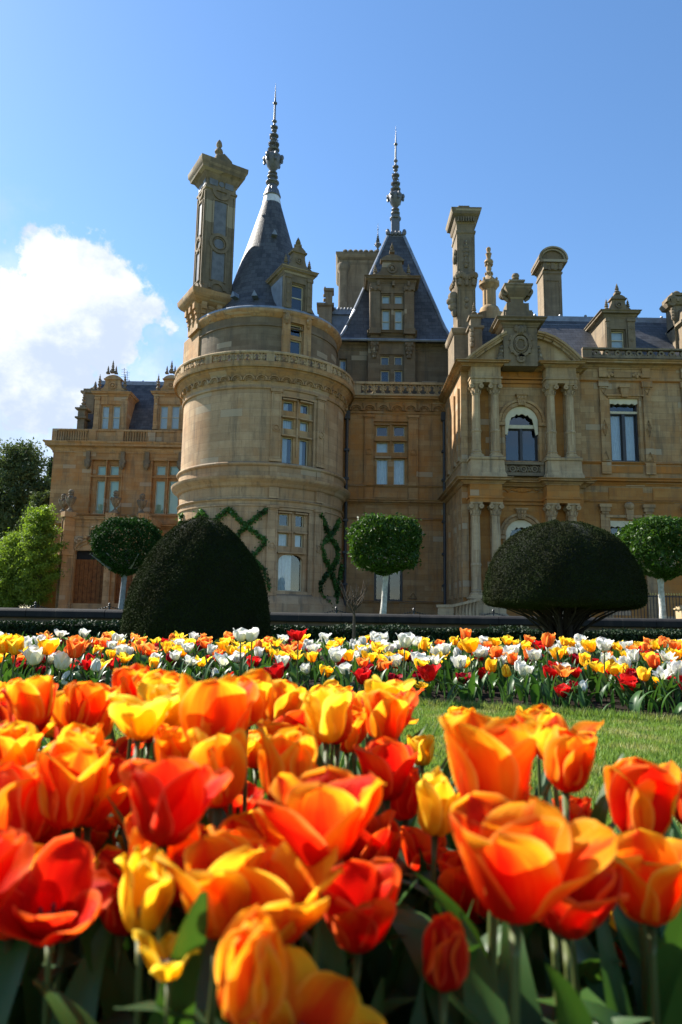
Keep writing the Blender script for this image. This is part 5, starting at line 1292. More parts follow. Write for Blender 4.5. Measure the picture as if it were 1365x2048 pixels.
# domed turret lantern
lx, ly = at(979, 590, 38).x, 38.0; lz = lambda py: at(979, py, ly).z
lt = MB()
lt.lathe(lx, ly, [(.95, lz(650)), (.92, lz(634)), (.55, lz(632)), (.57, lz(622)), (.50, lz(617)), (.40, lz(614))], 20)
n = 24; vs = []
for zt2 in (lz(615), lz(580)):
    for i in range(n):
        an = 2 * math.pi * i / n; r2 = .38 * (.9 if i % 2 else 1); vs.append((lx + r2 * math.sin(an), ly - r2 * math.cos(an), zt2))
lt.add(vs, [(i, (i + 1) % n, n + (i + 1) % n, n + i) for i in range(n)])
lt.lathe(lx, ly, [(.38, lz(581)), (.44, lz(578)), (.52, lz(574)), (.58, lz(572)), (.58, lz(567)), (.45, lz(565)), (.36, lz(560)), (.24, lz(556)), (.16, lz(550)), (.18, lz(546)), (.12, lz(543)), (.16, lz(538)), (.12, lz(532)), (.20, lz(528)), (.26, lz(525)), (.22, lz(521)), (.11, lz(519)), (.14, lz(512)), (.18, lz(508)), (.09, lz(505)), (.13, lz(500)), (.13, lz(497)), (.04, lz(494))], 16)
for i in range(8):
    an = i * math.pi / 4; lt.ball((lx + .50 * math.sin(an), ly - .5 * math.cos(an), lz(563)), .08, .08, .1, 6, 4)
    lt.ball((lx + .2 * math.sin(an), ly - .2 * math.cos(an), lz(548)), .05, .05, .1, 5, 4); lt.ball((lx + .2 * math.sin(an + .4), ly - .2 * math.cos(an + .4), lz(530)), .05, .05, .09, 5, 4)
lt.build('turret_lantern', M['pale'], manor, 'slender fluted turret with crocketed finial')
# round-headed chimney
FN = Fr(0, 40.5); zn = lambda py: FN.z(1105, py)
a, e = FN.u(1088, 600), FN.u(1125, 600)
rn = MB(); dpn = 1.3
rn.fring(FN, a, e, 0, dpn, [(0, zn(650)), (0, zn(549)), (.06, zn(547)), (.06, zn(544)), (0, zn(543)), (.02, zn(533)), (.1, zn(531)), (.12, zn(527))])
for bx in ((a + .1, a + .16), (e - .16, e - .1)): rn.fbox(FN, *bx, zn(632), zn(560), -.05, .02)
rn.fbox(FN, a + .16, e - .16, zn(562), zn(559), -.05, .02)
um = (a + e) / 2; w = (e - a) / 2 + .30
rn.fbox(FN, um - w, um + w, zn(528), zn(523), -.30, dpn + .2)
for o0, o1, d0 in ((.92, 1.04, -.36), (.78, .92, -.24), (.0, .78, -.1)):
    if o0 > 0: arc(rn, FN, um, zn(523), w * o0, w * o1, d0, dpn + .2, 0, math.pi, 18, sq=.92)
    else: disc(rn, FN, um, zn(523), w * o1, d0, dpn, 20, sq=.92)
for s in (-.5, 0, .5): rn.fbox(FN, um + s * w * 1.1 - .1, um + s * w * 1.1 + .1, zn(541), zn(529), -.2, 0)
rn.build('chimney', M['carve'], manor, 'round-headed chimney behind the right wing roof')
FO = Fr(0, 36.5); zo = lambda py: FO.z(1350, py)
a = FO.u(1341, 600)
rn = MB(); rn.fring(FO, a + .15, a + 1.6, 0, .9, [(0, zo(700)), (0, zo(612)), (.15, zo(609)), (.25, zo(600)), (.2, zo(596))])
arc(rn, FO, FO.u(1343, 605), zo(606), .22, .34, -.25, .1, 0, math.pi, 12); disc(rn, FO, FO.u(1343, 605), zo(606), .22, -.15, .1, 12)
rn.fbox(FO, a + .0, a + 2, zo(594), zo(589), -.25, 1); rn.lathe(FO.u(1358, 586), 36.8, [(.2, zo(589)), (.16, zo(584)), (.2, zo(581)), (.1, zo(578))], 10)
for i in range(4): rn.ball(FO.m(a + .12, zo(618 + i * 6), 0), .12, .12, .15, 7, 5)
rn.fring(FO, a - .6 + .9, a + 2.4, -.6, 1, [(0, zo(705)), (0, zo(660)), (.15, zo(655)), (.15, zo(650)), (0, zo(648)), (-.1, zo(622))])
rn.build('chimney', M['carve'], manor, 'scrolled chimney at the right edge')
# steps balustrade beside the column base
FS = Fr(0, 33.2)
sb2 = MB(); ptsS = [FS.pix(874, 1209), FS.pix(905, 1209), FS.pix(935, 1202), FS.pix(962, 1195)]
for a, b2 in zip(ptsS, ptsS[1:]):
    t_ = .13; q = [(a[0], a[1] - t_), (b2[0], b2[1] - t_), (b2[0], b2[1]), (a[0], a[1])]
    sb2.hexa([FS.m(*x, .35) for x in q] + [FS.m(*x, 0) for x in q])
sb2.fbox(FS, FS.u(877, 1218), FS.u(908, 1218), GZ - .1, ptsS[0][1] - .12, .05, .30); sb2.fbox(FS, FS.u(881, 1218), FS.u(904, 1218), GZ, ptsS[0][1] - .2, .03, .30)
for i in range(7):
    x = 914 + i * 7; u = FS.u(x, 1210); zt3 = ptsS[1][1] - .13 + (u - ptsS[1][0]) / (ptsS[3][0] - ptsS[1][0]) * (ptsS[3][1] - ptsS[1][1])
    hh = zt3 - GZ + .0
    sb2.lathe(u, 33.37, [(.09, GZ), (.06, GZ + .1 * hh), (.10, GZ + .35 * hh), (.05, GZ + .6 * hh), (.05, GZ + .8 * hh), (.09, zt3 + .02)], 8)
sb2.build('step_balustrade', M['pale'], manor)
# ivy trained in lozenges on the tower, as climbing plants
def tube_leaves(path, n, rad, size, rng):
    P_ = np.array(path); seg_ = np.linalg.norm(np.diff(P_, axis=0), axis=1); cs = np.concatenate([[0], np.cumsum(seg_)]); t = rng.uniform(0, cs[-1], n)
    k = np.clip(np.searchsorted(cs, t) - 1, 0, len(seg_) - 1); f = (t - cs[k]) / seg_[k]
    c_ = P_[k] + (P_[k + 1] - P_[k]) * f[:, None]
    return c_ + rng.normal(0, 1, (n, 3)) * rad
def leaf_mesh(name, c, size, mat, rng, parent=None, up=0.0, aspect=1.7, jitter=.4):
    """many small leaf blades, one island each"""
    n = len(c); a = rng.normal(0, 1, (n, 3)); a[:, 2] += up; a /= np.linalg.norm(a, axis=1)[:, None]
    b = np.cross(a, rng.normal(0, 1, (n, 3))); b /= np.linalg.norm(b, axis=1)[:, None] + 1e-9
    nn = np.cross(a, b)
    s = size * (1 + jitter * rng.uniform(-1, 1, n))[:, None]
    v = np.stack([c - a * s * .5, c + b * s * .5 / aspect + nn * s * .08, c + a * s * .55, c - b * s * .5 / aspect + nn * s * .08], 1).reshape(-1, 3)
    me = bpy.data.meshes.new(name); me.vertices.add(4 * n); me.vertices.foreach_set('co', v.ravel())
    me.loops.add(4 * n); me.loops.foreach_set('vertex_index', np.arange(4 * n)); me.polygons.add(n)
    me.polygons.foreach_set('loop_start', np.arange(0, 4 * n, 4)); me.polygons.foreach_set('loop_total', np.full(n, 4)); me.update(calc_edges=True)
    me.materials.append(mat)
    o = bpy.data.objects.new(name, me); COL.objects.link(o); attach(o, parent); return o
M['ivy'] = leafmat('ivy_leaves', [(0.035, 0.11, 0.02), (0.07, 0.18, 0.03), (0.02, 0.06, 0.015)], .3)
CI = T_(4.50)
def ivy(loc_px, strands, label, n, grp='ivy trained on the round tower'):
    z_ = GZ; u = CI.pix(*loc_px)[0]; b = CI.m(u, GZ)
    t = thing('climbing_ivy', b, label, 'ivy', grp)
    vs_ = MB(); L = []
    for s in strands:
        pts = [CI.pix(x, y) for x, y in s]; pp = []
        for (u0, z0), (u1, z1) in zip(pts, pts[1:]):
            for k in range(6): pp.append(CI.m(u0 + (u1 - u0) * k / 6, z0 + (z1 - z0) * k / 6, .0))
        pp.append(CI.m(*pts[-1], .0)); vs_.tube(pp, .03, 5)
        ln = sum((Vector(a) - Vector(b2)).length for a, b2 in zip(pp, pp[1:])); L.append((pp, ln))
    vs_.build('stem', M['bark'], t)
    c = np.concatenate([tube_leaves(pp, int(n * ln * 1.2), .058, .12, RNG) for pp, ln in L]); c = np.where(RNG.random((len(c), 1)) < .12, c + RNG.normal(0, .09, c.shape), c); leaf_mesh('leaves', c, .12, M['ivy'], RNG, t, up=-.6, aspect=1.25)
M['bark'] = plain('bark_brown', (0.07, 0.052, 0.036), 0.9, 0.4, 12, bump=.6)
ivy((540, 1190), [[(421, 1050), (457, 1018), (492, 1052), (536, 1018)], [(457, 1018), (462, 1020)], [(470, 1078), (492, 1052), (533, 1083), (503, 1115)], [(503, 1115), (532, 1145), (538, 1180)], [(421, 1050), (462, 1085), (500, 1112)], [(462, 1085), (470, 1078)]], 'dark ivy lozenges left of the tower window, above the egg-shaped yew', 210)
ivy((372, 1190), [[(386, 1045), (403, 1022), (418, 1042), (424, 1052)], [(361, 1040), (365, 1070), (380, 1120)], [(386, 1045), (365, 1070)], [(361, 1040), (364, 1028)]], 'sunlit ivy on the left edge of the round tower', 190)
ivy((666, 1215), [[(641, 1028), (652, 1052), (660, 1072), (642, 1090), (645, 1108), (662, 1140), (640, 1165), (642, 1190), (662, 1215), (668, 1222)], [(678, 1042), (670, 1060), (660, 1072)], [(660, 1072), (674, 1095), (676, 1115), (662, 1140), (668, 1160), (675, 1185), (668, 1210)], [(683, 1130), (676, 1180), (668, 1215)]], 'ivy chain of linked ovals right of the tower window', 290)
# urns standing on the porch parapet
for x, b0, t0, off, lab in ((142, 1028, 979, .15, 'lidded stone urn on the near left corner of the porch'), (128, 1027, 988, 2.2, 'lidded stone urn behind the corner urn, leftmost on the porch'), (232, 1034, 981, .15, 'lidded stone urn on the porch just left of the dark clipped tree'), (285, 1030, 988, .9, 'lidded stone urn above the dark clipped tree, rightmost on the porch')):
    fu = Fr(0, 48.2 + off); bz = max(fu.z(x, b0), zpp + .56 if off < .5 else 0); u = fu.u(x, 1000)
    t = thing('stone_urn', (u, 48.2 + off, bz), lab, 'urn', 'urns along the porch parapet')
    ub_ = MB(); zt4 = fu.z(x, t0); base = bz
    if off > .5:
        pp2 = MB(); pp2.box(u - .32, u + .32, 48.0 + off, 48.5 + off, zpp + .1, bz); pp2.build('porch_pier', M['buff'], manor)
    ub_.box(u - .25, u + .25, 48.2 + off - .25, 48.2 + off + .25, base, base + .14)
    ub_.lathe(u, 48.2 + off, urn_profile(base + .14, zt4, .33), 18)
    for k in range(8): an = k * math.pi / 4; ub_.ball((u + .31 * math.sin(an), 48.2 + off - .31 * math.cos(an), base + .14 + (zt4 - base) * .55), .08, .08, .12, 6, 4)
    ub_.build('urn_body', M['carve'], t, sharp=60)
    lid = MB(); lid.ball((u, 48.2 + off, base + .14 + (zt4 - base - .14) * .90), .19, .19, .16, 10, 6)
    for k in range(6): an = k * math.pi / 3; lid.ball((u + .12 * math.sin(an), 48.2 + off - .12 * math.cos(an), zt4 - .16), .08, .08, .12, 6, 4)
    lid.build('urn_top', M['carve'], t)
# ================================================================== grounds
def terrain_mat(name, cols, scale=3.0, rough=.95, bump=.4, brick=None):
    mt, t = newmat(name); P = t.n('ShaderNodeTexCoord').outputs['Object']
    n1 = t.noise(P, scale, 6, .65); n2 = t.noise(P, scale * 12, 4, .7)
    c = t.mix(t.mapr(n1, .35, .65), cols[0], cols[1]); c = t.mix(t.math('MULTIPLY', n2, .6), c, cols[2])
    b_ = t.n('ShaderNodeBump', {'Strength': bump, 'Distance': .03, 'Height': n2})
    b = t.n('ShaderNodeBsdfPrincipled', {'Base Color': c, 'Roughness': rough, 'Normal': b_.outputs[0]}); b.inputs['Specular IOR Level'].default_value = .15
    finish(t, b.outputs[0]); return mt
M['turf'] = terrain_mat('turf', ((.062, .105, .020), (.09, .135, .030), (.13, .135, .05)), 2.0)
M['turfdark'] = terrain_mat('far_turf', ((.04, .075, .018), (.06, .10, .025), (.05, .07, .02)), .6)
M['low_bounce_turf'] = terrain_mat('low_bounce_turf', ((.13, .12, .08), (.10, .095, .06), (.15, .14, .10)), 1.5)
M['soil'] = terrain_mat('soil', ((.022, .015, .010), (.038, .026, .017), (.012, .009, .007)), 9.0, bump=1.0)
g_ = MB(); g_.add([(-900, -600, 0), (900, -600, 0), (900, 1500, 0), (-900, 1500, 0)], [(0, 1, 2, 3)]); tag(g_.build('lawn', M['turf']), kind='structure')
WY = 17.0
cop = lambda px, py: at(px, py, WY).z
ztop_w = (cop(200, 1216.5) + cop(1200, 1237)) / 2
TZ = ztop_w - .02
g_ = MB(); g_.box(-400, 400, WY + .35, 900, -.5, TZ - .05); tag(g_.build('terrace', M['turfdark']), kind='structure')
g_ = MB(); g_.add([(-60, 24, TZ - .046), (60, 24, TZ - .046), (60, 49, TZ - .046), (-60, 49, TZ - .046)], [(0, 1, 2, 3)]); tag(g_.build('low_bounce_strip', M['low_bounce_turf']), kind='structure')  # hidden terrace strip, darkened to lower the light bounced onto the facade
# terrace wall: two sections with a slight change in coping
t = thing('terrace_wall', (0, WY, 0), 'low stone terrace wall with dark rounded coping behind the flower bed', 'wall')
mb = MB(); mb.box(-24, 24, WY - .02, WY + .34, -.3, ztop_w - .22); mb.build('wall_face', M['grey'], t)
mb = MB(); f = Fr(0, WY)
for i in range(26):
    a, e = -24 + i * 1.85, -24 + (i + 1) * 1.85 - .012; dz = .004 * math.sin(i * 3.1)
    mb.prof(f, a, e, [(-.12, ztop_w - .22), (-.15, ztop_w - .19 + dz), (-.15, ztop_w - .07 + dz), (-.11, ztop_w - .02 + dz), (-.03, ztop_w + dz), (.38, ztop_w + dz), (.46, ztop_w - .22)])
mb.build('coping', M['coping'], t)
# clipped hedge at the wall foot
M['hedge'] = leafmat('hedge_leaves', [(0.010, 0.024, 0.010), (0.02, 0.042, 0.014)], .12, .6, .2)
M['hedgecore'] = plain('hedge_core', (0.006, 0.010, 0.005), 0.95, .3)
t = thing('clipped_hedge', (0, 15.6, 0), 'long dark clipped hedge in front of the terrace wall', 'hedge')
hz = at(700, 1254, 15).z
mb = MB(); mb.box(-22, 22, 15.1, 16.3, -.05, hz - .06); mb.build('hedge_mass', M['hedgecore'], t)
rng = RNG; n = 42000
x = rng.uniform(-11, 11, n); s = rng.random(n); y = np.where(s < .6, 15.07, rng.uniform(15.1, 16.3, n)) + rng.normal(0, .03, n); z = np.where(s < .6, rng.uniform(0, hz, n), hz + rng.normal(0, .022, n) - .03)
wob = .04 * np.sin(x * 2.1) + .03 * np.sin(x * 5.3 + 1); z = z + np.where(s < .6, 0, wob)
leaf_mesh('leaves', np.stack([x, y, z], 1), .06, M['hedge'], rng, t)
# ---- yews
M['yew'] = leafmat('yew_needles', [(0.015, 0.024, 0.007), (0.026, 0.037, 0.010), (0.022, 0.027, 0.009)], .06, .85, .06, 1.6)
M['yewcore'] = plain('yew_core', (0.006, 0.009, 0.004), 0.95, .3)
def surf_pts(prof, cx, cy, n, rng, jit=.012, lump=.03, seed=0):
    """points on a surface of revolution, area weighted"""
    p_ = np.array(prof); d = np.diff(p_, axis=0); L = np.hypot(d[:, 0], d[:, 1]); A = L * (p_[:-1, 0] + p_[1:, 0]) / 2
    k = rng.choice(len(A), n, p=A / A.sum()); f = rng.random(n); r = p_[k, 0] + d[k, 0] * f; z = p_[k, 1] + d[k, 1] * f; a = rng.uniform(0, 2 * np.pi, n)
    nrm = np.stack([d[k, 1] / L[k], -d[k, 0] / L[k]], 1)
    b = lump * (np.sin(a * 5 + z * 3 + seed) * .5 + np.sin(a * 11 - z * 6 + seed * 2) * .35 + np.sin(a * 3 + seed) * .4) + rng.normal(0, jit, n)
    r = r + nrm[:, 0] * b; z = z + nrm[:, 1] * b
    r = r + (rng.random(n) < .05) * rng.uniform(0, .035, n)
    return np.stack([cx + r * np.sin(a), cy - r * np.cos(a), z], 1)
def smoothprof(pts, k=6):
    P_ = np.array(pts); out = []
    for i in range(len(P_) - 1):
        p0, p1, p2, p3 = P_[max(i - 1, 0)], P_[i], P_[i + 1], P_[min(i + 2, len(P_) - 1)]
        for j in range(k):
            t_ = j / k; out.append(.5 * ((2 * p1) + (-p0 + p2) * t_ + (2 * p0 - 5 * p1 + 4 * p2 - p3) * t_ ** 2 + (-p0 + 3 * p1 - 3 * p2 + p3) * t_ ** 3))
    out.append(P_[-1]); o = np.array(out); o[:, 0] = np.maximum(o[:, 0], .005); return o
def lumpy(mb, prof, cx, cy, n=64, lump=.03, seed=0, shrink=.02):
    vs = []
    for r, z in prof:
        for i in range(n):
            a = 2 * math.pi * i / n; b = lump * (math.sin(a * 5 + z * 3 + seed) * .5 + math.sin(a * 11 - z * 6 + seed * 2) * .35 + math.sin(a * 3 + seed) * .4) - shrink
            rr = max(.002, r + b * min(1, r * 2)); vs.append((cx + rr * math.sin(a), cy - rr * math.cos(a), z))
    K = len(prof); mb.add(vs, [(k * n + i, k * n + (i + 1) % n, (k + 1) * n + (i + 1) % n, (k + 1) * n + i) for k in range(K - 1) for i in range(n)])
YE = 11.5
yx = at(398, 1200, YE).x; zf = lambda py, px=398: at(px, py, YE).z
hwp = lambda w: w / F * YE * 1.0
eg = [(hwp(143), 0.0), (hwp(142), zf(1262)), (hwp(139), zf(1225)), (hwp(131), zf(1180)), (hwp(113), zf(1135)), (hwp(88), zf(1095)), (hwp(60), zf(1065)), (hwp(32), zf(1045)), (.005, zf(1036))]
t = thing('egg_shaped_yew', (yx, YE, 0), 'large dark egg-shaped clipped yew in front of the round tower', 'topiary')
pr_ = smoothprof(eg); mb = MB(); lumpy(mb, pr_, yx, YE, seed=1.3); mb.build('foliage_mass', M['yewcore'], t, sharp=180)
leaf_mesh('foliage', surf_pts(pr_, yx, YE, 150000, rng, seed=1.3), .030, M['yew'], rng, t, up=.3, aspect=3.2)
YD = 12.5; dx = at(1123, 1160, YD).x; zf = lambda py, px=1127: at(px, py, YD).z; hwp = lambda w: w / F * YD * .965
dm_ = [(hwp(30), zf(1212)), (hwp(90), zf(1215)), (hwp(140), zf(1212)), (hwp(157), zf(1206)), (hwp(159), zf(1194)), (hwp(155), zf(1165)), (hwp(143), zf(1130)), (hwp(122), zf(1096)), (hwp(90), zf(1070)), (hwp(48), zf(1052)), (.005, zf(1046))]
t = thing('mushroom_shaped_yew', (dx, YD, 0), 'broad dark dome-topped yew on a spreading trunk in front of the columns', 'topiary')
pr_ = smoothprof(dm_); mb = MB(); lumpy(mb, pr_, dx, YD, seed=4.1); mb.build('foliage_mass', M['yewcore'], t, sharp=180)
leaf_mesh('foliage', surf_pts(pr_, dx, YD, 170000, rng, seed=4.1), .030, M['yew'], rng, t, up=.3, aspect=3.2)
tr = MB(); zb5 = zf(1222)
for k in range(9):
    a = k * 2.4; r0 = .05 + .05 * (k % 3)
    tr.tube([(dx + r0 * math.sin(a), YD - r0 * math.cos(a), -.05), (dx + r0 * 1.2 * math.sin(a), YD - r0 * 1.2 * math.cos(a), .2), (dx + (.16 + .05 * (k % 4)) * math.sin(a), YD - .2 * math.cos(a), zb5 - .02), (dx + (.3 + .1 * (k % 3)) * math.sin(a), YD - .35 * math.cos(a), zb5 + .28)], [.07, .055, .045, .03], 7)
M['yewbark'] = plain('yew_bark', (0.022, 0.016, 0.012), .95, .4, 12)
tr.build('trunk', M['yewbark'], t)
br = MB()
for k in range(110):
    a = rng.uniform(0, 2 * math.pi); r1 = hwp(rng.uniform(60, 152)); r0 = rng.uniform(.05, .2); z0 = rng.uniform(.12, zb5 + .05); z1 = zf(1208) + rng.uniform(.0, .06)
    mid_ = .5 + rng.uniform(-.1, .1)
    br.tube([(dx + r0 * math.sin(a), YD - r0 * math.cos(a), z0), (dx + (r0 + (r1 - r0) * mid_) * math.sin(a + .1), YD - (r0 + (r1 - r0) * mid_) * math.cos(a + .1), z0 + (z1 - z0) * .62), (dx + r1 * math.sin(a), YD - r1 * math.cos(a), z1)], [.022, .014, .007], 4)
br.build('branches', M['yewbark'], t)
# ---- standard trees on the terrace
M['laurel'] = leafmat('laurel_leaves', [(0.022, 0.060, 0.008), (0.055, 0.115, 0.015), (0.035, 0.085, 0.012)], .40, .45, .25, 1.2)
M['oakleaf'] = leafmat('clipped_dark_leaves', [(0.010, 0.034, 0.007), (0.022, 0.060, 0.012), (0.012, 0.035, 0.008)], .2, .7, .1, 1.2)
M['whitebark'] = plain('whitewashed_bark', (0.55, 0.53, 0.48), 0.9, .45, 9, bump=.8)
M['greybark'] = plain('pale_grey_bark', (0.22, 0.23, 0.25), 0.9, .4, 9, bump=.8)
def standard(cx_px, Y, box, ztr, mat, bark, label, n, leaf, twig=True, sq=2.6, base_px=None):
    x0, y0, x1, y1 = box; c = at((x0 + x1) / 2, (y0 + y1) / 2, Y); rx = (x1 - x0) / 2 / F * Y; rz = (y1 - y0) / 2 / F * Y
    bx = at(base_px or cx_px, 1225, Y).x
    t = thing('standard_tree', (bx, Y, TZ - .05), label, 'tree', 'clipped standard trees along the terrace')
    tr = MB(); top = c.z - rz
    tx_ = at(cx_px, ztr, Y).x
    tr.tube([(bx, Y, TZ - .08), (bx + (tx_ - bx) * .3, Y, TZ + .25 * (top - TZ)), (bx + (tx_ - bx) * .7, Y + .02, TZ + .7 * (top - TZ)), (tx_, Y, top + .05), (c.x, Y, c.z - rz * .2)], [.11, .088, .082, .10, .07], 10)
    for k in range(14):
        a = k * 2.4 + .3; e = .45 + .25 * (k % 3); r2 = rx * e
        tr.tube([(tx_, Y, top - .02), (c.x + r2 * .5 * math.sin(a), Y - r2 * .5 * math.cos(a), top + .10 + .12 * (k % 2)), (c.x + r2 * math.sin(a), Y - r2 * math.cos(a), c.z - rz * .45)], [.05, .035, .015], 6)
    tr.build('trunk', M[bark], t)
    d = rng.normal(0, 1, (n, 3)); d /= np.linalg.norm(d, axis=1)[:, None]
    # rounded-box ball with lumps and a thinned underside
    q = (np.abs(d) ** sq).sum(1) ** (-1 / sq)
    lump = 1 + .045 * np.sin(d[:, 0] * 7 + d[:, 2] * 5) + .04 * np.sin(d[:, 1] * 9 + d[:, 2] * 8 + 1)
    rad = q * lump * (1 - np.abs(rng.normal(0, .085, n)))
    spk = rng.random(n) < .07; rad = np.where(spk, rad * rng.uniform(1.0, 1.14, n), rad)
    pts = np.stack([c.x + d[:, 0] * rad * rx * .95, Y + d[:, 1] * rad * rx * .95, c.z + d[:, 2] * rad * rz * .97], 1)
    inner = rng.random((n // 5, 3)) * 2 - 1; inner = inner[(inner ** 2).sum(1) < .75]
    pts2 = np.stack([c.x + inner[:, 0] * rx * .85, Y + inner[:, 1] * rx * .85, c.z + inner[:, 2] * rz * .85], 1)
    drop = rng.random((n // 16, 3)); an = drop[:, 0] * 6.28; rr = rx * .45 * drop[:, 1] ** .7
    pts3 = np.stack([c.x + rr * np.sin(an), Y - rr * np.cos(an), top + .05 - .32 * (1 - rr / (rx * .45)) * drop[:, 2] * rz], 1)
    leaf_mesh('crown', np.concatenate([pts, pts2, pts3]), leaf, mat, rng, t, aspect=2.0)
    return t
standard(773, 21, (697, 1033, 841, 1142), 1160, M['laurel'], 'whitebark', 'clipped tree with glossy sunlit crown on a white trunk, centre', 14000, .10, base_px=766, sq=3.4)
standard(1322, 20.5, (1242, 1037, 1412, 1150), 1165, M['laurel'], 'whitebark', 'clipped tree with bright glossy crown on a white trunk, at the right edge', 16000, .10, base_px=1326, sq=3.4)
standard(249, 23, (185, 1034, 322, 1143), 1158, M['oakleaf'], 'greybark', 'dark round clipped tree in front of the porch, left', 17000, .08, sq=2.3, base_px=242)
# ---- trees left of the house
M['conifer'] = leafmat('conifer_sprays', [(0.025, 0.048, 0.020), (0.055, 0.085, 0.030), (0.018, 0.032, 0.015)], .2, .7, .15, .3)
M['cedar'] = leafmat('bluish_evergreen_sprays', [(0.075, 0.115, 0.050), (0.14, 0.18, 0.075), (0.05, 0.075, 0.035)], .3, .7, .15, .3)
M['spring'] = leafmat('spring_leaves', [(0.13, 0.22, 0.025), (0.22, 0.32, 0.045), (0.15, 0.23, 0.04)], .5, .5, .25, .5)
def bigtree(name, px, Y, top_py, hw_px, label, mat, n, leaf, seed, conic=False, base=None):
    r = np.random.default_rng(seed); x = at(px, 1150, Y).x; zt5 = at(px, top_py, Y).z; R0 = hw_px / F * Y
    t = thing(name, (x, Y, TZ - .05), label, 'tree')
    tr = MB(); tr.tube([(x, Y, TZ - .1), (x + .2, Y, TZ + (zt5 - TZ) * .5), (x, Y, zt5 - .6)], [.035 * (zt5 - TZ) + .05, .02 * (zt5 - TZ), .03], 9)
    P_ = []; nb = 46
    for k in range(nb):
        f = (k + .5) / nb; z = TZ + (zt5 - TZ) * (.10 + .88 * f); a = k * 2.39996
        prof_ = (1 - f) ** .8 * 1.15 if conic else math.sin(math.pi * (.12 + .80 * f)) ** .7
        L = R0 * prof_ * r.uniform(.7, 1.1)
        tip = np.array([x + L * math.sin(a), Y - L * math.cos(a), z + L * (.12 if not conic else .05)])
        b0 = np.array([x, Y, z - L * .35])
        tr.tube([tuple(b0), tuple((b0 + tip) / 2 + np.array([0, 0, .05 * L])), tuple(tip)], [.10 + .01 * L, .05, .02], 5)
        m_ = int(n / nb * (.4 + L / R0)); tt = r.uniform(.30, 1.05, m_)[:, None]
        P_.append(b0 + (tip - b0) * tt + r.normal(0, 1, (m_, 3)) * np.array([.20, .20, .13]) * R0 * (.75 if not conic else .55))
    tr.build('trunk', M['bark'], t); leaf_mesh('crown', np.concatenate(P_), leaf, mat, r, t, aspect=2.2 if not conic else 3.2)
bigtree('evergreen_tree', 22, 66, 888, 78, 'tall dark evergreen at the left edge, highest of the trees', M['cedar'], 40000, .30, 3)
bigtree('pine_tree', 88, 84, 912, 34, 'dark pine just left of the house corner', M['conifer'], 24000, .42, 5, conic=True)
bigtree('evergreen_tree', 78, 60, 985, 42, 'olive evergreen between the tall dark tree and the house', M['cedar'], 26000, .26, 8)
bigtree('pine_tree', -30, 92, 930, 60, 'dark pine mass behind the left-edge evergreen', M['conifer'], 20000, .45, 9, conic=True)
bigtree('deciduous_tree', 74, 47, 1014, 44, 'bright spring-green tree beside the left wing', M['spring'], 22000, .15, 12)
bigtree('deciduous_tree', 36, 48, 1066, 48, 'spring-green tree in the middle of the bright clump on the left', M['spring'], 22000, .15, 13)
bigtree('deciduous_tree', -8, 49, 1108, 60, 'lower spring-green tree at the left edge', M['spring'], 30000, .16, 14)
bigtree('dark_shrub', -60, 55, 1080, 70, 'dark shrub behind the low green tree at the left edge', M['conifer'], 16000, .3, 15)
# ---- bare sapling
t = thing('bare_sapling', (at(708, 1250, 14.4).x, 14.4, 0), 'thin bare sapling in front of the terrace wall', 'sapling')
sx = at(708, 1250, 14.4).x; mb = MB(); zs_ = lambda py: at(708, py, 14.4).z
mb.tube([(sx, 14.4, -.05), (sx + .01, 14.4, zs_(1262)), (sx, 14.4, zs_(1222)), (sx + .02, 14.4, zs_(1205))], [.045, .04, .03, .02], 6)
for k in range(15):
    a = k * 1.9; z0 = zs_(1228) + (k % 6) * .045; l = .28 + .22 * ((k * 7) % 5) / 5
    p0 = (sx, 14.4, z0); p1 = (sx + l * .45 * math.sin(a), 14.4 - l * .3 * math.cos(a), z0 + l * .5); p2 = (sx + l * .75 * math.sin(a + .3), 14.4 - l * .5 * math.cos(a), z0 + l * 1.3)
    mb.tube([p0, p1, p2], [.012, .008, .003], 4); mb.tube([p1, (p1[0] + .06, p1[1], p1[2] + .16), (p1[0] + .05, p1[1], p1[2] + .26)], [.006, .004, .002], 4)
mb.build('trunk', M['bark'], t)
# ---- iron posts with chains along the terrace edge
for i, (x, lab) in enumerate(((71, 'small black iron post by the spring-green tree'), (219, 'small black iron post in front of the dark wooden door'), (673, 'small black iron post below the ivy of linked ovals'), (828, 'small black iron post right of the centre tree'), (987, 'small black iron post left under the mushroom-shaped yew'))):
    Yp = 18.3; X = at(x, 1215, Yp).x; hgt = 20 / F * Yp
    t = thing('chain_post', (X, Yp, TZ - .05), lab, 'post', 'iron chain posts along the terrace'); mb = MB(); z0 = TZ - .05
    mb.lathe(X, Yp, [(.045, z0), (.04, z0 + .04), (.022, z0 + .07), (.02, z0 + hgt * .6), (.035, z0 + hgt * .63), (.035, z0 + hgt * .68), (.02, z0 + hgt * .72), (.036, z0 + hgt * .82), (.02, z0 + hgt * .93), (.004, z0 + hgt)], 10); mb.build('post_body', M['iron'], t)
    ch_ = MB()
    for s in (-1, 1):
        for k in range(14):
            u = k / 14.0; zc4 = z0 + hgt * .6 - .16 * math.sin(u * math.pi / 2 * 1.0)
            f = Fr(X + s * (.03 + u * .9), Yp, 0); arc(ch_, f, 0, zc4, .012, .022, -.006, .006, 0, 2 * math.pi, 6)
            ch_.tube([(X + s * (.03 + u * .9), Yp, zc4), (X + s * (.03 + (u + 1 / 14) * .9), Yp, z0 + hgt * .6 - .16 * math.sin((u + 1 / 14) * math.pi / 2))], .007, 4)
    ch_.build('chain', M['iron'], t)
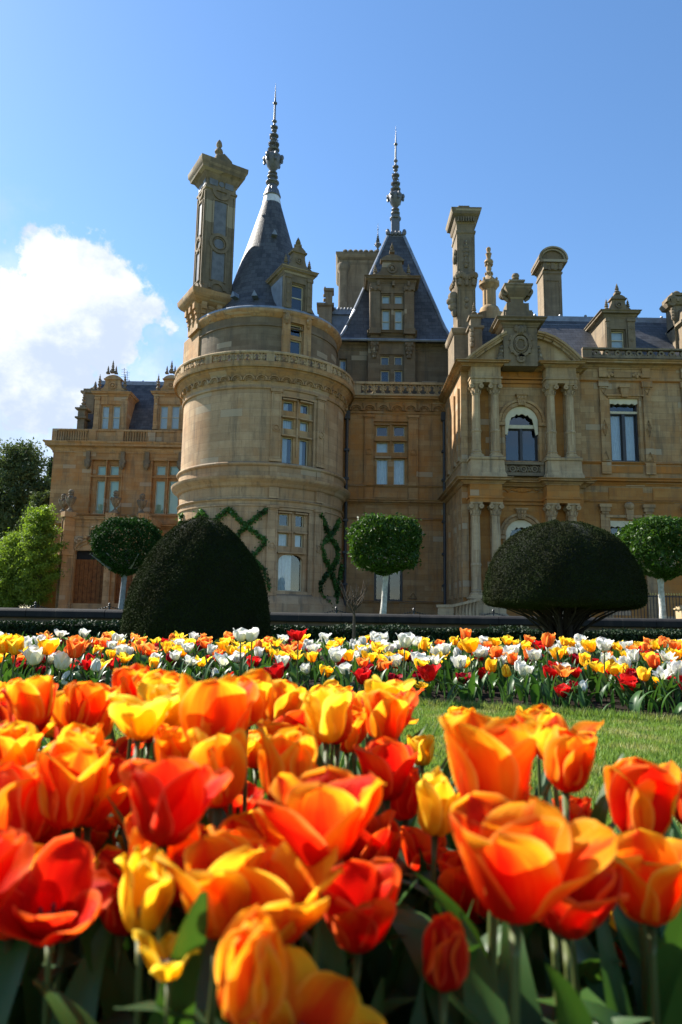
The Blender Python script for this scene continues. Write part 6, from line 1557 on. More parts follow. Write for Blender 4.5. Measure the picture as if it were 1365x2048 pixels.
# ---- railing before the right wing
FY = Fr(0, 27.5); u0_, u1_ = FY.u(1210, 1210), FY.u(1400, 1210); z1_ = FY.z(1290, 1191); z0_ = TZ
t = thing('iron_railing', (u0_, 27.5, TZ), 'thin iron railing before the right wing', 'railing'); mb = MB()
mb.fbox(FY, u0_, u1_, z1_ - .05, z1_ - .01, 0, .03); mb.fbox(FY, u0_, u1_, z0_ + .08, z0_ + .12, 0, .03)
k = 0; u = u0_
while u < u1_:
    mb.fbox(FY, u, u + .022, z0_ + .0, z1_ + .04, .003, .025); u += .125
mb.build('railing_bars', M['iron'], t)
g2 = MB()
for k in range(36): g2.ball(FY.m(u0_ + .05 + k * (u1_ - u0_ - .1) / 35, z1_ + .06, .014), .03, .03, .05, 5, 4)
g2.build('railing_tips', plain('gilt_paint', (0.5, 0.36, 0.10), 0.4, .2, 5, .5), t)
# hooked iron lamp bracket post
f = Fr(0, 22.5); X = f.u(1181, 1210); t = thing('hooked_post', (X, 22.5, TZ), 'short black hooked iron post right of the mushroom-shaped yew', 'post'); mb = MB()
mb.tube([(X, 22.5, TZ - .05), (X, 22.5, f.z(1181, 1212)), (X - .03, 22.5, f.z(1181, 1204)), (X - .10, 22.5, f.z(1181, 1201)), (X - .13, 22.5, f.z(1181, 1206))], .022, 7)
mb.ball((X, 22.5, f.z(1181, 1215)), .05, .05, .05, 7, 5); mb.build('post_body', M['iron'], t)
# pale bench end at the right edge
f = Fr(0, 20.0); X = f.u(1360, 1222); t = thing('garden_bench', (X, 20, TZ), 'pale stone bench end at the right edge of the terrace', 'bench'); mb = MB()
mb.box(X, X + .12, 19.9, 20.3, TZ - .05, f.z(1360, 1213)); mb.build('bench_end', M['pale'], t); mb = MB(); mb.box(X + 1.3, X + 1.42, 19.9, 20.3, TZ - .05, f.z(1360, 1213)); mb.build('bench_end', M['pale'], t)
mb = MB(); mb.box(X - .04, X + 1.5, 19.85, 20.35, f.z(1360, 1219), f.z(1360, 1216)); mb.build('seat', M['pale'], t)
mb = MB(); mb.box(X + .12, X + 1.3, 20.22, 20.28, f.z(1360, 1216), f.z(1360, 1210)); mb.build('backrest', M['pale'], t)
# ================================================================== flower beds
def front_y(x):    # front edge of the far bed
    return 3.75 - .10 * x - .32 * np.maximum(x - .2, 0) ** 1.5
def bed_z(x, y):
    f = y - front_y(x)
    return .004 + .14 * np.clip(f / 1.9, 0, 1) ** .8 * np.clip((6.3 - y) / .4, 0, 1)
nx, ny = 90, 30; xs = np.linspace(-6, 6, nx); vs = []
for j in range(ny):
    for i in range(nx):
        fy = float(front_y(xs[i])); y = fy - .03 + (6.3 - fy) * j / (ny - 1); y = min(y, 6.28)
        z = float(bed_z(xs[i], y)) + (random.uniform(-.012, .014) if j else -.02)
        vs.append((xs[i], y, z))
mb = MB(); mb.add(vs, [(j * nx + i, j * nx + i + 1, (j + 1) * nx + i + 1, (j + 1) * nx + i) for j in range(ny - 1) for i in range(nx - 1)]); tag(mb.build('flower_bed', M['soil'], sharp=180), 'far mounded soil bed of mixed tulips', kind='structure')
# near bed: its far edge runs closer on the right
def near_y(x): return np.where(x < .16, 1.75, np.maximum(.75, 1.30 - .55 * (x - .16)))
vs = []; xs = np.linspace(-1.6, 1.6, 60)
for j in range(24):
    for i in range(60): y = .02 + (float(near_y(xs[i])) - .02) * j / 23; vs.append((xs[i], y, .004 + random.uniform(0, .014)))
mb = MB(); mb.add(vs, [(j * 60 + i, j * 60 + i + 1, (j + 1) * 60 + i + 1, (j + 1) * 60 + i) for j in range(23) for i in range(59)]); tag(mb.build('flower_bed', M['soil'], sharp=180), 'near soil bed of orange tulips', kind='structure')
# grass blades on the visible lawn
def blades(name, n, region, h, mat):
    x, y = region(n); n = len(x); h = h * rng.uniform(.5, 1.25, n); a = rng.uniform(0, 6.283, n); w = rng.uniform(.0012, .0026, n) * (1 + y * .25)
    lx_, ly_ = rng.normal(0, .35, n) * h, rng.normal(0, .35, n) * h
    v = np.zeros((n, 3, 3)); v[:, 0] = np.stack([x - w * np.cos(a), y - w * np.sin(a), np.zeros(n)], 1); v[:, 1] = np.stack([x + w * np.cos(a), y + w * np.sin(a), np.zeros(n)], 1); v[:, 2] = np.stack([x + lx_, y + ly_, h], 1)
    me = bpy.data.meshes.new(name); me.vertices.add(3 * n); me.vertices.foreach_set('co', v.ravel()); me.loops.add(3 * n); me.loops.foreach_set('vertex_index', np.arange(3 * n)); me.polygons.add(n)
    me.polygons.foreach_set('loop_start', np.arange(0, 3 * n, 3)); me.polygons.foreach_set('loop_total', np.full(n, 3)); me.update(calc_edges=True); me.materials.append(mat)
    o = bpy.data.objects.new(name, me); COL.objects.link(o); return o
def reg(n):
    x = rng.uniform(-3.2, 4.2, n); y = rng.uniform(.8, 4.4, n); k = (y < front_y(x) + .05) & (y > near_y(x) - .02) & (np.abs(x) < y * .56 + 1.6) & ((x > -.2) | (rng.random(n) < .3)); return x[k], y[k]
M['blade'] = leafmat('grass_blades', [(0.13, 0.23, 0.04), (0.20, 0.29, 0.07), (0.28, 0.30, 0.12)], .4, .6, .2, 5)
tag(blades('grass', 620000, reg, .022, M['blade']), 'short mown grass of the lawn between the two tulip beds', 'grass', kind='stuff')
tag(blades('grass', 7000, lambda n: (lambda x: (x, front_y(x) + rng.uniform(-.05, .06, n)))(rng.uniform(.1, 2.2, n)), .045, M['blade']), 'taller grass fringe along the far bed edge', 'grass', kind='stuff')
# ================================================================== tulips
def petalmat(name, base, mid_, edge, flame=0.5, trans=0.58, white=False):
    """petal: colour runs from the base stripe to the rim, with fine veins and a flamed centre"""
    mt, t = newmat(name); tc = t.n('ShaderNodeTexCoord'); UV = tc.outputs['UV']; P = tc.outputs['Object']
    oi = t.n('ShaderNodeObjectInfo').outputs['Random']
    s = t.n('ShaderNodeSeparateXYZ', {0: UV}); u, v = s.outputs[0], s.outputs[1]
    off = t.n('ShaderNodeCombineXYZ', {0: t.math('MULTIPLY', oi, 37.0), 1: t.math('MULTIPLY', oi, 11.0), 2: 0.0}).outputs[0]
    uvo = t.vmath('ADD', UV, off)
    vein = t.noise(t.mapping(uvo, (26, 1.6, 1)), 1.0, 4, .6)
    blot = t.noise(t.mapping(uvo, (3.0, 1.8, 1)), 1.0, 3, .5)
    au = t.math('ABSOLUTE', t.math('MULTIPLY', t.math('SUBTRACT', u, .5), 2.0))
    fl = t.math('ADD', t.math('MULTIPLY', au, .75), t.math('MULTIPLY', v, .75))
    fl = t.math('ADD', fl, t.math('MULTIPLY', t.math('SUBTRACT', vein, .5), .8))
    fl = t.math('ADD', fl, t.math('MULTIPLY', t.math('SUBTRACT', blot, .5), .9))
    fl = t.math('ADD', fl, t.math('MULTIPLY', t.math('SUBTRACT', oi, .5), flame))
    c = t.mix(t.mapr(fl, .38, .98), base, mid_); c = t.mix(t.mapr(fl, .90, 1.35), c, edge)  # flamed petal colour, range widened to carry red shade and sunlit yellow
    c = t.mix(t.math('MULTIPLY', t.mapr(t.math('ADD', au, t.math('MULTIPLY', t.math('SUBTRACT', vein, .5), .12)), .88, .99), .38), c, tuple(min(.98, x * 1.05 + .10) for x in edge))  # pale highlight along the rim, painted into the petal colour
    fv = t.noise(t.mapping(uvo, (70, 1.2, 1)), 1.0, 3, .6)
    c = t.mix(t.mapr(fv, .50, .68, 0, .28), c, t.mix(.6, c, base))
    c = t.mix(t.mapr(t.noise(t.mapping(uvo, (9, 14, 1)), 1.0, 3, .6), .68, .76, 0, .35), c, (.60, .22, .03))
    b_ = t.n('ShaderNodeBump', {'Strength': .4, 'Distance': .0014, 'Height': t.math('ADD', vein, fv)})
    b = t.n('ShaderNodeBsdfPrincipled', {'Base Color': c, 'Roughness': .55, 'Normal': b_.outputs[0]}); b.inputs['Specular IOR Level'].default_value = .10
    tl = t.n('ShaderNodeBsdfTranslucent', {'Color': c})
    mx = t.n('ShaderNodeMixShader', {0: trans, 1: b.outputs[0], 2: tl.outputs[0]})
    finish(t, mx.outputs[0]); return mt
PM = {
 'flame': petalmat('petal_flame_orange', (0.70, 0.012, 0.003), (0.88, 0.095, 0.005), (0.95, 0.40, 0.012), .9),
 'amber': petalmat('petal_amber', (0.84, 0.06, 0.005), (0.93, 0.27, 0.007), (0.96, 0.56, 0.02), .8),
 'scarlet': petalmat('petal_scarlet', (0.56, 0.006, 0.003), (0.76, 0.025, 0.005), (0.90, 0.14, 0.01), .6),
 'yellow': petalmat('petal_yellow', (0.93, 0.46, 0.010), (0.96, 0.60, 0.018), (0.98, 0.72, 0.06), .4),
 'farorange': petalmat('petal_salmon_orange', (0.80, 0.10, 0.012), (0.88, 0.22, 0.03), (0.93, 0.38, 0.07), .5),
 'white': petalmat('petal_white', (0.66, 0.66, 0.42), (0.76, 0.75, 0.68), (0.80, 0.80, 0.77), .2, .38),
 'red': petalmat('petal_red', (0.45, 0.004, 0.006), (0.62, 0.010, 0.010), (0.72, 0.02, 0.015), .4, .4),
 'crimson': petalmat('petal_crimson', (0.16, 0.002, 0.010), (0.30, 0.004, 0.016), (0.42, 0.008, 0.022), .4, .35),
}
M['tstem'] = leafmat('tulip_stem', [(0.07, 0.10, 0.025), (0.10, 0.12, 0.035)], .15, .5, .3)
M['tleaf'] = leafmat('tulip_leaf', [(0.030, 0.090, 0.018), (0.055, 0.125, 0.025), (0.03, 0.08, 0.025)], .38, .42, .35, 6)
M['tleaf2'] = leafmat('tulip_leaf_bluish', [(0.045, 0.095, 0.040), (0.065, 0.12, 0.05), (0.04, 0.085, 0.04)], .3, .4, .35, 6)
def petal_mesh(name, L, Wd, op, tip, mat, seed, nu=9, nv=12, curl=0.0, pointy=.5, ruff=.0010, inner=False):
    """one petal in local space: rises from the origin, azimuth along -Y. op = opening lean at mid height, tip = outward bend at the rim"""
    r = random.Random(seed); ph = [r.uniform(0, 6.28) for _ in range(4)]
    x = .003; z = 0.0; pts = []; ds = L / nv
    for j in range(nv + 1):
        v = j / nv
        ang = math.radians(78) * math.exp(-(v / .16) ** 1.5) + op * (1 - math.exp(-(v / .3) ** 2)) - math.radians(20) * math.sin(math.pi * min(1, v * 1.05)) * (1 - min(1, op * 1.3)) + tip * max(0, (v - .6) / .4) ** 1.6
        pts.append((x, z, ang)); x += math.sin(ang) * ds; z += math.cos(ang) * ds
    vs = []; uvs = []
    for j, (rx, rz, an) in enumerate(pts):
        v = j / nv
        w = Wd * .5 * (math.sin(math.pi * min(1, .06 + .94 * v) ** (1.05)) ** pointy if v < .999 else 0.05)
        w = Wd * .5 * max(.03, (math.sin(math.pi * (.03 + .97 * v ** 1.12)) if v < 1 else 0) ** pointy)
        cup = 1.0 / max(.016, rx * 1.1 + .004)
        cup *= (1 - .45 * v) * (.75 if op > .6 else 1)
        for i in range(nu):
            s = -1 + 2 * i / (nu - 1); a = s * w; th = min(1.5, abs(a) * cup)
            lat = math.copysign(math.sin(th) / cup, a) if th > 1e-4 else a; dep = (1 - math.cos(th)) / cup
            rip = ruff * (math.sin(s * 5 + v * 9 + ph[0]) * abs(s) + math.sin(v * 14 + s * 3 + ph[1]) * .5 * v) * (1 + 2 * v)
            crease = -.0012 * math.exp(-(s / .18) ** 2) * v
            nrm = (math.cos(an), -math.sin(an))
            o = -dep + rip + crease + curl * (abs(s) ** 3) * .010 * v
            rr = rx + nrm[0] * o; zz5 = rz + nrm[1] * o
            tw = .12 * math.sin(ph[2]) * v
            vs.append((lat * math.cos(tw) , -(rr + lat * math.sin(tw) * .5), zz5)); uvs.append((s * .5 + .5, v))
    fs = [(j * nu + i, j * nu + i + 1, (j + 1) * nu + i + 1, (j + 1) * nu + i) for j in range(nv) for i in range(nu - 1)]
    me = bpy.data.meshes.new(name); me.from_pydata(vs, [], fs); me.materials.append(mat)
    uv = me.uv_layers.new(name='uv'); li = [l.vertex_index for l in me.loops]; uv.data.foreach_set('uv', [c for k in li for c in uvs[k]])
    me.polygons.foreach_set('use_smooth', [True] * len(me.polygons)); me.update(); return me
def blade_mesh(name, L, Wd, bend, seed, mat, n=9):
    r = random.Random(seed); vs = []; x = 0.004; z = 0; fs = []; wv = r.uniform(0, 6)
    for j in range(n + 1):
        v = j / n; w = Wd * .5 * max(.02, math.sin(math.pi * (.10 + .90 * v ** .85)) ** .8) if v < 1 else .0006
        an = math.radians(10) + bend * v ** 1.6; x += math.sin(an) * L / n; z += math.cos(an) * L / n
        fold = .45 * w * (1 - .5 * v); tw = .25 * math.sin(v * 3 + wv)
        for s in (-1, -.5, 0, .5, 1):
            f_ = fold * abs(s) ** 1.3
            lat = s * w; vs.append((lat * math.cos(tw) + .002 * math.sin(v * 12 + s * 2 + wv), -(x - f_ * math.cos(an)) + lat * math.sin(tw), z + f_ * math.sin(an) * .5))
    fs = [(j * 5 + i, j * 5 + i + 1, (j + 1) * 5 + i + 1, (j + 1) * 5 + i) for j in range(n) for i in range(4)]
    me = bpy.data.meshes.new(name); me.from_pydata(vs, [], fs); me.materials.append(mat); me.polygons.foreach_set('use_smooth', [True] * len(fs)); me.update(); return me
def stem_mesh():
    mb = MB(); mb.tube([(0, 0, 0), (.004, 0, .3), (.005, .002, .62), (.001, 0, .9), (0, 0, 1.004)], [.0033, .0030, .0027, .0026, .0038], 8)
    return mb.mesh('stem', M['tstem'], 180)
STEM = stem_mesh()
LEAVES = [blade_mesh('leaf', .20 + .02 * (i % 3), .034 + .008 * (i % 4), R_(22 + 22 * (i % 4)), i, M['tleaf'] if i % 3 else M['tleaf2']) for i in range(9)]
def pistil_mesh():
    mb = MB(); mb.lathe(0, 0, [(.003, 0), (.0042, .006), (.0038, .016), (.005, .018), (.002, .020)], 8)
    for k in range(6):
        a = k * math.pi / 3; mb.tube([(0, 0, .002), (.008 * math.sin(a), .008 * math.cos(a), .010), (.010 * math.sin(a), .010 * math.cos(a), .020)], [.0008, .0012, .0018], 5)
    return mb.mesh('pistil', plain('tulip_stamens', (0.05, 0.035, 0.03), .7), 180)
PISTIL = pistil_mesh()
# blossom kinds: opening lean, tip bend, length, width, roundness
KINDS_T = {'closed': (.02, -.30, .060, .046, .60), 'cup': (.24, .0, .064, .052, .42), 'open': (.44, .25, .066, .055, .40), 'wide': (.66, .55, .068, .054, .40), 'star': (.62, .75, .066, .036, .75), 'point': (.16, .25, .064, .037, .80), 'blown': (.95, .9, .066, .050, .45)}
_pc = {}
def petals_for(kind, colour, near):
    k = (kind, colour, near)
    if k not in _pc:
        op, tip, L, Wd, po = KINDS_T[kind]; mat = PM[colour]
        n = (11, 16) if near else (6, 7)
        _pc[k] = [petal_mesh('petal', L * (1 - .04 * (s % 2)), Wd * (1 + .08 * math.sin(s * 2.3)), op * (1 + .25 * math.sin(s * 1.7)) + .04 * s % .1, tip * (1 + .6 * math.sin(s * 2.9 + .5)), mat, hash_(kind + colour) + s, n[0], n[1], curl=(-.35 + .3 * (s % 3)), pointy=po) for s in range(5)]
    return _pc[k]
def hash_(s): return sum((i + 1) * ord(c) for i, c in enumerate(s)) % 9973
_bc = {}
def blossom_for(kind, colour, v):
    """far blossoms: the six petals in one mesh"""
    k = (kind, colour, v)
    if k not in _bc:
        vs, fs, uvs = [], [], []; rr = random.Random(v * 7 + hash_(kind))
        for i in range(6):
            me = petals_for(kind, colour, False)[(i + v) % 5]; o = len(vs); a = i * math.pi / 3 + rr.uniform(-.12, .12); sc = (.92 if i % 2 else 1.0) * rr.uniform(.94, 1.05); lean = rr.uniform(-.10, .14)
            m_ = Matrix.Rotation(a, 4, 'Z') @ Matrix.Rotation(lean, 4, 'X') @ Matrix.Diagonal((sc, sc * (.9 if i % 2 else 1), sc, 1))
            vs += [tuple(m_ @ x.co) for x in me.vertices]; fs += [[q + o for q in p_.vertices] for p_ in me.polygons]; uvs += [c for l in me.uv_layers[0].data for c in l.uv]
        me = bpy.data.meshes.new('blossom'); me.from_pydata(vs, [], fs); me.materials.append(PM[colour]); uv = me.uv_layers.new(name='uv'); uv.data.foreach_set('uv', uvs)
        me.polygons.foreach_set('use_smooth', [True] * len(fs)); me.update(); _bc[k] = me
    return _bc[k]
def child(name, me, par, mat4):
    o = bpy.data.objects.new(name, me); COL.objects.link(o); o.parent = par; o.matrix_local = mat4; return o
def tulip(x, y, zb, zh, kind, colour, size, label, group, near, rot=None, tilt=(0, 0), nleaf=3, r=random, ls=1.0):
    """zb ground height, zh height of the blossom's foot"""
    t = thing('tulip', (x, y, zb - .01), label, 'tulip', group); h = max(.05, zh - zb + .01)
    rot = r.uniform(0, 6.283) if rot is None else rot
    child('stem', STEM, t, Matrix.Diagonal((size, size, h, 1)) @ Matrix.Rotation(rot, 4, 'Z'))
    top = Matrix.Translation((0, 0, h)) @ Matrix.Rotation(tilt[0], 4, 'X') @ Matrix.Rotation(tilt[1], 4, 'Y')
    if near:
        ps = petals_for(kind, colour, True)
        for i in range(6):
            lean = r.uniform(-.12, .16) + (.0 if i % 2 else .07); sc = size * r.uniform(.93, 1.06) * (.95 if i % 2 else 1)
            child('petal', ps[r.randrange(5)], t, top @ Matrix.Rotation(rot + i * math.pi / 3 + r.uniform(-.13, .13), 4, 'Z') @ Matrix.Rotation(lean, 4, 'X') @ Matrix.Diagonal((sc, sc * (.88 if i % 2 else 1), sc, 1)))
        child('pistil', PISTIL, t, top @ Matrix.Diagonal((size, size, size, 1)))
    else:
        child('blossom', blossom_for(kind, colour, r.randrange(3)), t, top @ Matrix.Rotation(rot, 4, 'Z') @ Matrix.Diagonal((size, size, size * r.uniform(.92, 1.08), 1)))
    for i in range(nleaf):
        s = ls * r.uniform(.75, 1.15) * min(1.25, max(.75, h / .26)); me = LEAVES[r.randrange(9)]
        child('leaf', me, t, Matrix.Translation((0, 0, .004 + .012 * i)) @ Matrix.Rotation(rot + i * 2.2 + r.uniform(-.4, .4), 4, 'Z') @ Matrix.Diagonal((s, s, s, 1)))
    return t
# ---- near bed: each bloom seen large, placed at its own distance
# (px, py of the blossom's middle, pixel width, kind, colour, real width, label, tilt_x (towards camera +), tilt_y)
HERO = [
 (105, 1800, 262, 'wide', 'scarlet', .098, 'widest-open scarlet tulip with a dark centre at the left edge, lowest on that side', (.55, .1)),
 (140, 1570, 178, 'cup', 'flame', .082, 'tall rounded orange tulip on the left, its broad back petal standing highest', (.0, .05)),
 (330, 1605, 232, 'open', 'scarlet', .086, 'deep red tulip cup with a yellow inner petal, left of centre', (-.1, .05)),
 (286, 1778, 116, 'point', 'yellow', .041, 'yellow pointed tulip just below the deep red cup', (.0, .05)),
 (340, 1912, 168, 'star', 'yellow', .055, 'yellow tulip with narrow splayed petals near the bottom left', (.0, -.1)),
 (503, 1935, 205, 'closed', 'flame', .062, 'large orange tulip rising from the bottom edge left of centre', (.1, .0)),
 (600, 2045, 290, 'wide', 'amber', .088, 'blown-open amber tulip cut by the bottom edge', (.35, .1)),
 (646, 1632, 262, 'open', 'flame', .098, 'large flame-orange tulip in the middle with paler curled rims', (.05, .0)),
 (716, 1818, 206, 'open', 'scarlet', .078, 'red-orange tulip low in the middle, below the large flame-orange one', (.15, .0)),
 (888, 1903, 136, 'closed', 'scarlet', .048, 'smallest red closed tulip, low right of the middle', (.0, .05)),
 (1030, 1718, 300, 'open', 'flame', .104, 'broad red and yellow tulip cup, largest on the right', (.12, -.02)),
 (1300, 1760, 220, 'open', 'amber', .086, 'orange tulip cut by the right edge, streaked with red', (.1, -.15)),
 (1275, 1598, 172, 'cup', 'flame', .076, 'orange-red tulip near the right edge against the lawn', (.05, .05)),
 (985, 1525, 226, 'cup', 'amber', .092, 'tall amber tulip standing above the broad right-hand cup', (.05, .0)),
 (1130, 1515, 142, 'cup', 'flame', .070, 'orange tulip with its right side against the lawn', (.0, .1)),
 (1005, 1598, 128, 'cup', 'scarlet', .060, 'small red tulip with a yellow rim between two larger ones', (.25, .0)),
 (870, 1605, 92, 'point', 'yellow', .046, 'small bright yellow tulip right of the middle', (.0, .1)),
 (812, 1585, 110, 'cup', 'scarlet', .066, 'red-orange tulip half behind the small yellow one', (.0, -.1)),
 (772, 1432, 116, 'cup', 'amber', .072, 'golden-orange tulip cup, upper middle', (.0, .0)),
 (676, 1432, 118, 'cup', 'flame', .072, 'red-sided tulip with yellow inner petals, upper middle', (.0, -.1)),
 (775, 1535, 132, 'cup', 'scarlet', .074, 'red tulip below the golden-orange cup', (.0, .0)),
 (426, 1425, 172, 'cup', 'amber', .084, 'brightest yellow-orange tulip cup left of centre', (.0, .0)),
 (440, 1530, 172, 'cup', 'amber', .080, 'amber tulip with tall rounded petals behind the deep red cup', (.0, -.05)),
 (568, 1530, 160, 'cup', 'amber', .080, 'amber tulip with a broad fan-like petal in the middle', (.0, .05)),
 (318, 1388, 112, 'cup', 'amber', .070, 'golden tulip at the top left of the near bed', (.0, .0)),
 (268, 1372, 96, 'cup', 'flame', .066, 'orange-red tulip touching the golden one, top left', (.0, -.1)),
 (66, 1415, 120, 'cup', 'scarlet', .076, 'red and yellow tulip near the left edge, upper row', (.0, -.1)),
 (168, 1410, 110, 'cup', 'flame', .070, 'orange tulip with a narrow upright petal, upper left', (.0, .1)),
 (14, 1388, 74, 'cup', 'flame', .064, 'plain orange tulip cut by the left edge, topmost there', (.0, -.1)),
 (560, 1402, 100, 'cup', 'amber', .068, 'yellow-orange tulip between the two brightest cups', (.0, .1)),
 (488, 1402, 80, 'cup', 'amber', .062, 'yellow tulip with upright petals behind the brightest cup', (.0, .1)),
 (480, 1605, 96, 'open', 'scarlet', .060, 'small red-orange tulip against the dark stems in the middle', (.2, .0)),
 (40, 1610, 190, 'cup', 'flame', .088, 'orange tulip at the left edge below the row of red and yellow ones', (.0, .0)),
 (30, 1510, 140, 'cup', 'amber', .074, 'amber tulip at the left edge, middle height', (.1, -.1)),
 (735, 1700, 160, 'cup', 'scarlet', .084, 'shaded red tulip behind the large flame-orange one', (.0, .0)),
 (840, 1700, 120, 'open', 'scarlet', .070, 'red-orange tulip between the middle and the broad right cup', (.1, .0)),
 (945, 1770, 150, 'cup', 'scarlet', .078, 'shaded red tulip behind the broad right-hand cup', (.0, -.1)),
 (925, 1452, 84, 'cup', 'amber', .064, 'golden tulip peeping above the tall amber one', (.0, .0)),
 (1075, 1448, 82, 'cup', 'amber', .064, 'small amber tulip at the top of the right-hand group', (.0, .0)),
 (845, 1500, 66, 'cup', 'yellow', .056, 'small yellow tulip by the lawn corner', (.0, .0)),
 (1380, 1600, 110, 'cup', 'scarlet', .070, 'red tulip mostly outside the right edge', (.0, .0)),
 (1250, 2062, 80, 'point', 'amber', .044, 'amber petal tips at the bottom right edge', (.0, .0)),
 (195, 1690, 110, 'cup', 'scarlet', .064, 'small shaded red tulip between the left-hand group and the deep red cup', (.0, .0)),
 (1150, 1640, 100, 'cup', 'scarlet', .058, 'red tulip peeping out between the broad right cup and the right-edge pair', (.0, .0)),
]
def kdim(kind):
    ps = petals_for(kind, 'flame', True); return 2 * .93 * sum(max(-q.co.y for q in me.vertices) for me in ps) / len(ps), sum(max(q.co.z for q in me.vertices) for me in ps) / len(ps)
KD_ = {k: kdim(k) for k in KINDS_T}
HR = random.Random(21); near_pts = []
for (px, py, w, kind, col, rw, lab, tilt) in HERO:
    Y = F * rw / w; Y = max(.33, Y)
    c = at(px, py, Y); L = KINDS_T[kind][2]
    size = rw / max(KD_[kind][0], KINDS_T[kind][3] * 1.02); size *= .80; up = .5 * KD_[kind][1] * size
    tulip(c.x, Y, 0, max(.08, c.z - up), kind, col, size, lab, None, True, tilt=tilt, nleaf=2, r=HR)
    near_pts.append((c.x, Y, size))
# further rows of the near bed, filling behind the large blooms
QUEUE = []
FR_ = random.Random(5); cnt = 0; tries = 0
def near_label(px, py, col):
    side = 'far left' if px < 200 else 'left' if px < 430 else 'middle' if px < 700 else 'right-hand'
    c_ = {'flame': 'orange', 'amber': 'amber', 'scarlet': 'red-orange', 'yellow': 'yellow'}[col]
    return (('%s tulip', f'back of near bed, {side}'), c_)
while cnt < 62 and tries < 6000:
    tries += 1
    px = FR_.uniform(-60, 850) if FR_.random() < .85 else FR_.uniform(850, 1120); py = FR_.uniform(1392, 1500)
    Y = FR_.uniform(.72, 1.55) if px < 800 else FR_.uniform(.62, .85)
    c = at(px, py, Y)
    if not .24 < c.z < .39: continue
    if px > 800 and py < 1462: continue
    if any((c.x - q[0]) ** 2 + (Y - q[1]) ** 2 < (.048 * (q[2] + 1) / 2) ** 2 for q in near_pts): continue
    col = FR_.choices(['flame', 'amber', 'scarlet', 'yellow'], [4, 4, 2, 1.2])[0]; kind = FR_.choices(['cup', 'open', 'wide', 'star'], [3, 4, 2, 1])[0]
    near_pts.append((c.x, Y, 1.0)); cnt += 1
    t_ = tulip(c.x, Y, 0, c.z - .03, kind, col, FR_.uniform(.85, 1.08), 'x', f'orange tulips in the back rows of the near bed', True, tilt=(FR_.uniform(-.15, .2), FR_.uniform(-.2, .2)), nleaf=2, r=FR_)
    QUEUE.append((t_, px) + near_label(px, py, col))
# more blooms between and behind the large ones
cnt2 = 0; tries = 0
while cnt2 < 110 and tries < 60000:
    tries += 1
    px = FR_.uniform(-80, 1180); Y = FR_.uniform(.42, .85); py = FR_.uniform(1460, 1790)
    c = at(px, py, Y)
    if not .16 < c.z < .345: continue
    if px > 860 and py < 1580: continue
    if Y > float(near_y(c.x)) - .03: continue
    if any((c.x - q[0]) ** 2 + (Y - q[1]) ** 2 < (.037 * (q[2] + 1) / 2) ** 2 for q in near_pts): continue
    # keep clear of the sight line to the large blooms in front
    fw = F * .08 / Y
    if any(abs(px - h[0]) < .34 * (h[2] + fw) and abs(py - h[1]) < .32 * (h[2] + fw) and Y < F * h[5] / h[2] + .04 for h in HERO): continue
    col = FR_.choices(['flame', 'amber', 'scarlet'], [4, 2.5, 3])[0]; kind = FR_.choices(['cup', 'open', 'wide'], [3, 4, 1])[0]
    near_pts.append((c.x, Y, 1.0)); cnt2 += 1
    t_ = tulip(c.x, Y, 0, c.z - .03, kind, col, FR_.uniform(.9, 1.12), 'x', 'orange tulips in the middle rows of the near bed', True, tilt=(FR_.uniform(-.15, .2), FR_.uniform(-.2, .2)), nleaf=1, r=FR_)
    QUEUE.append((t_, px, ('%s tulip', 'middle of near bed, ' + ('left part' if px < 430 else 'centre' if px < 800 else 'right part')), {'flame': 'orange', 'amber': 'amber', 'scarlet': 'red-orange'}[col]))
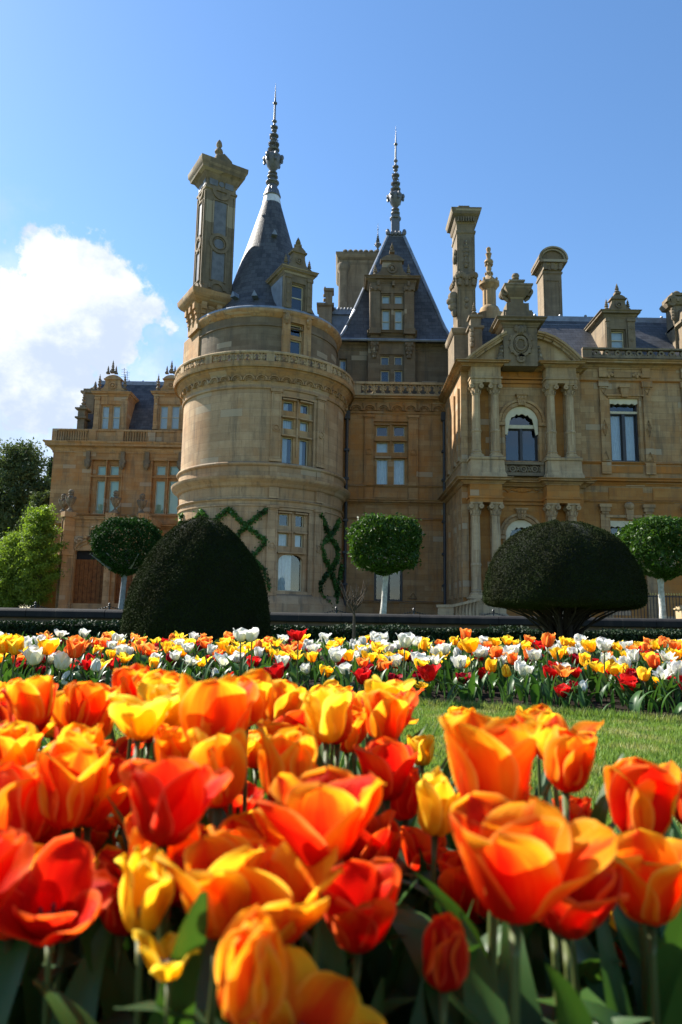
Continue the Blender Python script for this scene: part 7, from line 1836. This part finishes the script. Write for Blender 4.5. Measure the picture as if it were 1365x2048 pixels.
# ---- far bed
GR = random.Random(99); pts = []; tries = 0; nf = 0
FARH = [  # singled-out blooms of the far bed: px, py, width px, kind, colour, label
 (597, 1264, 44, 'wide', 'red', 'bright red open tulip standing highest in the far bed, middle'),
 (930, 1266, 24, 'cup', 'farorange', 'single orange tulip standing above the far bed right of the middle'),
 (941, 1284, 38, 'open', 'yellow', 'yellow open tulip just under the single high orange one'),
 (810, 1276, 36, 'open', 'white', 'white open tulip standing clear right below the centre tree'),
 (482, 1264, 34, 'open', 'white', 'white tulip, left of the high pair by the egg-shaped yew'),
 (505, 1265, 34, 'open', 'white', 'white tulip, right of the high pair by the egg-shaped yew'),
 (73, 1305, 44, 'open', 'white', 'large white open tulip near the left edge of the far bed'),
 (123, 1316, 42, 'open', 'white', 'large white open tulip, second from the left in the far bed'),
 (132, 1353, 25, 'closed', 'white', 'lowest closed white tulip on the left of the far bed'),
 (192, 1324, 24, 'closed', 'white', 'closed white tulip right of the two large open ones'),
 (432, 1354, 18, 'closed', 'white', 'small closed white tulip above the near bed, left of centre'),
 (448, 1312, 44, 'star', 'white', 'white tulip with narrow splayed petals below the egg-shaped yew'),
 (35, 1285, 34, 'cup', 'yellow', 'rounded yellow tulip near the left edge of the far bed'),
 (12, 1282, 34, 'cup', 'yellow', 'yellow tulip at the very left edge of the far bed'),
 (96, 1288, 40, 'open', 'yellow', 'yellow open tulip between the two large white ones'),
 (150, 1290, 36, 'cup', 'farorange', 'orange tulip right above the closed white one, left'),
 (557, 1338, 40, 'open', 'red', 'bright red tulip low in the middle of the far bed'),
 (728, 1348, 36, 'open', 'red', 'pair-sized flat red tulip low in the far bed, middle'),
 (858, 1338, 44, 'open', 'red', 'wide bright red tulip in the far bed below the column front'),
 (840, 1362, 44, 'blown', 'yellow', 'yellow and orange blown tulip low in the far bed'),
 (1095, 1276, 26, 'cup', 'farorange', 'orange tulip right of the mushroom yew trunk'),
 (994, 1298, 24, 'cup', 'farorange', 'orange tulip left of the mushroom yew trunk'),
 (1015, 1336, 22, 'closed', 'yellow', 'closed yellow tulip below the mushroom yew trunk'),
 (1115, 1338, 32, 'star', 'white', 'splayed white tulip low right of the mushroom yew'),
 (1182, 1286, 32, 'open', 'yellow', 'yellow open tulip right of the mushroom yew'),
 (1208, 1284, 34, 'open', 'white', 'white open tulip right of the mushroom yew, upper row'),
 (1325, 1342, 38, 'star', 'white', 'splayed white tulip near the right edge of the far bed'),
 (1262, 1366, 18, 'closed', 'red', 'small closed red tulip low near the right edge'),
 (1304, 1382, 34, 'open', 'yellow', 'golden tulip low near the right edge'),
 (1230, 1405, 32, 'blown', 'yellow', 'fallen yellow tulip lying at the edge of the lawn'),
 (1350, 1400, 30, 'open', 'yellow', 'golden tulip at the right edge beside the lawn'),
 (1245, 1334, 18, 'closed', 'white', 'small closed white tulip near the right edge'),
 (1105, 1395, 10, 'closed', 'crimson', 'small dark crimson bud low right'),
]
def add_far(x, y, zh, kind, col, size, lab, grp, nl=3):
    global nf
    zb = float(bed_z(x, y)) if y > front_y(x) else 0.0
    t_ = tulip(x, y, zb, max(zh, zb + .05), kind, col, size, lab if isinstance(lab, str) else 'x', grp, False, tilt=(GR.uniform(-.15, .25), GR.uniform(-.2, .2)), nleaf=nl, r=GR, ls=.74); pts.append((x, y)); nf += 1
    if not isinstance(lab, str): QUEUE.append((t_, 682 + x / y * F) + lab)
KW = {k: max(KD_[k][0], KINDS_T[k][3]) for k in KD_}
for (px, py, w, kind, col, lab) in FARH:
    rw = {'closed': .050, 'cup': .068, 'open': .084, 'wide': .098, 'star': .09, 'blown': .10}[kind] * 1.05; Y = F * rw / w
    v0 = pdir(px, py)
    Y = min(max(Y, 3.0), 5.9); c = at(px, py, Y); Y = max(Y, float(front_y(c.x)) + .05); c = at(px, py, Y); size = w / F * Y / KW[kind]
    add_far(c.x, Y, c.z - .036 * size, kind, col, size, lab, None)
def far_label(px, col, kind):
    c_ = {'yellow': 'yellow', 'white': 'white', 'farorange': 'orange', 'red': 'bright red', 'crimson': 'dark crimson'}[col]
    side = ('far bed below the porch', 'far bed by the egg-shaped yew', 'far bed below centre tree', 'far bed by the mushroom-shaped yew', 'far bed at right end')[min(4, max(0, int((px + 20) / 280)))]
    s = {'closed': 'closed', 'cup': 'cupped', 'open': 'open', 'wide': 'wide-open', 'star': 'splayed'}[kind]
    return (('%s tulip', side), s + ' ' + c_)
cand = []
while len(cand) < 620 and tries < 60000:
    tries += 1
    y = GR.uniform(3.05, 5.7); x = GR.uniform(-.51, .51) * y
    if GR.random() < .36: x = GR.choice((-1, 1)) * (.53 * y + GR.uniform(.0, 1.5))
    fy = float(front_y(x)); depth_ = y - fy
    if depth_ < .1: continue
    px = 682 + x / y * F; right = px > 900
    if any((x - q[0]) ** 2 + (y - q[1]) ** 2 < .070 ** 2 for q in pts): continue
    if right and depth_ < .25 and GR.random() < .6: continue
    drift = math.sin(x * 2.1 + y * 1.3) + math.sin(x * 3.7 - y * 2.2 + 1)
    w_ = [5, 5, 2, 2.6, 2]
    if px < 480: w_ = [3.4, 6, 5, 1.5, 3]
    if drift > .8: w_[0] *= 3
    elif drift < -.6: w_[1] *= 2.2; w_[2] *= 2
    col = GR.choices(['white', 'yellow', 'farorange', 'red', 'crimson'], w_)[0]
    if depth_ < .55: col = GR.choices(['white', 'yellow', 'farorange', 'red', 'crimson'], [3.5, 3, 1.5, 3.5, 2.4])[0]
    if depth_ < .3 and GR.random() < .5: continue
    zh = GR.uniform(.045, .09) if col in ('red', 'crimson') else GR.uniform(.08, .135)
    kind = GR.choices(['closed', 'cup', 'open', 'wide', 'star'], [1.2, 4, 4.4, 1.2, 1])[0]
    pts.append((x, y)); cand.append((y, x, float(bed_z(x, y)) + zh, kind, col, GR.uniform(1.1, 1.45), px))
cand.sort(key=lambda q: (abs(q[1]) > .515 * q[0], q[0]))
KEEP = 105
GN = {'yellow': 'yellow tulips', 'white': 'white tulips', 'farorange': 'orange tulips', 'red': 'red tulips', 'crimson': 'crimson tulips'}
for (y, x, z, kind, col, sz, px) in cand[:KEEP]:
    add_far(x, y, z, kind, col, sz, far_label(px, col, kind), GN[col] + ' of the far bed', 3)
# the rows behind them: one mass
vs, fs, uvs, mi = [], [], [], []; order = list(PM)
def put(me, m_, k):
    o = len(vs); vs.extend(tuple(m_ @ q.co) for q in me.vertices); fs.extend([q + o for q in p_.vertices] for p_ in me.polygons); mi.extend([k] * len(me.polygons))
    uvs.extend([c for l in me.uv_layers[0].data for c in l.uv] if me.uv_layers else [0.0] * (2 * len(me.loops)))
for (y, x, z, kind, col, sz, px) in cand[KEEP:]:
    zb = float(bed_z(x, y)); T0 = Matrix.Translation((x, y, zb)); h = z - zb
    put(STEM, T0 @ Matrix.Diagonal((sz, sz, h, 1)), len(order))
    put(blossom_for(kind, col, GR.randrange(3)), Matrix.Translation((x, y, z)) @ Matrix.Rotation(GR.uniform(-.3, .3), 4, 'X') @ Matrix.Rotation(GR.uniform(-.25, .25), 4, 'Y') @ Matrix.Rotation(GR.uniform(0, 6.28), 4, 'Z') @ Matrix.Diagonal((sz, sz, sz, 1)), order.index(col))
me = bpy.data.meshes.new('tulips'); me.from_pydata(vs, [], fs)
for k in order: me.materials.append(PM[k])
me.materials.append(M['tstem']); me.polygons.foreach_set('material_index', mi); me.polygons.foreach_set('use_smooth', [True] * len(fs))
uv = me.uv_layers.new(name='uv'); uv.data.foreach_set('uv', uvs); me.update()
o = bpy.data.objects.new('tulips', me); COL.objects.link(o); tag(o, 'mixed white, yellow, orange and red tulips filling the back rows of the far bed', 'tulips', kind='stuff')
# foliage of plants without a bloom in view, one mass per bed
def leaf_mass(name, spots, smin, smax, lab):
    mats = {}
    for mat_, nm in ((M['tleaf'], 0), (M['tleaf2'], 1)):
        pass
    vs, fs = [], []
    for (x, y, z) in spots:
        me = LEAVES[GR.randrange(9)]; s = GR.uniform(smin, smax); o = len(vs)
        m_ = Matrix.Translation((x, y, z)) @ Matrix.Rotation(GR.uniform(0, 6.283), 4, 'Z') @ Matrix.Rotation(GR.uniform(-.25, .1), 4, 'X') @ Matrix.Diagonal((s, s, s, 1))
        vs += [tuple(m_ @ q.co) for q in me.vertices]; fs += [[q + o for q in p_.vertices] for p_ in me.polygons]
    me = bpy.data.meshes.new(name); me.from_pydata(vs, [], fs); me.materials.append(M['tleaf']); me.polygons.foreach_set('use_smooth', [True] * len(fs)); me.update()
    o = bpy.data.objects.new(name, me); COL.objects.link(o); tag(o, lab, 'leaves', kind='stuff')
sp1 = []
while len(sp1) < 3900:
    y = GR.uniform(2.9, 6.0); x = GR.uniform(-1, 1) * (.54 * y + 1.2)
    if y > front_y(x) + .03: sp1.append((x, y, float(bed_z(x, y)) - .01))
leaf_mass('tulip_leaves', sp1, .42, .80, 'mass of green tulip leaves filling the far bed')
sp1 = []
while len(sp1) < 620:
    y = GR.uniform(.50, 1.7); x = GR.uniform(-1, 1) * (.62 * y + .4)
    if y < near_y(x): sp1.append((x, y, 0))
leaf_mass('tulip_leaves', sp1, .6, .95, 'mass of green tulip leaves under the near blooms')

# labels of the many: each told from its like by its place in the row
ORD = ['', 'second', 'third', 'fourth', 'fifth', 'sixth', 'seventh', 'eighth', 'ninth', 'tenth', 'eleventh', 'twelfth', 'thirteenth', 'fourteenth', 'fifteenth']
NUM = ['', 'one', 'two', 'three', 'four', 'five', 'six', 'seven', 'eight', 'nine', 'ten', 'eleven', 'twelve', 'thirteen', 'fourteen', 'fifteen', 'sixteen', 'seventeen', 'eighteen', 'nineteen', 'twenty']
fam = {}
for q in QUEUE: fam.setdefault((q[2], q[3]), []).append(q)
for (tx, c_), L in fam.items():
    L.sort(key=lambda q: q[1]); n = len(L)
    for i, q in enumerate(L):
        if n == 1: lab = f'the only {c_} tulip, {tx[1]}'
        elif i == 0: lab = f'leftmost of the {NUM[n]} {c_} tulips, {tx[1]}'
        elif i == n - 1: lab = f'rightmost of the {NUM[n]} {c_} tulips, {tx[1]}'
        else: lab = f'{ORD[i]} from left of {NUM[n]} {c_} tulips, {tx[1]}'
        q[0]['label'] = lab
